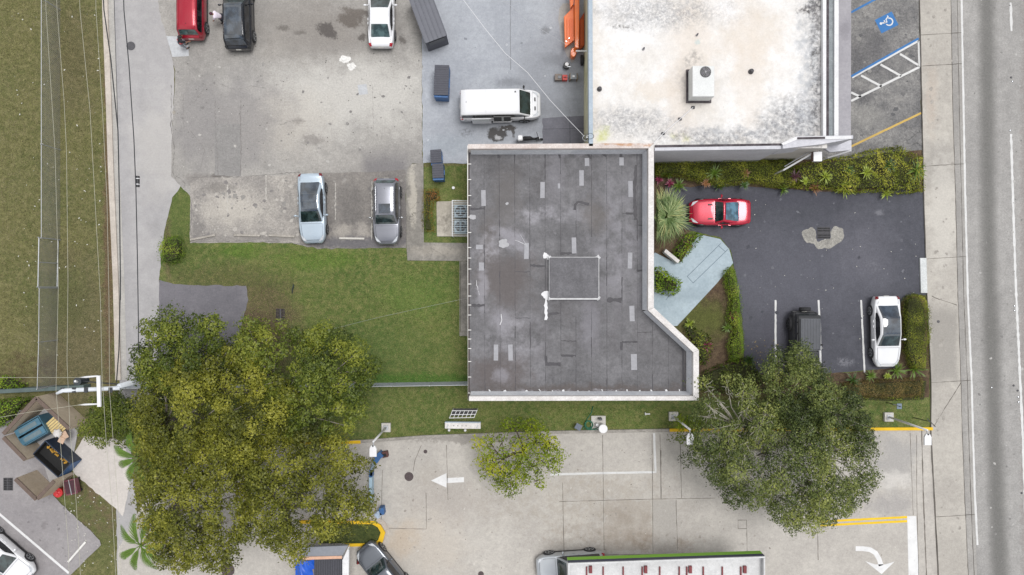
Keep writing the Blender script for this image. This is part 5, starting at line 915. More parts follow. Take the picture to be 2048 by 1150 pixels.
        if mirrors is not False:
            mx = wbx - .42; mm = MB().tube([(mx, sd * yb, belt + .02), (mx - .02, sd * (Wd / 2 + .06), belt + .06)], .03, 6); mm.ball((mx - .03, sd * (Wd / 2 + .14), belt + .09), (.07, .12, .075), 10, 6)
            mm.build('mirror', mirrors or paint, T, smooth=True)
        hl = MB().grid(lambda u, v: (h2 - .1 - .12 * v - (.1 + .26 * v) * u, sd * wf(h2 - .1 - .12 * v - (.1 + .26 * v) * u) * (.58 + .3 * v), zt(h2 - .1 - .12 * v - (.1 + .26 * v) * u) + .03 - .02 * v), 6, 6); hl.build('headlight', lamps[0], T, smooth=True)
        xt = -h2
        tl = MB().grid(lambda u, v: (xt + .02 + .2 * u, sd * (wf(xt + .02 + .2 * u) * (.78 + .225 * v)), zt(xt + .02 + .2 * u) + .02 - .11 * v * v), 5, 5); tl.build('tail_lamp', lamps[1], T, smooth=True)
        for xd in (wtx - .55, rtx + .25): MB().box((xd, sd * (wf(xd) * .99), belt - .14), (.16, .03, .03)).build('door_handle', mirrors or paint, T)

    for a, b in (([surf(wbx + .1, f, .012) for f in np.linspace(-.86, .86, 9)], .008), ([surf(x, .84, .012) for x in np.linspace(wbx + .1, h2 - .35, 8)], .007), ([surf(x, -.84, .012) for x in np.linspace(wbx + .1, h2 - .35, 8)], .007), ([surf(h2 - .22, f, .008) for f in np.linspace(-.7, .7, 7)], .008)): MB().tube(a, b, 4).build('panel_gap', m_gap, T)
    if rbx > -h2 + .35:
        for a in ([surf(x, .82, .012) for x in np.linspace(rbx - .05, -h2 + .15, 5)], [surf(x, -.82, .012) for x in np.linspace(rbx - .05, -h2 + .15, 5)]): MB().tube(a, .007, 4).build('panel_gap', m_gap, T)
    for s_ in (-.2, .45): MB().tube([cs(wbx - .06, s_, .03), cs(wbx - .2, s_ + .42, .035)], .012, 4).build('wiper', m_blk, T)
    gr = MB(); gr.grid(lambda u, v: (h2 + .012 - .05 * abs(2 * v - 1) ** 2, (v - .5) * Wd * ends[0] * .62, .42 + .2 * u), 2, 6); gr.build('grille', m_blk, T)
    MB().box((-h2 - .005, 0, tail - .3), (.02, .34, .15)).build('number_plate', m_plate, T)
    if box == 1 and name == 'parked_car' or 'SUV' in label or 'off' in label:
        pass
    MB().cyl((rtx + .35, 0, Hh - .03), .03, .08, 6, .01).build('roof_aerial', m_blk, T)
    rr_ = .34 if Hh < 1.6 else .375; wx = L * .295
    for sx in (wx, -wx * 1.0):
        for sd in (-1, 1):
            ar = MB(); yy = wf(sx) * (1.0 + flare); seg = 18
            pts = [(sx + (rr_ + .05) * math.cos(R(t)), (rr_ + .05) * math.sin(R(t)) + rr_ + .0) for t in range(-20, 201, 13)]
            ar.add([(x, sd * (yy - .16), z) for x, z in pts] + [(x, sd * (yy + .006), z) for x, z in pts], [(i, i + 1, len(pts) + i + 1, len(pts) + i) for i in range(len(pts) - 1)] + [tuple(range(len(pts), 2 * len(pts)))]); ar.build('wheel_arch', m_blk, T)
            tw = .2; wl = MB().tube([(sx, sd * (yy - tw + .02), rr_ - .01), (sx, sd * (yy - tw + .03), rr_ - .01), (sx, sd * (yy + .03), rr_ - .01), (sx, sd * (yy + .045), rr_ - .01)], [rr_ - .03, rr_, rr_, rr_ - .035], 28)
            wo_ = wl.build('wheel', m_tyre, T, smooth=False)
            rm = MB()
            for k in range(5):
                a = k * 1.2566; rm.add([(sx + .05 * math.cos(a + 1.2), sd * (yy + .052), rr_ + .05 * math.sin(a + 1.2)), (sx + (rr_ - .1) * math.cos(a - .16), sd * (yy + .05), rr_ + (rr_ - .1) * math.sin(a - .16)), (sx + (rr_ - .1) * math.cos(a + .16), sd * (yy + .05), rr_ + (rr_ - .1) * math.sin(a + .16)), (sx + .05 * math.cos(a + 2.6), sd * (yy + .052), rr_ + .05 * math.sin(a + 2.6))], [(0, 1, 2, 3)])
            ring = [(math.cos(R(t)), math.sin(R(t))) for t in range(0, 360, 15)]; m_ = len(ring); r1, r2 = rr_ - .11, rr_ - .07
            rm.add([(sx + c * r1, sd * (yy + .05), rr_ + s_ * r1) for c, s_ in ring] + [(sx + c * r2, sd * (yy + .047), rr_ + s_ * r2) for c, s_ in ring], [(i, (i + 1) % m_, m_ + (i + 1) % m_, m_ + i) for i in range(m_)])
            rm.ball((sx, sd * (yy + .045), rr_), (.05, .015, .05), 8, 6); rm.build('rim', rim or m_rim, wo_)
    if extra: extra(T, dict(cs=cs, surf=surf, hz=hz, zt=zt, wf=wf, cy=cy, yb=yb, yt=yt, h2=h2, L=L, Wd=Wd, Hh=Hh, belt=belt))
    return T
#      prof = windscreen base, windscreen top, rear roof end, rear glass base (x), belt, nose, tail heights
sed = lambda L: (L * .2, L * .035, -L * .2, -L * .375, .93, .78, 1.02)
suv = lambda L, b=1.0: (L * .2, L * .07, -L * .4, -L * .465, b, .92, b + .02)
pt_red = carpaint('paint_red', A('b01f35'), .3, .3); pt_blackb = carpaint('paint_black_blue', (.006, .008, .014, 1), .1, .12, .4); pt_white = carpaint('paint_white', A('f2f3f6')); pt_ice = carpaint('paint_ice_silver', A('c3d2df'), .35, .3); pt_grey = carpaint('paint_grey', A('8e9099'), .45, .3); pt_silver = carpaint('paint_silver', A('c6cbd0'), .4, .3); pt_graph = carpaint('paint_graphite', A('6f747c'), .45, .3); pt_wine = carpaint('paint_sports_red', A('c01a3a'), .25, .25); pt_mblack = carpaint('paint_matt_black', (.03, .031, .034, 1), 0, .45, .1)
def rails(c_, col=m_chrome):
    def fn(T, g):
        for sd in (-1, 1):
            xs = np.linspace(g['h2'] * .1, -g['h2'] * .78, 10); MB().tube([(x, sd * (g['cy'](x, g['hz'](x)) - .07), g['hz'](x) + .06) for x in xs], .022, 6).build('roof_rail', col, T, smooth=True)
        if c_: c_(T, g)
    return fn
m_redd = simple('tail_lamp_dark', A('7a1620'), .2, var=.2, scale=8, coat=.6)
def spoiler(T, g): MB().grid(lambda u, v: (-g['L'] * .4 - .2 * u, (v - .5) * 1.2, g['Hh'] - .04 + .02 * u), 2, 4).build('spoiler', m_blk, T)
car('red boxy SUV parked beside the person at its rear corner', 'car', 392.5, 24, 90, 4.25, 1.8, 1.66, (.95, .6, -1.72, -1.98, 1.02, .92, 1.05), pt_red, extra=rails(None, pt_red), lamps=(m_lamp, m_redd))
car('black SUV parked nose up beside the person in white', 'car', 483.5, 36, 91.5, 4.85, 1.92, 1.7, suv(4.85), pt_blackb, glassroof=True, extra=rails(None, pt_blackb), rim=m_rim, lamps=(m_lamp, m_blk), rearg=m_roofg)
car('white sedan with grey rear window and red tail lamps in the upper car park', 'car', 766, 35, 90, 4.6, 1.8, 1.45, sed(4.6), pt_white)
car('pale silver sedan with all dark glass roof parked by the lawn edge', 'car', 629.5, 419, -88, 4.75, 1.84, 1.46, sed(4.75), pt_ice, glassroof=True, rearg=m_roofg, lamps=(m_lamp, m_redd))
car('grey SUV with sunroof and red tail lamps parked by the walkway', 'car', 777, 425, -89.5, 4.5, 1.86, 1.65, suv(4.5), pt_grey, sunroof=(.22, -.42), extra=rails(None), mirrors=m_chrome)
car('red sports coupe with blue tinted rear glass parked against the fan palm', 'car', 1434.5, 426, 180, 4.15, 1.84, 1.28, (.42, -.08, -.2, -1.25, .86, .72, .9), pt_wine, rearg=m_blueg, ends=(.7, .74), rim=m_rimd,
    extra=lambda T, g: [MB().grid(lambda u, v: g['surf'](g['L'] * .15 - .08 + .3 * u + .05 * v, sd * (.5 + .12 * v), .02), 4, 3).build('bonnet_vent', m_blk, T) for sd in (-1, 1)])
car('white sedan with sweeping black glass roof beside the tall hedge', 'car', 1762.5, 662, -89, 4.85, 1.86, 1.46, sed(4.85), pt_white, glassroof=True, rearg=m_roofg, lamps=(m_lamp, m_redd))
car('grey SUV parked at an angle beside the yellow island kerb', 'car', 772, 1137, 129, 4.6, 1.86, 1.66, suv(4.6), pt_graph, extra=rails(None))
car('silver SUV nosing out from under the green canopy', 'car', 1140, 1125, 184, 4.7, 1.9, 1.72, suv(4.7, 1.04), pt_silver, extra=rails(None))
car('white sedan cut by the west edge of the view in the south west car park', 'car', 18, 1103, -41, 4.8, 1.84, 1.46, sed(4.8), pt_white)
def jeep(T, g):
    mb = MB(); z = 1.9; x0, x1 = -1.62, .42; y0 = .66
    mb.box(((x0 + x1) / 2, 0, z), (x1 - x0, y0 * 2, .05))
    for k in range(13): mb.box(((x0 + x1) / 2, -y0 + .05 + k * (2 * y0 - .1) / 12, z + .035), (x1 - x0 - .06, .035, .03))
    mb.build('roof_rack', simple('rack_grey', A('55585f'), .55), T, bevel=.008)
    mb = MB(); mb.box((x1 + .05, 0, z - .01), (.04, y0 * 2 + .1, .06))
    for sd in (-1, 1): mb.tube([(x1, sd * y0, z - .03), (.62, sd * .74, 1.2)], .02, 5)
    mb.build('rack_bar', m_rimd, T)
    mb = MB().tube([(-2.12, -.02, 1.0), (-2.15, -.02, 1.0), (-2.32, -.02, 1.0), (-2.35, -.02, 1.0)], [.33, .38, .38, .33], 24); mb.build('spare_wheel', m_tyre, T)
    for sd in (-1, 1):
        for sx in (1.24, -1.24): MB().grid(lambda u, v: (sx - .55 + 1.1 * u, sd * (.82 + .17 * v), .98 - .12 * v - .3 * abs(2 * u - 1) ** 3), 8, 3).build('mudguard', m_blk, T)
    MB().box((2.12, 0, .55), (.18, 1.5, .22)).build('bumper', m_blk, T, bevel=.03); MB().box((-2.02, 0, .55), (.16, 1.5, .2)).build('bumper', m_blk, T, bevel=.03)
car('black off roader with ribbed roof rack, half under the tree', 'car', 1599, 682, -90, 4.1, 1.72, 1.83, (.62, .48, -1.82, -1.9, 1.15, 1.08, 1.12), pt_mblack, box=2, ends=(.8, .92), flare=.06, extra=jeep, rim=m_rimd, mirrors=m_blk, lamps=(m_lamp, m_blk))
def van(T, g):
    MB().box((-1.27, -1.09, 1.08), (1.3, .05, 1.45)).build('sliding_door', pt_white, T, bevel=.03)
    MB().box((-1.27, -1.122, 1.45), (1.05, .012, .5)).build('door_panel', simple('panel_white', A('d4dad9'), .4), T, bevel=.003)
    MB().box((.12, -.96, 1.12), (1.15, .08, 1.3)).build('doorway', m_blk, T)
    MB().box((.15, -1.003, 1.2), (.14, .03, .9)).build('door_post', simple('panel_white', A('d4dad9'), .4), T)
    MB().box((.12, -1.01, .42), (1.25, .1, .07)).build('door_step', pt_white, T)
    for sd in (-1, 1): MB().grid(lambda u, v: g['surf'](2.3 + .09 * u + .05 * v * sd * 0, sd * (.2 + .3 * v), .016), 2, 5).build('bonnet_vent', m_blk, T)
    mb = MB()
    for x in (-.95,): mb.tube([g['cs'](x, f, .012) for f in np.linspace(-.95, .95, 9)], .012, 4)
    mb.build('roof_rib', simple('panel_white', A('d4dad9'), .4), T)
    MB().cyl((1.02, .62, 1.99), .05, .05, 8).build('roof_light', m_blk, T)
car('white panel van with its sliding side door open', 'van', 1001, 217, 1, 5.45, 1.98, 2.0, (2.05, 1.28, -2.6, -2.68, 1.15, 1.1, 1.2), pt_white, name='panel_van', box=2, ends=(.72, .94), extra=van, mirrors=m_blk, rearg=pt_white, sideg=None)
# blank the van's cargo side glass: white panels over the rear half
# ------------------------------------------------------------------ people
def person(px, py, face, label, shirt, trouser, hair, bend=0.0, arms='down', cap=None):
    w = W(px, py); T = thing('person', label, 'person', (w[0], w[1], .02), R(face))
    f = bend; c, s_ = math.cos(f), math.sin(f)
    def tp(y, z): return (y, z)      # helper kept simple: x forward, y left
    hip = 0.92
    def up(d_, x=0.0): return (s_ * d_ + x * c, hip + c * d_ - x * s_)
    V, E, Rd = [], [], []
    def v(x, y, z, r, p=None):
        V.append((x, y, z)); Rd.append(r); i = len(V) - 1
        if p is not None: E.append((p, i))
        return i
    pel = v(0, 0, hip, .13); q = up(.22); ab = v(q[0], 0, q[1], .125, pel); q = up(.42); ch = v(q[0], 0, q[1], .14, ab); q = up(.54); nk = v(q[0], 0, q[1], .06, ch); q = up(.62, .02); hd0 = v(q[0], 0, q[1], .075, nk); q = up(.71, .03); v(q[0], 0, q[1], .1, hd0); hx, hz_ = q
    arm = []
    for sd in (-1, 1):
        h = v(0, sd * .1, hip - .06, .1, pel); k = v(.05 * sd + .05, sd * .12, .5, .065, h); a = v(.02 + .1 * (sd > 0), sd * .13, .1, .042, k); v(.16 + .1 * (sd > 0), sd * .14, .05, .035, a)
        q = up(.47); sh = v(q[0], sd * .19, q[1], .06, ch); fx = .5 if arms == 'reach' else .12
        q = up(.2 + (.12 if arms == 'reach' else 0), .12 if arms == 'down' else .24); el = v(q[0], sd * .27, q[1], .042, sh); q = up(.0 + (.25 if arms == 'reach' else 0), .2 if arms == 'down' else .46); wr = v(q[0], sd * .25, q[1], .028, el); dx = Vector((q[0] - V[el][0], 0, q[1] - V[el][2])).normalized()
        pm = v(q[0] + dx.x * .07, sd * .25, q[1] + dx.z * .07, .026, wr); arm.append((sh, el, wr))
        for j, ln_ in enumerate((.06, .075, .07, .055)):
            o = (j - 1.5) * .02; b = Vector(V[pm]); f1 = v(b.x + dx.x * .03, b.y + o, b.z + dx.z * .03, .009, pm); b = Vector(V[f1]); v(b.x + dx.x * ln_ * .7 + .015, b.y, b.z + dx.z * ln_ * .7, .008, f1)
        th = v(V[wr][0] + .02 + dx.x * .03, sd * .22, V[wr][2] + dx.z * .03, .011, wr); v(V[th][0] + .02 + dx.x * .03, sd * .2, V[th][2] + dx.z * .03, .009, th)
    def skin(nm, V, E, Rd, mat):
        me = bpy.data.meshes.new(nm); me.from_pydata(V, E, []); me.materials.append(mat); o = bpy.data.objects.new(nm, me); COL.objects.link(o); o.parent = T
        m = o.modifiers.new('skin', 'SKIN'); m.use_smooth_shade = True
        for i, r in enumerate(Rd): me.skin_vertices[0].data[i].radius = (r, r); 
        me.skin_vertices[0].data[0].use_root = True; u = o.modifiers.new('sub', 'SUBSURF'); u.levels = 1; u.render_levels = 1; return o
    skin('body', V, E, Rd, simple('skin_tone', A('a9785c'), .6))
    sh = [(ab, .16), (ch, .195), (arm[0][0], .11), (arm[0][1], .065), (arm[1][0], .11), (arm[1][1], .065), (pel, .155)]; idx = {a: i for i, (a, _) in enumerate(sh)}
    skin('shirt', [V[a] for a, _ in sh], [(idx[pel], idx[ab]), (idx[ab], idx[ch]), (idx[ch], idx[arm[0][0]]), (idx[arm[0][0]], idx[arm[0][1]]), (idx[ch], idx[arm[1][0]]), (idx[arm[1][0]], idx[arm[1][1]])], [r for _, r in sh], shirt)
    tv = [(0, 0, hip, .148)]; te = []
    for sd in (-1, 1):
        b = len(tv); tv += [(0, sd * .1, hip - .07, .115), (.05 * sd + .05, sd * .12, .5, .08), (.02 + .1 * (sd > 0), sd * .13, .12, .06)]; te += [(0, b), (b, b + 1), (b + 1, b + 2)]
    skin('trousers', [t[:3] for t in tv], te, [t[3] for t in tv], trouser)
    sh_ = MB()
    for sd in (-1, 1): sh_.ball((.1 + .1 * (sd > 0), sd * .135, .05), (.15, .055, .05), 10, 6)
    sh_.build('shoes', m_blk, T, smooth=True)
    MB().ball((hx - .015, 0, hz_ + .035), (.115, .105, .1), 14, 8).build('hair', hair, T, smooth=True)
    fc = MB().ball((hx + .108, 0, hz_ - .0), (.018, .014, .02), 6, 4).ball((hx + .02, .1, hz_), (.025, .015, .03), 6, 4).ball((hx + .02, -.1, hz_), (.025, .015, .03), 6, 4); fc.build('nose_and_ears', MATS['skin_tone'], T, smooth=True)
    ey = MB()
    for sd in (-1, 1): ey.ball((hx + .1, sd * .035, hz_ + .015), (.012, .014, .008), 6, 4)
    ey.ball((hx + .1, 0, hz_ - .05), (.01, .028, .006), 6, 4); ey.build('eyes_and_mouth', m_blk, T)
    return T
pA = person(372, 95, 35, 'person in black top with red and white band, standing behind the red SUV', simple('shirt_black', (.015, .016, .022, 1), .8), simple('jeans_pale', A('a8adb5'), .8), simple('hair_black', (.012, .01, .01, 1), .6), bend=.5, arms='reach')
bd = MB().tube([(.1, -.19, 1.13), (.1, .19, 1.13)], .12, 8).build('shirt_band', simple('band_red', A('d2636c'), .8), pA)
person(452, 43, 180, 'person in white and pink top leaning beside the black SUV', simple('shirt_white', A('f0e6f2'), .8), simple('jeans_navy', (.015, .02, .035, 1), .8), simple('hair_maroon', A('4a1c30'), .6), bend=.65, arms='reach')
# ------------------------------------------------------------------ scooter
c = W(1058, 281); T = thing('motor_scooter', 'black scooter with white top box parked in the building shadow by the puddle', 'scooter', (c[0], c[1], .012), R(2))
MB().tube([(-.65, 0, .55), (-.3, 0, .72), (.1, 0, .7), (.2, 0, .5), (.45, 0, .45), (.6, 0, .75), (.62, 0, .95)], [.1, .16, .15, .1, .09, .08, .05], 10).build('body', m_blk, T, smooth=True)
MB().box((-.62, 0, 1.0), (.4, .44, .32), top=.8).build('top_box', pt_white, T, bevel=.09); MB().tube([(-.3, 0, .84), (.05, 0, .86), (.2, 0, .78)], [.12, .13, .06], 8).build('seat', m_tyre, T, smooth=True)
MB().tube([(.5, -.34, 1.05), (.6, 0, 1.0), (.5, .34, 1.05)], .022, 6).build('handlebar', m_blk, T)
for sd in (-1, 1): MB().ball((.52, sd * .32, 1.22), (.02, .06, .05), 8, 6).build('mirror', m_chrome, T)
for x in (-.6, .72):
    wl = MB().tube([(x, -.05, .25), (x, -.04, .25), (x, .04, .25), (x, .05, .25)], [.2, .25, .25, .2], 20).build('wheel', m_tyre, T); MB().cyl((0, 0, 0), .01, .01).v
    MB().tube([(x, -.055, .25), (x, .055, .25)], .12, 12).build('rim', m_rim, wl)
MB().ball((.7, 0, .78), (.06, .08, .07), 8, 6).build('headlight', m_lamp, T, smooth=True)
# ------------------------------------------------------------------ street lamps
m_lampw = simple('lamp_white', A('ececee'), .4, var=.04); m_galv = simple('galvanised', A('b9bcc0'), .45, .3); m_conc = pave('base_concrete', A('cfccc6'), A('bdbab4'), A('dcd9d3'), finev=.1, big=2)
def street_lamp(px, py, label, back=0, square=True):
    w = W(px, py); T = thing('street_lamp', label, 'street lamp', (w[0], w[1], 0), group='lamps along the grass strip'); hh = 5.0
    MB().box((0, 0, .12), (.62, .62, .26)).build('base', m_conc, T, bevel=.02); MB().box((0, 0, .27), (.32, .32, .05)).build('base_plate', m_galv, T)
    MB().tube([(0, 0, .25), (0, 0, hh)], [.075, .06], 12).build('pole', m_lampw, T, smooth=True)
    MB().tube([(0, 0, hh - .1), (0, -.3, hh + .02)], .035, 8).build('arm', m_galv, T)
    mb = MB().prism([(-.12, -.22), (.12, -.22), (.22, -.42), (.22, -.92), (-.22, -.92), (-.22, -.42)], hh - .06, hh + .08); mb.build('lamp_head', m_lampw, T, bevel=.015)
    MB().box((0, -.66, hh - .075), (.3, .4, .03)).build('lens', m_lamp, T); MB().box((0, -.25, hh + .1), (.08, .08, .06)).build('photocell', m_blk, T)
street_lamp(773, 854, 'white lamp on square concrete base west of the lattice frame')
street_lamp(1346, 832, 'white lamp near the south east corner of the grey roof')
street_lamp(1775, 833, 'white lamp at the sidewalk end of the grass strip')
# ------------------------------------------------------------------ fences
def netmat(name, col, scale, dens, base=None):
    t = NT(name); m = t.n.new('ShaderNodeMapping'); m.inputs['Rotation'].default_value = (R(45), R(45), R(45)); m.inputs['Scale'].default_value = (scale,) * 3; t.l.new(t.co, m.inputs[0])
    n = t.n.new('ShaderNodeTexWhiteNoise'); n.noise_dimensions = '3D'
    sp = t.n.new('ShaderNodeSeparateXYZ'); t.l.new(m.outputs[0], sp.inputs[0]); a = t.math('LESS_THAN', t.math('FRACT', sp.outputs[0]), dens); b = t.math('LESS_THAN', t.math('FRACT', sp.outputs[2]), dens); f = t.math('MAXIMUM', a, b)
    t.done(col, .5); tr = t.n.new('ShaderNodeBsdfTransparent'); mx = t.n.new('ShaderNodeMixShader'); t.l.new(f, mx.inputs[0]); t.l.new(tr.outputs[0], mx.inputs[1]); t.l.new(t.b.outputs[0], mx.inputs[2]); t.l.new(mx.outputs[0], t.n['Material Output'].inputs[0])
    MATS[name] = t.m; return t.m
m_net = netmat('chain_link', A('a3a3a4'), 14, .2); m_slat = pave('slatted_mesh', A('b3bac2'), A('9ba3ac'), A('c6ccd3'), finev=.25, big=2, fine=40)
def chainfence(label, pts, hh, mat, post=3.0, rail=m_galv, thick=0, postmat=None):
    P = dense(PX(pts), post); cx = sum(p[0] for p in P) / len(P); cy_ = sum(p[1] for p in P) / len(P); T = thing('chain_link_fence', label, 'fence', (cx, cy_, 0))
    mb = MB(); Q = dense(PX(pts), .5)
    if thick:
        L_, R_ = ribbon(Q, thick); 
        for i in range(len(Q) - 1): mb.prism([L_[i], L_[i + 1], R_[i + 1], R_[i]], .05, hh)
    else: mb.strip([(x, y, .03) for x, y in Q], [(x, y, hh) for x, y in Q])
    mb.build('mesh', mat, T, world=True); MB().tube([(x, y, hh + .02) for x, y in P], .022, 6).build('top_rail', rail, T, world=True)
    for x, y in P: MB().tube([(x, y, -.02), (x, y, hh + .08)], .035, 6).build('post', postmat or rail, T, world=True)
chainfence('grey chain link fence running north to south across the west field', [(120, -300), (121, 20), (121, 300), (121, 480)], 2.1, m_net, post=6)
chainfence('lower run of chain link fence below the gate in the west field', [(117, 576), (116, 680), (113, 770)], 2.1, m_net, post=6)
chainfence('light grey slatted fence between the rear lawn and the grass strip', [(240, 770), (500, 768), (720, 766.5), (938, 763)], 1.9, m_slat, post=2.35, thick=.03, postmat=m_galv)
g0, g1 = W(118, 479), W(116, 574); T = thing('field_gate', 'double framed chain link gate in the west field fence', 'gate', ((g0[0] + g1[0]) / 2, (g0[1] + g1[1]) / 2, 0))
mb = MB(); mb.strip([(g0[0], g0[1], .1), (g1[0], g1[1], .1)], [(g0[0], g0[1], 2.2), (g1[0], g1[1], 2.2)]); mb.build('mesh', m_net, T, world=True)
ym = (g0[1] + g1[1]) / 2; xm = (g0[0] + g1[0]) / 2
for a, b in (((*g0[:2], .1), (*g1[:2], .1)), ((*g0[:2], 2.2), (*g1[:2], 2.2)), ((xm, ym, .1), (xm, ym, 2.2)), ((*g0[:2], .0), (*g0[:2], 2.3)), ((*g1[:2], 0), (*g1[:2], 2.3))): MB().tube([a, b], .035, 6).build('frame_bar', m_galv, T, world=True)
# concrete rail wall at the west edge
m_wallg = simple('painted_wall_green', A('5c6a69'), .8, var=.2, scale=1, bump=.2)
a, b = W(-300, 800), W(182, 775); dx = Vector((b[0] - a[0], b[1] - a[1], 0)).normalized(); n_ = Vector((-dx.y, dx.x, 0)) * .28
MBw = MB().prism([(a[0], a[1]), (b[0], b[1]), (b[0] + n_.x, b[1] + n_.y), (a[0] + n_.x, a[1] + n_.y)], 0, .9); tag(MBw.build('low_wall', m_wallg, bevel=.03), 'low dark green concrete wall at the west edge above the bin store', 'wall')
# ------------------------------------------------------------------ utility pole
def pt(px, py, h): return Vector(W(px, py, h))
m_pole = simple('pole_concrete', A('dfe4ea'), .7, var=.12, scale=2)
bx, by = W(268, 768)[:2]; T = thing('utility_pole', 'tall pale utility pole with white cross arm above the bin store', 'utility pole', (bx, by, 0))
top = pt(116, 785, 9.2); arm_c = pt(202, 779, 8.2)
# the pole stands vertical: its top is where the line of sight meets it
P0 = Vector((bx, by, 0)); tx_, ty_ = W(238, 772, 8.0)[:2]
P0 = Vector((tx_, ty_, 0)); T.location = (tx_, ty_, 0)
MB().tube([(0, 0, 0), (0, 0, 8.0)], [.2, .14], 10).build('pole', m_pole, T, smooth=True)
def rel(px, py, h): w = W(px, py, h); return (w[0] - tx_, w[1] - ty_, h)
MB().tube([rel(113, 787, 8.1), rel(126, 781, 8.1), rel(175, 779, 8.0), rel(240, 776, 8.0)], [.07, .13, .13, .12], 8).build('bracket_arm', m_pole, T, smooth=True)
a, b = rel(200.5, 751, 8.2), rel(198, 813, 8.2); MB().box(((a[0] + b[0]) / 2, (a[1] + b[1]) / 2, 8.25), (.2, abs(a[1] - b[1]), .14), .03).build('cross_arm', m_lampw, T)
for x, y, x2, y2 in ((196, 752, 172, 754), (195, 808, 170, 809)): MB().tube([rel(x, y, 8.25), rel(x2, y2, 8.2), rel(x2 - 14, y2 + 1, 8.0)], [.05, .06, .02], 6).build('insulator', m_lampw, T, smooth=True)
for x in (125, 148, 172, 221): MB().box(rel(x, 780, 8.14), (.22, .3, .05)).build('clamp', m_rimd, T)
q = rel(160, 762, 7.2); MB().tube([(q[0], q[1], 6.6), (q[0], q[1], 7.5)], .24, 14).build('transformer', simple('transformer_grey', A('3a4045'), .5, var=.3), T); MB().tube([(q[0], q[1], 7.5), (q[0], q[1] + .05, 7.7)], .07, 8).build('bushing', m_lampw, T)
MB().tube([(q[0], q[1], 7.2), (0, 0, 7.4)], .04, 6).build('bracket', m_rimd, T)
# overhead lines
m_wire = simple('wire_pale', A('b9b7a6'), .5); m_wired = simple('cable_black', (.02, .022, .025, 1), .6)
def wire(label, pts, h, r, mat, sag=0):
    P = [W(x, y, h) for x, y in pts]; mb = MB(); mb.tube(P, r, 5); o = mb.build('overhead_cable' if r > .02 else 'overhead_wire', mat); tag(o, label, 'cable', 'overhead lines along the west field'); return o
wire('thin pale wire, first from the west, over the chain link fence', [(88, -200), (92, 20), (110, 300), (117, 560), (112, 780), (122, 900), (137, 1100), (142, 1300)], 8, .011, m_wire)
wire('thin pale wire, second from the west, over the field', [(108, -200), (114, 20), (128, 200), (133, 300), (136, 560), (134, 720), (140, 860), (152, 1000), (161, 1150), (165, 1300)], 8, .011, m_wire)
wire('thin pale wire, third from the west, over the field grass', [(152, -200), (160, 20), (180, 220), (190, 400), (201, 600), (204, 750), (213, 890), (224, 1010), (232, 1160), (236, 1300)], 8.2, .011, m_wire)
wire('thin pale wire running closest to the field kerb', [(188, -200), (192, 20), (205, 220), (214, 400), (218, 600), (219, 780), (227, 890), (236, 1010), (243, 1160), (247, 1300)], 8.2, .011, m_wire)
wire('thick black cable bundle above the pale kerb', [(198, -200), (208, 20), (222, 120), (236, 260), (239, 400), (241, 560), (238, 700), (233, 765)], 7, .035, m_wired)
wire('second black cable crossing the alley edge', [(222, -200), (229, 20), (233, 160), (236, 260), (240, 420), (241.5, 600)], 7, .016, m_wired)
wire('black cable above the middle of the alley carrying a splice box', [(242, -200), (248, 20), (258, 130), (268, 280), (272, 380), (275, 520), (277, 650), (277, 700)], 7, .03, m_wired)
c = W(275.5, 363, 6.9); T = thing('splice_box', 'small black splice box with white bands hanging on the alley cable', 'cable box', c)
MB().tube([(0, -.33, 0), (0, .33, 0)], .11, 10).build('case', m_blk, T, bevel=.01)
for y in (-.17, .17): MB().tube([(0, y - .02, 0), (0, y + .02, 0)], .125, 10).build('band', m_lampw, T)
wire('thin line running west from the cross arm insulator', [(-200, 752), (4, 755), (168, 755)], 8.1, .011, m_wire)
wire('lower thin line running west past the bin store', [(-200, 860), (4, 834), (60, 824), (150, 811), (172, 809)], 8.1, .011, m_wire)
wire('white cable slanting over the yard to the building corner', [(905, -30), (927, 0), (970, 57), (1010, 106), (1055, 145), (1100, 200), (1140, 243), (1168, 272)], 4.5, .014, m_lampw)
wire('thin grey cable crossing the upper yard', [(1000, 0), (1020, 10), (1060, 45), (1100, 70), (1135, 90)], 4.2, .012, m_galv)
wire('white cable over the white roof down to the grey roof corner', [(1308, 286), (1326, 267), (1360, 238), (1386, 215)], 5.25, .02, m_lampw)
for x, y, lb in ((1326, 267, 'nearest to the grey roof corner'), (1360, 238, 'in the middle of the cable'), (1386, 215, 'nearest to the rooftop air unit')):
    c = W(x, y, NZ); T = thing('cable_support', 'small black cable stand on the white roof, ' + lb, 'cable stand', (c[0], c[1], NZ - .05), group='cable stands on the white roof'); MB().box((0, 0, .06), (.2, .16, .12)).build('foot', m_tar, T); MB().cyl((0, 0, .1), .03, .15, 6).build('stem', m_tar, T)
wire('thin pale wire above the rear lawn', [(640, 664), (760, 634), (935, 596)], .4, .006, m_galv)
c = W(1172, 278, 4.6); T = thing('service_mast', 'cable service mast with loops at the inner building corner', 'service mast', (c[0], c[1], 0)); MB().tube([(0, 0, 0), (0, 0, 5.2)], .04, 8).build('mast', m_galv, T)
for k in range(3): MB().tube([(.25 * math.cos(t) + .1 * k, .18 * math.sin(t) + .05 * k, 4.9 + .05 * k) for t in np.linspace(0, 6.2, 14)], .015, 4).build('cable_loop', m_wired if k else m_galv, T)
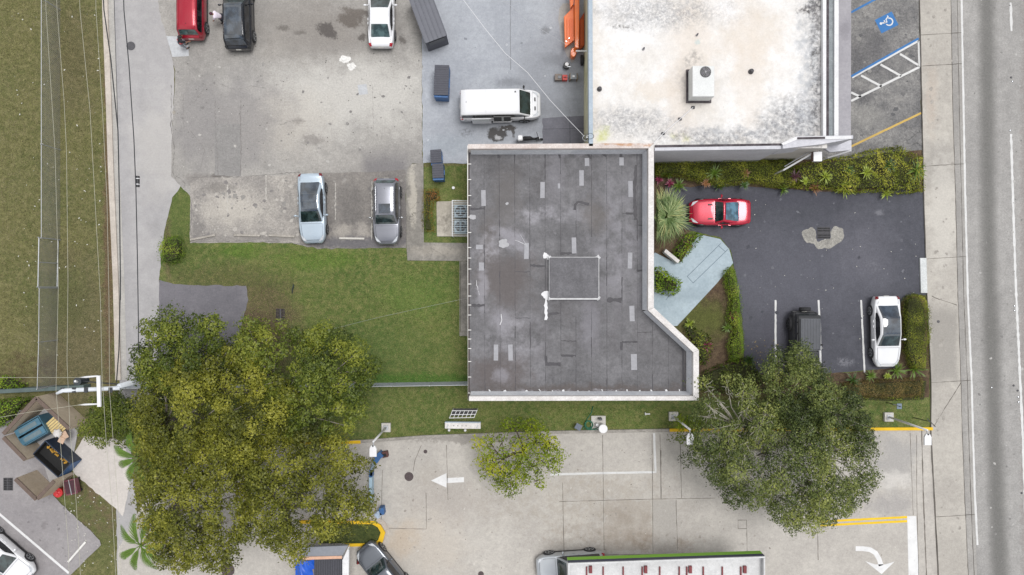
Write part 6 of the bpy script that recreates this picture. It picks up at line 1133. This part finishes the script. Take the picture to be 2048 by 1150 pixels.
# ------------------------------------------------------------------ bin skips in the yard
m_lid = simple('lid_charcoal', A('55565f'), .6, var=.12, scale=3); m_skipb = simple('skip_blue', A('2a5f97'), .5, var=.2, scale=3)
def skip(px, py, L, Wd, ang, label, hh=1.3, endblue=1):
    w = W(px, py, hh); T = thing('refuse_skip', label, 'dumpster', (w[0], w[1], .015), R(ang), 'blue refuse skips with ribbed lids')
    MB().box((0, 0, hh / 2 - .02), (Wd * .94, L, hh - .12), 0, 1.02).build('bin', m_skipb, T, bevel=.02)
    n = max(6, int(L / .16)); yy = (-L / 2 + .12, L / 2 - .02); mb = MB(); prof_ = []
    for k in range(n * 4 + 1):
        y = yy[0] + (yy[1] - yy[0]) * k / (n * 4); prof_.append((y, hh - .03 + .035 * math.sin(k * math.pi / 2) + .05))
    mb.strip([(-Wd / 2, y, z) for y, z in prof_], [(Wd / 2, y, z + .06) for y, z in prof_]); mb.strip([(-Wd / 2, y, z - .04) for y, z in prof_], [(Wd / 2, y, z + .02) for y, z in prof_])
    mb.build('lid', m_lid, T, smooth=True); MB().box((0, -L / 2 + .02, hh - .06), (Wd * .96, .1, .1)).build('rim', m_skipb, T, bevel=.01)
    for sd in (-1, 1): MB().box((sd * (Wd / 2 - .02), 0, hh * .55), (.1, L * .3, .12)).build('lifting_pocket', m_skipb, T)
skip(883, 162, 2.15, .98, -2, 'blue skip with wavy charcoal lid standing alone in the grey yard')
skip(872, 314, 1.02, .74, 3, 'upper of the two small blue skips beside the back lawn'); skip(876, 343, 1.1, .76, 2, 'lower of the two small blue skips, standing on the grass')
# long container-like charcoal panel at the top
c = W(858, 40, 1.9); T = thing('storage_container', 'long charcoal ribbed container standing askew on the yard edge', 'container', (c[0], c[1], .01), R(20.5))
MB().box((0, .35, .95), (1.5, 3.4, 1.86)).build('walls', m_lid, T, bevel=.02); mb = MB(); mb.box((0, .35, 1.9), (1.56, 3.46, .05))
for k in range(6): mb.box((-.75 + k * .3, .35, 1.94), (.05, 3.42, .05))
mb.build('lid', simple('lid_slate', A('676972'), .55, var=.08, scale=2), T, bevel=.01); MB().box((0, -1.4, 1.5), (1.1, .04, .5)).build('end_panel', m_rimd, T)
# orange machine against the cream wall
m_or = simple('orange_paint', A('ff7a1c'), .4, var=.1, scale=2, coat=.3); m_ord = simple('orange_dark', A('cf5a14'), .5, var=.15)
c = W(1150, 60, .8); T = thing('loader_ramp', 'orange steel ramp frame leaning against the cream wall on the pale apron', 'steel ramp', (c[0], c[1], .015))
def relo(px, py, h): w = W(px, py, h); return (w[0] - c[0], w[1] - c[1])
MB().prism([relo(1149, -20, 1.4), relo(1159, -20, 1.4), relo(1158, 96, 1.4), relo(1150, 96, 1.4)], 1.1, 1.4).build('beam', m_or, T, bevel=.03)
MB().prism([relo(1128, 33, .9), relo(1141, 20, .9), relo(1149, 8, .9), relo(1149, 80, .9), relo(1130, 95, .9)], .55, .9).build('side_tray', m_or, T, bevel=.03)
for x in (1133, 1139, 1144): MB().prism([relo(x, 38, .95), relo(x + 1.6, 36, .95), relo(x + 1.6, 82, .95), relo(x, 84, .95)], .88, 1.0).build('tray_rib', m_or, T, bevel=.01)
MB().prism([relo(1159, 40, .7), relo(1168.5, 24, .7), relo(1169, 90, .7), relo(1160, 98, .7)], .2, .7).build('wall_tray', m_ord, T, bevel=.03)
for x in (1161.5, 1165): MB().prism([relo(x, 40, .75), relo(x + 1.5, 38, .75), relo(x + 1.5, 90, .75), relo(x, 92, .75)], .68, .78).build('tray_rib', m_or, T)
MB().prism(smoothpoly([relo(1141, 98, .8), relo(1151, 94, .8), relo(1154, 100, .8), relo(1151, 114, .8), relo(1142, 114, .8)], 1), .2, .85).build('foot', m_or, T, bevel=.03)
MB().prism([relo(1139, -20, 1.3), relo(1149, -20, 1.3), relo(1147, 8, 1.3), relo(1141, 16, 1.3), relo(1140, 5, 1.3)], .9, 1.3).build('hinge', m_or, T, bevel=.02)
for y in (0, 30, 60, 90): MB().box((*relo(1154, y, .5), .55), (.12, .12, 1.1)).build('leg', m_ord, T)
for x, y in ((1133, 82), (1139, 76)): MB().cyl((*relo(x, y, 1.0), .9), .05, .05, 8).build('bolt', m_chrome, T)
c = W(1162, 102, 2.2); T = thing('wall_bracket', 'white horizontal arm sticking out of the cream wall by the orange ramp', 'bracket', (c[0] + .5, c[1], 0)); MB().tube([(-.85, 0, 2.2), (.2, 0, 2.2)], .05, 8).build('arm', m_lampw, T); MB().box((.18, 0, 2.2), (.04, .3, .3)).build('plate', m_lampw, T)
# bench tools by the wall
def workitem(name, label, cat, px, py, parts):
    c = W(px, py); T = thing(name, label, cat, (c[0], c[1], .013))
    for nm, d_, mt in parts: (MB().box(*d_[0:2]) if d_[2] == 'b' else MB().cyl(*d_[0:2], *d_[3:])).build(nm, mt, T, bevel=.01)
m_brn = simple('weathered_ply', A('8a7f78'), .8, var=.3, scale=6)
workitem('tool_crate', 'weathered low crate, left of the red toolbox near the cream wall', 'crate', 1116, 157, [('tray', ((0, 0, .2), (.48, .42, .4), 'b'), m_brn), ('lid', ((.08, -.02, .42), (.22, .2, .05), 'b'), m_rimd)])
workitem('toolbox', 'small red toolbox between two crates near the cream wall', 'toolbox', 1129, 158, [('case', ((0, 0, .2), (.34, .36, .4), 'b'), simple('toolbox_red', A('c5352a'), .5, var=.3, scale=8)), ('handle', ((0, 0, .43), (.2, .04, .05), 'b'), m_blk)])
workitem('work_stool', 'grey topped stool with tan legs, right of the red toolbox', 'stool', 1146, 157, [('seat', ((0, 0, .5), (.42, .36, .06), 'b'), simple('seat_grey', A('8a9096'), .5)), ('leg', ((-.24, 0, .25), (.06, .46, .5), 'b'), simple('leg_tan', A('8d7a63'), .7)), ('leg', ((.24, 0, .25), (.06, .46, .5), 'b'), MATS['leg_tan']), ('pad', ((0, 0, .55), (.16, .12, .04), 'b'), m_lampw)])
workitem('compressor', 'small black and white compressor beneath the orange ramp end', 'compressor', 1132, 134, [('tank', ((0, 0, .1), .22, 'c', .35, 14), m_blk), ('motor', ((.02, .02, .46), .13, 'c', .15, 12), m_lampw), ('handle', ((.15, -.12, .45), (.3, .05, .05), 'b'), m_rim)])
workitem('wheel_leaning', 'black tyre standing against the cream wall by the compressor', 'tyre', 1163, 124, [('tread', ((0, 0, .33), (.2, .72, .62), 'b'), m_tyre)])
bpy.data.objects.remove([o for o in bpy.data.objects if o.name == 'tread'][0]); o = [o for o in bpy.data.objects if o.name == 'wheel_leaning'][0]; o.name = 'spare_tyre'
MB().tube([(-.1, 0, .36), (-.08, 0, .36), (.08, 0, .36), (.1, 0, .36)], [.28, .35, .35, .28], 22).build('tyre', m_tyre, o); MB().tube([(-.11, 0, .36), (.11, 0, .36)], .17, 14).build('hub', m_rimd, o)
# ------------------------------------------------------------------ condensers in their cage
for y, lab in ((422, 'upper'), (453, 'lower')):
    c = W(921, y, .9); T = thing('condenser', lab + ' of the two condensers inside the barred cage', 'air conditioner', (c[0], c[1], .08), group='condensers on the slab')
    MB().box((0, 0, .42), (.84, .84, .84)).build('cabinet', simple('condenser_grey', A('9fb0bb'), .5, var=.1), T, bevel=.03); MB().cyl((0, 0, .842), .36, .02, 24).build('fan_well', m_blk, T); mb = MB()
    for k in range(4): a = k * 1.57; mb.add([(.04 * math.cos(a), .04 * math.sin(a), .87), (.3 * math.cos(a - .3), .3 * math.sin(a - .3), .868), (.3 * math.cos(a + .3), .3 * math.sin(a + .3), .885)], [(0, 1, 2)])
    mb.cyl((0, 0, .865), .09, .03, 10); mb.build('fan', simple('fan_blue', A('7f95a3'), .5), T)
c = W(921, 437); T = thing('condenser_cage', 'pale barred steel cage over the two condensers', 'cage', (c[0], c[1], .08)); zc = 1.3
x0, y0 = W(904.5, 401, zc)[:2]; x1, y1 = W(939, 472, zc)[:2]
MB().tube([(x0, y0, zc), (x0, y1, zc), (x1, y1, zc), (x1, y0, zc), (x0, y0, zc)], .03, 6).build('top_frame', m_lampw, T, world=True)
for k in range(1, 15): y = y0 + (y1 - y0) * k / 15; MB().tube([(x0, y, zc), (x1, y, zc)], .02, 5).build('bar', simple('cage_bar', A('b9c6cc'), .5), T, world=True)
for x, y in ((x0, y0), (x0, y1), (x1, y0), (x1, y1)): MB().tube([(x, y, .08), (x, y, zc)], .03, 6).build('post', m_lampw, T, world=True)
c = W(907, 376); T = thing('cleanout_cap', 'round white pipe cap standing in the back grass', 'pipe cap', (c[0], c[1], -.01)); MB().cyl((0, 0, 0), .08, .12, 14).build('pipe', m_lampw, T); MB().cyl((0, 0, .12), .1, .03, 14).build('lid', m_lampw, T)
# ------------------------------------------------------------------ things on the grass strip
c = W(928, 845); T = thing('sign_cabinet', 'long white weathered cabinet on two brackets beside the lattice frame', 'sign cabinet', (c[0], c[1], 0), R(-.5)); hh = 1.1
MB().box((0, .02, hh), (2.4, .4, .5)).build('cabinet', m_cap, T, bevel=.02); MB().box((0, .24, hh + .1), (2.42, .06, .32)).build('back_strip', m_ledge, T)
for x in (-1.02, .98): MB().box((x, -.02, hh + .27), (.07, .24, .04), R(-20)).build('bracket', m_galv, T); MB().tube([(x, 0, 0), (x, 0, hh - .26)], .05, 8).build('post', m_galv, T)
for x in (-.95, .15): MB().tube([(x - .02, -.38, .0), (x - .02, -.38, .62)], .03, 6).build('lamp_stem', m_galv, T); MB().ball((x - .02, -.4, .68), (.1, .1, .1), 12, 8).build('spot_lamp', m_lampw, T, smooth=True)
for x in (-.6, -.33, -.05, .22): MB().cyl((x, .02, hh + .25), .03, .02, 8).build('bolt', m_blk, T)
c = W(925, 828); T = thing('lattice_frame', 'white lattice frame leaning over black ground behind the sign cabinet', 'lattice', (c[0], c[1], 0)); zl = .9
def rl(px, py): w = W(px, py, zl); return (w[0] - c[0], w[1] - c[1], zl)
A0, A1, B0, B1 = rl(899, 836), rl(948, 835), rl(905, 821), rl(954, 821); mb = MB()
ip_ = lambda p, q, t: tuple(p[i] + (q[i] - p[i]) * t for i in range(3))
for t in (0, .45, .97): mb.tube([ip_(A0, B0, t), ip_(A1, B1, t)], .025, 5)
for k in range(7): mb.tube([ip_(A0, A1, k / 6), ip_(B0, B1, k / 6)], .022, 5)
mb.build('lattice', m_lampw, T); MB().sheet([(p[0], p[1]) for p in (A0, A1, B1, B0)], .05).build('black_sheet', m_blk, T)  # flat black sheet on the ground under the lattice
for p in (A0, A1, B0, B1): MB().tube([(p[0], p[1], 0), p], .03, 6).build('post', m_lampw, T)
c = W(1193, 847); T = thing('air_pump', 'tyre air pump with round white top on a concrete pad', 'air pump', (c[0], c[1], 0))
MB().box((.12, .05, .06), (1.0, 1.0, .14)).build('pad', m_conc, T, bevel=.02); MB().cyl((.28, -.1, .12), .2, 1.1, 18).build('cabinet', m_lampw, T); MB().cyl((.3, -.12, 1.22), .3, .12, 26).build('top', m_lampw, T, bevel=.03)
MB().cyl((-.02, .02, .12), .1, .55, 12).build('meter', m_lampw, T); MB().box((.2, .4, .4), (.22, .14, .6)).build('payment_box', m_rimd, T, bevel=.02)
m_hose = simple('hose_green', A('1f6a4d'), .5); mb = MB(); mb.tube([(.05, -.2, .5), (-.3, -.35, .2), (-.6, -.3, .1), (-.85, .0, .09), (-.6, .4, .07), (-.35, .75, .05), (-.25, 1.2, .04)], .03, 6)
for k in range(3): mb.tube([(-.55 + (.2 + .04 * k) * math.cos(t), -.05 + (.22 + .04 * k) * math.sin(t), .1 + .05 * k) for t in np.linspace(0, 6.28, 18)], .025, 5)
mb.tube([(-.7, .1, .08), (-.95, -.35, .1), (-.5, -.4, .15), (.1, -.36, .3)], .028, 6); mb.build('hose', m_hose, T, smooth=True)
c = W(1157, 854, .8); T = thing('notice_board', 'tilted dark slate board beside the green hose', 'board', (c[0], c[1], 0), R(-28)); MB().box((0, 0, .75), (.44, .4, .05)).build('board', simple('slate_blue', A('5d6778'), .5), T, bevel=.01)
for x in (-.18, .18): MB().tube([(x, 0, 0), (x, 0, .73)], .025, 6).build('leg', m_rimd, T)
c = W(1797, 812, 1.6); T = thing('sign_post', 'small grey sign on a dark post by the sidewalk lamp', 'sign', (c[0], c[1], 0)); MB().tube([(0, 0, 0), (0, 0, 1.9)], .03, 6).build('post', m_rimd, T); MB().box((0, 0, 1.7), (.32, .36, .04)).build('panel', simple('sign_back', A('6e7f92'), .5), T); MB().tube([(-.45, .15, 1.75), (.1, -.02, 1.75)], .025, 5).build('stay', m_rimd, T)
c = W(1868, 850, 2.2); T = thing('marker_post', 'short dark post leaning over the sidewalk edge joint', 'post', (c[0] - .15, c[1] + .1, 0)); MB().tube([(0, 0, 0), (-.05, .1, 2.0)], .035, 6).build('post', m_rimd, T); MB().tube([(-.2, .3, 2.0), (.35, -.25, 2.0)], .03, 5).build('arm', m_rimd, T)
c = W(1294, 827); T = thing('grass_stake', 'pair of short white stakes in the grass near the lamp', 'stake', (c[0], c[1], 0)); MB().box((0, 0, .12), (.35, .06, .2)).build('stake', m_lampw, T, bevel=.01); MB().box((-.14, 0, .1), (.06, .16, .24)).build('foot', m_lampw, T)
# sign arm and flood lamp over the hedge
c = W(1634, 312, 3.4); T = thing('sign_flood_lamp', 'white rectangular flood lamp on a rusty bracket above the border', 'flood lamp', (c[0], c[1], 3.2)); MB().box((0, -.05, .2), (.55, .62, .3)).build('lamp_head', m_lampw, T, bevel=.02); MB().box((-.25, -.05, .1), (.08, .6, .32)).build('shade', simple('hood_brown', A('6e5249'), .6), T); MB().tube([(0, .3, .2), (.02, .55, .3), (0, .75, .1)], [.05, .08, .04], 8).build('bracket', simple('rusted_bracket', A('8d5d4c'), .7), T)
for (x0_, y0_, x1_, y1_, lab) in ((1567, 340, 1636, 300, 'long white diagonal arm reaching from the hedge to the flood lamp'), (1656, 315, 1702, 301, 'shorter white diagonal arm right of the flood lamp')):
    a, b = W(x0_, y0_, 2.2), W(x1_, y1_, 3.4); T = thing('diagonal_strut', lab, 'strut', (a[0], a[1], 0)); MB().tube([(0, 0, 2.2), (b[0] - a[0], b[1] - a[1], 3.4)], .06, 6).build('arm', m_lampw, T); MB().tube([(0, 0, 0), (0, 0, 2.2)], .05, 6).build('post', m_lampw, T)
    if x0_ < 1600: MB().tube([(.05, .22, 2.25), ((b[0] - a[0]) * .8, (b[1] - a[1]) * .8 + .22, 3.2), ((b[0] - a[0]) * .86, (b[1] - a[1]) * .86 + .12, 3.3)], .035, 6).build('stay', m_galv, T)
# ------------------------------------------------------------------ wheel stops, covers, grates
m_stop = pave('wheel_stop_concrete', A('b4aea5'), A('98928a'), A('c3bdb4'), finev=.2, big=3)
def stop(px, py, L, ang, label, mat=m_stop):
    c = W(px, py); T = MB().prism([(-L / 2, -.07), (L / 2, -.07), (L / 2, .07), (-L / 2, .07)], 0, .11); o = T.build('wheel_stop', mat, bevel=.03); o.location = (c[0], c[1], .012); o.rotation_euler.z = R(ang); tag(o, label, 'wheel stop', 'concrete wheel stops')
stop(406, 475, 1.75, 11, 'tilted wheel stop at the west end of the old lot'); stop(495, 471, 1.8, -1, 'second wheel stop from the west on the old lot'); stop(564, 472, 1.8, -3, 'cracked wheel stop west of the silver sedan')
stop(704, 477, 1.75, -1, 'pale wheel stop between the silver sedan and grey SUV', simple('stop_white', A('cfcbc4'), .8, var=.15, scale=8)); stop(155, 1103, 1.85, 49, 'bright white wheel stop in the south west car park', simple('stop_bright', A('e6e4e0'), .7))
m_iron = simple('cast_iron', A('5d5c60'), .6, .2, var=.25, scale=14, bump=.5); m_ironr = simple('cast_iron_rusty', A('55494a'), .7, var=.25, scale=14, bump=.5)
def cover(px, py, r, label, mat=m_iron, z=.02, name='manhole_cover', cat='manhole cover'):
    c = W(px, py); T = thing(name, label, cat, (c[0], c[1], z)); MB().cyl((0, 0, 0), r, .012, 28).build('ring', mat, T); mb = MB().cyl((0, 0, .012), r * .88, .006, 26)
    for k in range(-4, 5):
        w_ = math.sqrt(max(0, (r * .8) ** 2 - (k * r * .18) ** 2)); mb.box((0, k * r * .18, .021), (w_ * 2, r * .05, .006))
    mb.build('lid', mat, T)
cover(262, 92, .3, 'round manhole cover in the light alley'); cover(818, 953, .31, 'dark manhole cover left of the white arrow', m_ironr); cover(851, 903, .13, 'small dark access cap by the forecourt kerb', m_ironr); cover(456, 1140, .46, 'large brown cover half under the tree at the bottom edge', m_ironr); cover(1875, 643, .1, 'tiny valve cap in the sidewalk', m_iron, z=.1, name='water_valve', cat='valve cover')
cover(962, 1148, .2, 'round cover at the bottom edge of the forecourt', m_ironr); cover(348, 225, .12, 'small square sided valve box at the lot edge', m_stop, name='valve_box', cat='valve box')
m_pit = simple('drain_pit', (.012, .012, .012, 1), .9)
def grate(px, py, w_, h_, label, nx, ny, z=.013, mat=m_ironr, split=0):
    c = W(px, py); T = thing('drain_grate', label, 'drain grate', (c[0], c[1], z)); MB().box((0, 0, .004), (w_, h_, .006)).build('pit', m_pit, T); mb = MB()
    for k in range(nx + 1): mb.box((-w_ / 2 + w_ * k / nx, 0, .022), (.02, h_, .02))
    mb.build('bars', mat, T); mb = MB()
    for k in range(ny + 1): mb.box((0, -h_ / 2 + h_ * k / ny, .026), (w_ + .02, .025, .02))
    mb.build('cross_bars', mat, T)
    if split: MB().box((0, 0, .03), (w_, .05, .03) if split == 1 else (.06, h_, .03)).build('centre_bar', m_iron, T)
grate(1647, 466, .86, .78, 'square iron grate with pale concrete repair in the dark car park', 10, 5, split=1, mat=m_iron); grate(561, 630, .6, .84, 'brown twin grate in the bare patch of the lawn', 6, 9, z=0, split=2); grate(17, 968, .62, .84, 'grey grate at the west edge beside the bin store', 6, 5, z=.02, mat=m_iron, split=2)
for x, y, lb in ((2022, 155, 'topmost road stud, upper one of the close pair between two lane dashes'), (2024.5, 163, 'lower stud of the close pair between the two upper lane dashes'), (2020, 261, 'single stud at the top end of the long lane line'), (2028.5, 612, 'upper stud of the pair left of the lane line beside the white sedan'), (2028.5, 621, 'lower stud of the pair left of the lane line beside the white sedan'), (2027, 771, 'stud left of the lane line, west of the group of four'), (2035, 781, 'highest stud touching the lane line in the lower group'), (2036, 794, 'middle stud touching the lane line in the lower group'), (2037, 804, 'lowest stud touching the lane line in the lower group'), (2043, 986, 'lowest road stud, near the bottom right corner'), (1983, 775, 'lone tiny stud on the dark tyre track of the road')):
    c = W(x, y); T = MB().ball((0, 0, 0), (.075, .075, .04), 10, 6).build('road_stud', m_chrome if (x + y) % 3 < 2 else m_iron, smooth=True); T.location = (c[0], c[1], .02); tag(T, lb, 'road stud', 'studs beside the lane line')
# ------------------------------------------------------------------ bin store, south west
m_tan = pave('bin_wall_render', A('cfbfa8'), A('bfae98'), A('dccdb8'), finev=.06, big=.6); m_tcap = simple('bin_wall_cap', A('6d5d54'), .8, var=.15)
T = thing('bin_store', 'open topped tan walled bin store at the south west', 'enclosure', W(80, 870)); zw = 2.2
def bw(p, q, th=6):
    a, b = Vector(W(*p, zw)), Vector(W(*q, zw)); t_ = (b - a).normalized(); n_ = Vector((-t_.y, t_.x, 0)) * .11; a.z = b.z = 0
    MB().prism([(v.x, v.y) for v in (a - n_, b - n_, b + n_, a + n_)], 0, zw - .06).build('wall', m_tan, T, world=True); n2 = n_ * 1.15
    MB().prism([(v.x, v.y) for v in (a - n2, b - n2, b + n2, a + n2)], zw - .06, zw).build('wall_cap', m_tcap, T, world=True)
bw((6, 868), (72, 796)); bw((73, 797), (138, 858)); bw((6, 875), (50, 920))
def door(pts, zt, lab=None): MB().prism(PX(pts, zt), .1, zt).build('gate_leaf', m_tan, T, world=True)
bw((30, 958), (72, 999)); bw((74, 998), (108, 962))
d2 = MB().prism(PX([(44, 868), (62, 905), (88, 930), (106, 985), (140, 950), (158, 850), (72, 800)], .03), 0, .034); o = d2.build('slab', m_alley); o.parent = T; o.matrix_parent_inverse = Matrix.Translation(-T.location)
def skip2(px, py, L, Wd, ang, label, col, inner, hh=1.3):
    c = W(px, py, hh); T = thing('open_skip', label, 'dumpster', (c[0], c[1], .035), R(ang), 'skips in the bin store'); mb = MB()
    for x, y, a, b in ((0, Wd / 2, L, .06), (0, -Wd / 2, L, .06), (L / 2, 0, .06, Wd), (-L / 2, 0, .06, Wd)): mb.box((x, y, hh / 2), (a, b, hh))
    mb.box((0, 0, .3), (L - .06, Wd - .06, .05)); mb.build('bin', col, T); lm = MB()
    for x, y, a, b in ((0, Wd / 2 - .04, L - .1, .02), (0, -Wd / 2 + .04, L - .1, .02), (L / 2 - .04, 0, .02, Wd - .1), (-L / 2 + .04, 0, .02, Wd - .1)): lm.box((x, y, hh / 2 + .1), (a, b, hh - .25))
    lm.build('dark_inside', inner, T); MB().box((0, 0, .7), (L - .1, Wd - .1, .05)).build('load', inner, T)  # plates added to colour the inside of the skip dark
    return T
t_ = skip2(104, 918, 2.3, 1.25, -42, 'dark navy skip with black interior and yellow rubbish', simple('skip_navy', A('27364c'), .5, var=.2), m_pit)
MB().box((1.17, 0, .62), (.03, 1.28, 1.2)).build('end_plate', m_skipb, t_)
mb = MB(); rr = random.Random(4)
for k in range(30): mb.box((rr.uniform(-.9, .9), .25 + rr.uniform(-.12, .12), .8 + rr.uniform(0, .1)), (.12, .08, .06), rr.uniform(0, 3))
mb.build('rubbish', simple('rubbish_yellow', A('b98c2e'), .8, var=.4, scale=5), t_)
m_skt = simple('skip_teal', A('49768c'), .5, var=.25, scale=3)
t_ = skip2(62, 862, 1.9, 1.3, 30, 'faded teal skip with folded lid frames in the bin store corner', m_skt, simple('teal_dark', A('27404d'), .6))
for y in (-.35, .3): MB().box((0, y, 1.36), (1.85, .5, .04), 0).build('lid', m_skt, t_); MB().box((0, y, 1.385), (1.3, .28, .012)).build('lid_panel', simple('teal_grey', A('6c7f86'), .6), t_)
c = W(112, 852, 1.0); T = thing('slatted_pallet', 'yellow slatted pallet standing in the bin store', 'pallet', (c[0], c[1], .035), R(-48)); mb = MB()
for k in range(7): mb.box((-.5 + k * .17, 0, 1.0), (.13, 1.0, .04))
mb.build('slats', simple('pallet_yellow', A('dcc487'), .7, var=.15), T); MB().box((0, 0, .5), (1.0, .9, .94)).build('base', m_brn, T)
c = W(116, 866, 1.2); T = thing('rubbish_bag', 'crumpled white rubbish bag with flattened card on the yellow pallet', 'rubbish bag', (c[0], c[1], 1.09)); mb = MB(); mb.grid(lambda u, v: ((.3 + .06 * math.sin(9 * u * 6.28)) * math.cos(6.283 * u) * math.sin(math.pi * v), (.28 + .05 * math.sin(40 * u)) * math.sin(6.283 * u) * math.sin(math.pi * v), .16 - .18 * math.cos(math.pi * v)), 26, 8); mb.build('bag', m_cap, T, smooth=True)
MB().box((.3, -.2, .02), (.6, .5, .03), .5).build('card', simple('cardboard', A('c9ab94'), .8, var=.15), T); MB().box((.2, -.5, .05), (.4, .4, .03), 1.1).build('card', MATS['cardboard'], T)
c = W(139, 975, .9); T = thing('maroon_cart', 'maroon wire cart beside the open bin store gate', 'cart', (c[0], c[1], .025), R(12)); m_mar = simple('maroon_metal', A('7a4450'), .6, var=.2)
MB().box((0, 0, .55), (.75, .95, .5), 0, 1.1).build('basket', m_mar, T, bevel=.03); MB().box((0, 0, .81), (.68, .85, .02)).build('opening', simple('maroon_dark', A('4a2a33'), .8), T); MB().box((.02, 0, .84), (.04, 1.05, .04)).build('bar', m_galv, T)
for x in (-.3, .3):
    for y in (-.4, .4): MB().ball((x, y, .1), (.04, .1, .1), 8, 6).build('wheel', m_tyre, T)
c = W(114, 986, .6); T = thing('red_crate', 'bright red tub next to the maroon cart', 'tub', (c[0], c[1], .025), R(20)); MB().cyl((0, 0, 0), .25, .5, 18, .33).build('tub', simple('tub_red', A('cc2b2e'), .45), T); mb = MB()
for k in range(3): mb.ball((.12 * math.cos(k * 2.1), .12 * math.sin(k * 2.1), .5), .09, 8, 6)
mb.build('contents', simple('tub_red_light', A('e0555a'), .5), T, smooth=True)
# ------------------------------------------------------------------ shed, blue tarpaulin, blue barrier at the bottom
c = W(650, 1135, 2.4); T = thing('wash_shed', 'small flat shed with grey roof strip and charcoal ribbed panel at the bottom edge', 'shed', (c[0], c[1], 0)); zz = 2.4
MB().prism(PX([(602, 1095), (697, 1091), (684, 1111), (606, 1119)], zz), zz - .3, zz).build('roof', simple('shed_roof', A('8f939b'), .7, var=.08), T, world=True)
MB().prism(PX([(606, 1113.5), (684, 1111.5), (684, 1117), (606, 1119.5)], zz + .02), zz + .003, zz + .05).build('fascia', simple('peach_trim', A('e0b398'), .7, var=.1), T, world=True)
MB().prism(PX([(685, 1120), (698, 1092), (696, 1300), (685, 1300)], zz), zz - .2, zz + .03).build('side_wall', m_whitep, T, world=True); mb = MB()
MB().prism(PX([(628, 1119), (684.5, 1119), (684.5, 1300), (628, 1300)], zz - .3), zz - .5, zz - .35).build('panel', m_lid, T, world=True)
for k in range(16):
    x = 629 + k * 3.5; mb.prism(PX([(x, 1120), (x + 1.3, 1120), (x + 1.3, 1300), (x, 1300)], zz - .3), zz - .352, zz - .3)
mb.build('panel_rib', simple('rib_black', A('3a3b43'), .6), T, world=True); MB().prism(PX([(608, 1100), (690, 1100), (690, 1290), (608, 1290)], 0), 0, zz - .55).build('walls', m_whitep, T, world=True)
c = W(608, 1150, 2.3); T = thing('blue_tarpaulin', 'bright blue crumpled tarpaulin next to the shed panel', 'tarpaulin', (c[0], c[1], 1.9)); mb = MB()
mb.grid(lambda u, v: (-.7 + 1.35 * u, -1.5 + 2.4 * v, .05 + .16 * math.sin(7 * u + 3 * v) * math.sin(5 * v + 2) + .2 * math.sin(math.pi * u) + .05 * math.sin(23 * u * v + 4 * v)), 24, 30); mb.build('sheet', simple('tarp_blue', A('1c5fd0'), .4, var=.15), T, smooth=True); MB().box((0, -.3, -.95), (1.1, 2.0, 1.9)).build('load', m_brn, T)
c = W(755, 960); T = thing('blue_hose_barrier', 'blue and white curved barrier edging the forecourt behind the tree', 'barrier', (c[0], c[1], 0)); zb_ = .8
def bar(pts, mat, nm, w_=.25):
    L_, R_ = ribbon(dense(PX(pts, zb_), .3), w_); mb = MB()
    for i in range(len(L_) - 1): mb.prism([L_[i], L_[i + 1], R_[i + 1], R_[i]], .1, zb_)
    mb.build(nm, mat, T, world=True)
bar([(763, 908), (756, 914), (749, 924)], m_skipb, 'blue_panel', .4); bar([(747, 926), (743, 938), (742, 952)], simple('grey_panel', A('7c8d9b'), .5), 'grey_panel', .16); bar([(742, 940), (741, 954)], m_skipb, 'blue_panel', .22); bar([(741, 955), (741, 985), (743, 1005)], simple('pale_blue_panel', A('a9c4d4'), .5), 'pale_panel', .2); bar([(762, 1016), (764, 1030)], m_skipb, 'blue_panel', .3); bar([(752, 1026), (760, 1034)], simple('silver_tarp', A('a7b8cc'), .4), 'silver_panel', .4)
c = W(770, 909, .5); T = thing('brown_bin', 'small square brown bin beside the blue barrier', 'bin', (c[0], c[1], .02), R(12)); MB().box((0, 0, .3), (.36, .36, .55), 0, 1.1).build('body', simple('bin_brown', A('5f3a36'), .7), T, bevel=.02); MB().box((0, -.03, .585), (.2, .2, .02)).build('opening', m_pit, T)
c = W(716, 1126, .3); T = thing('red_cone', 'small red cone beside the grey SUV at the bottom edge', 'cone', (c[0], c[1], .02)); MB().cyl((0, 0, .04), .13, .45, 14, .03).build('cone', simple('cone_red', A('a3262a'), .5), T); MB().box((0, 0, .02), (.32, .32, .04)).build('base', m_blk, T)
c = W(586, 577); T = thing('fallen_branch', 'dark fallen branch lying on the rear lawn', 'branch', (c[0], c[1], .0)); MB().tube([(.02, .35, .04), (.03, .1, .06), (-.03, -.1, .06), (-.05, -.35, .04)], [.02, .05, .05, .03], 6).build('wood', simple('branch_dark', A('2d3a36'), .9, var=.4), T); MB().tube([(.03, .1, .06), (.12, .25, .08)], [.03, .01], 5).build('twig', MATS['branch_dark'], T)
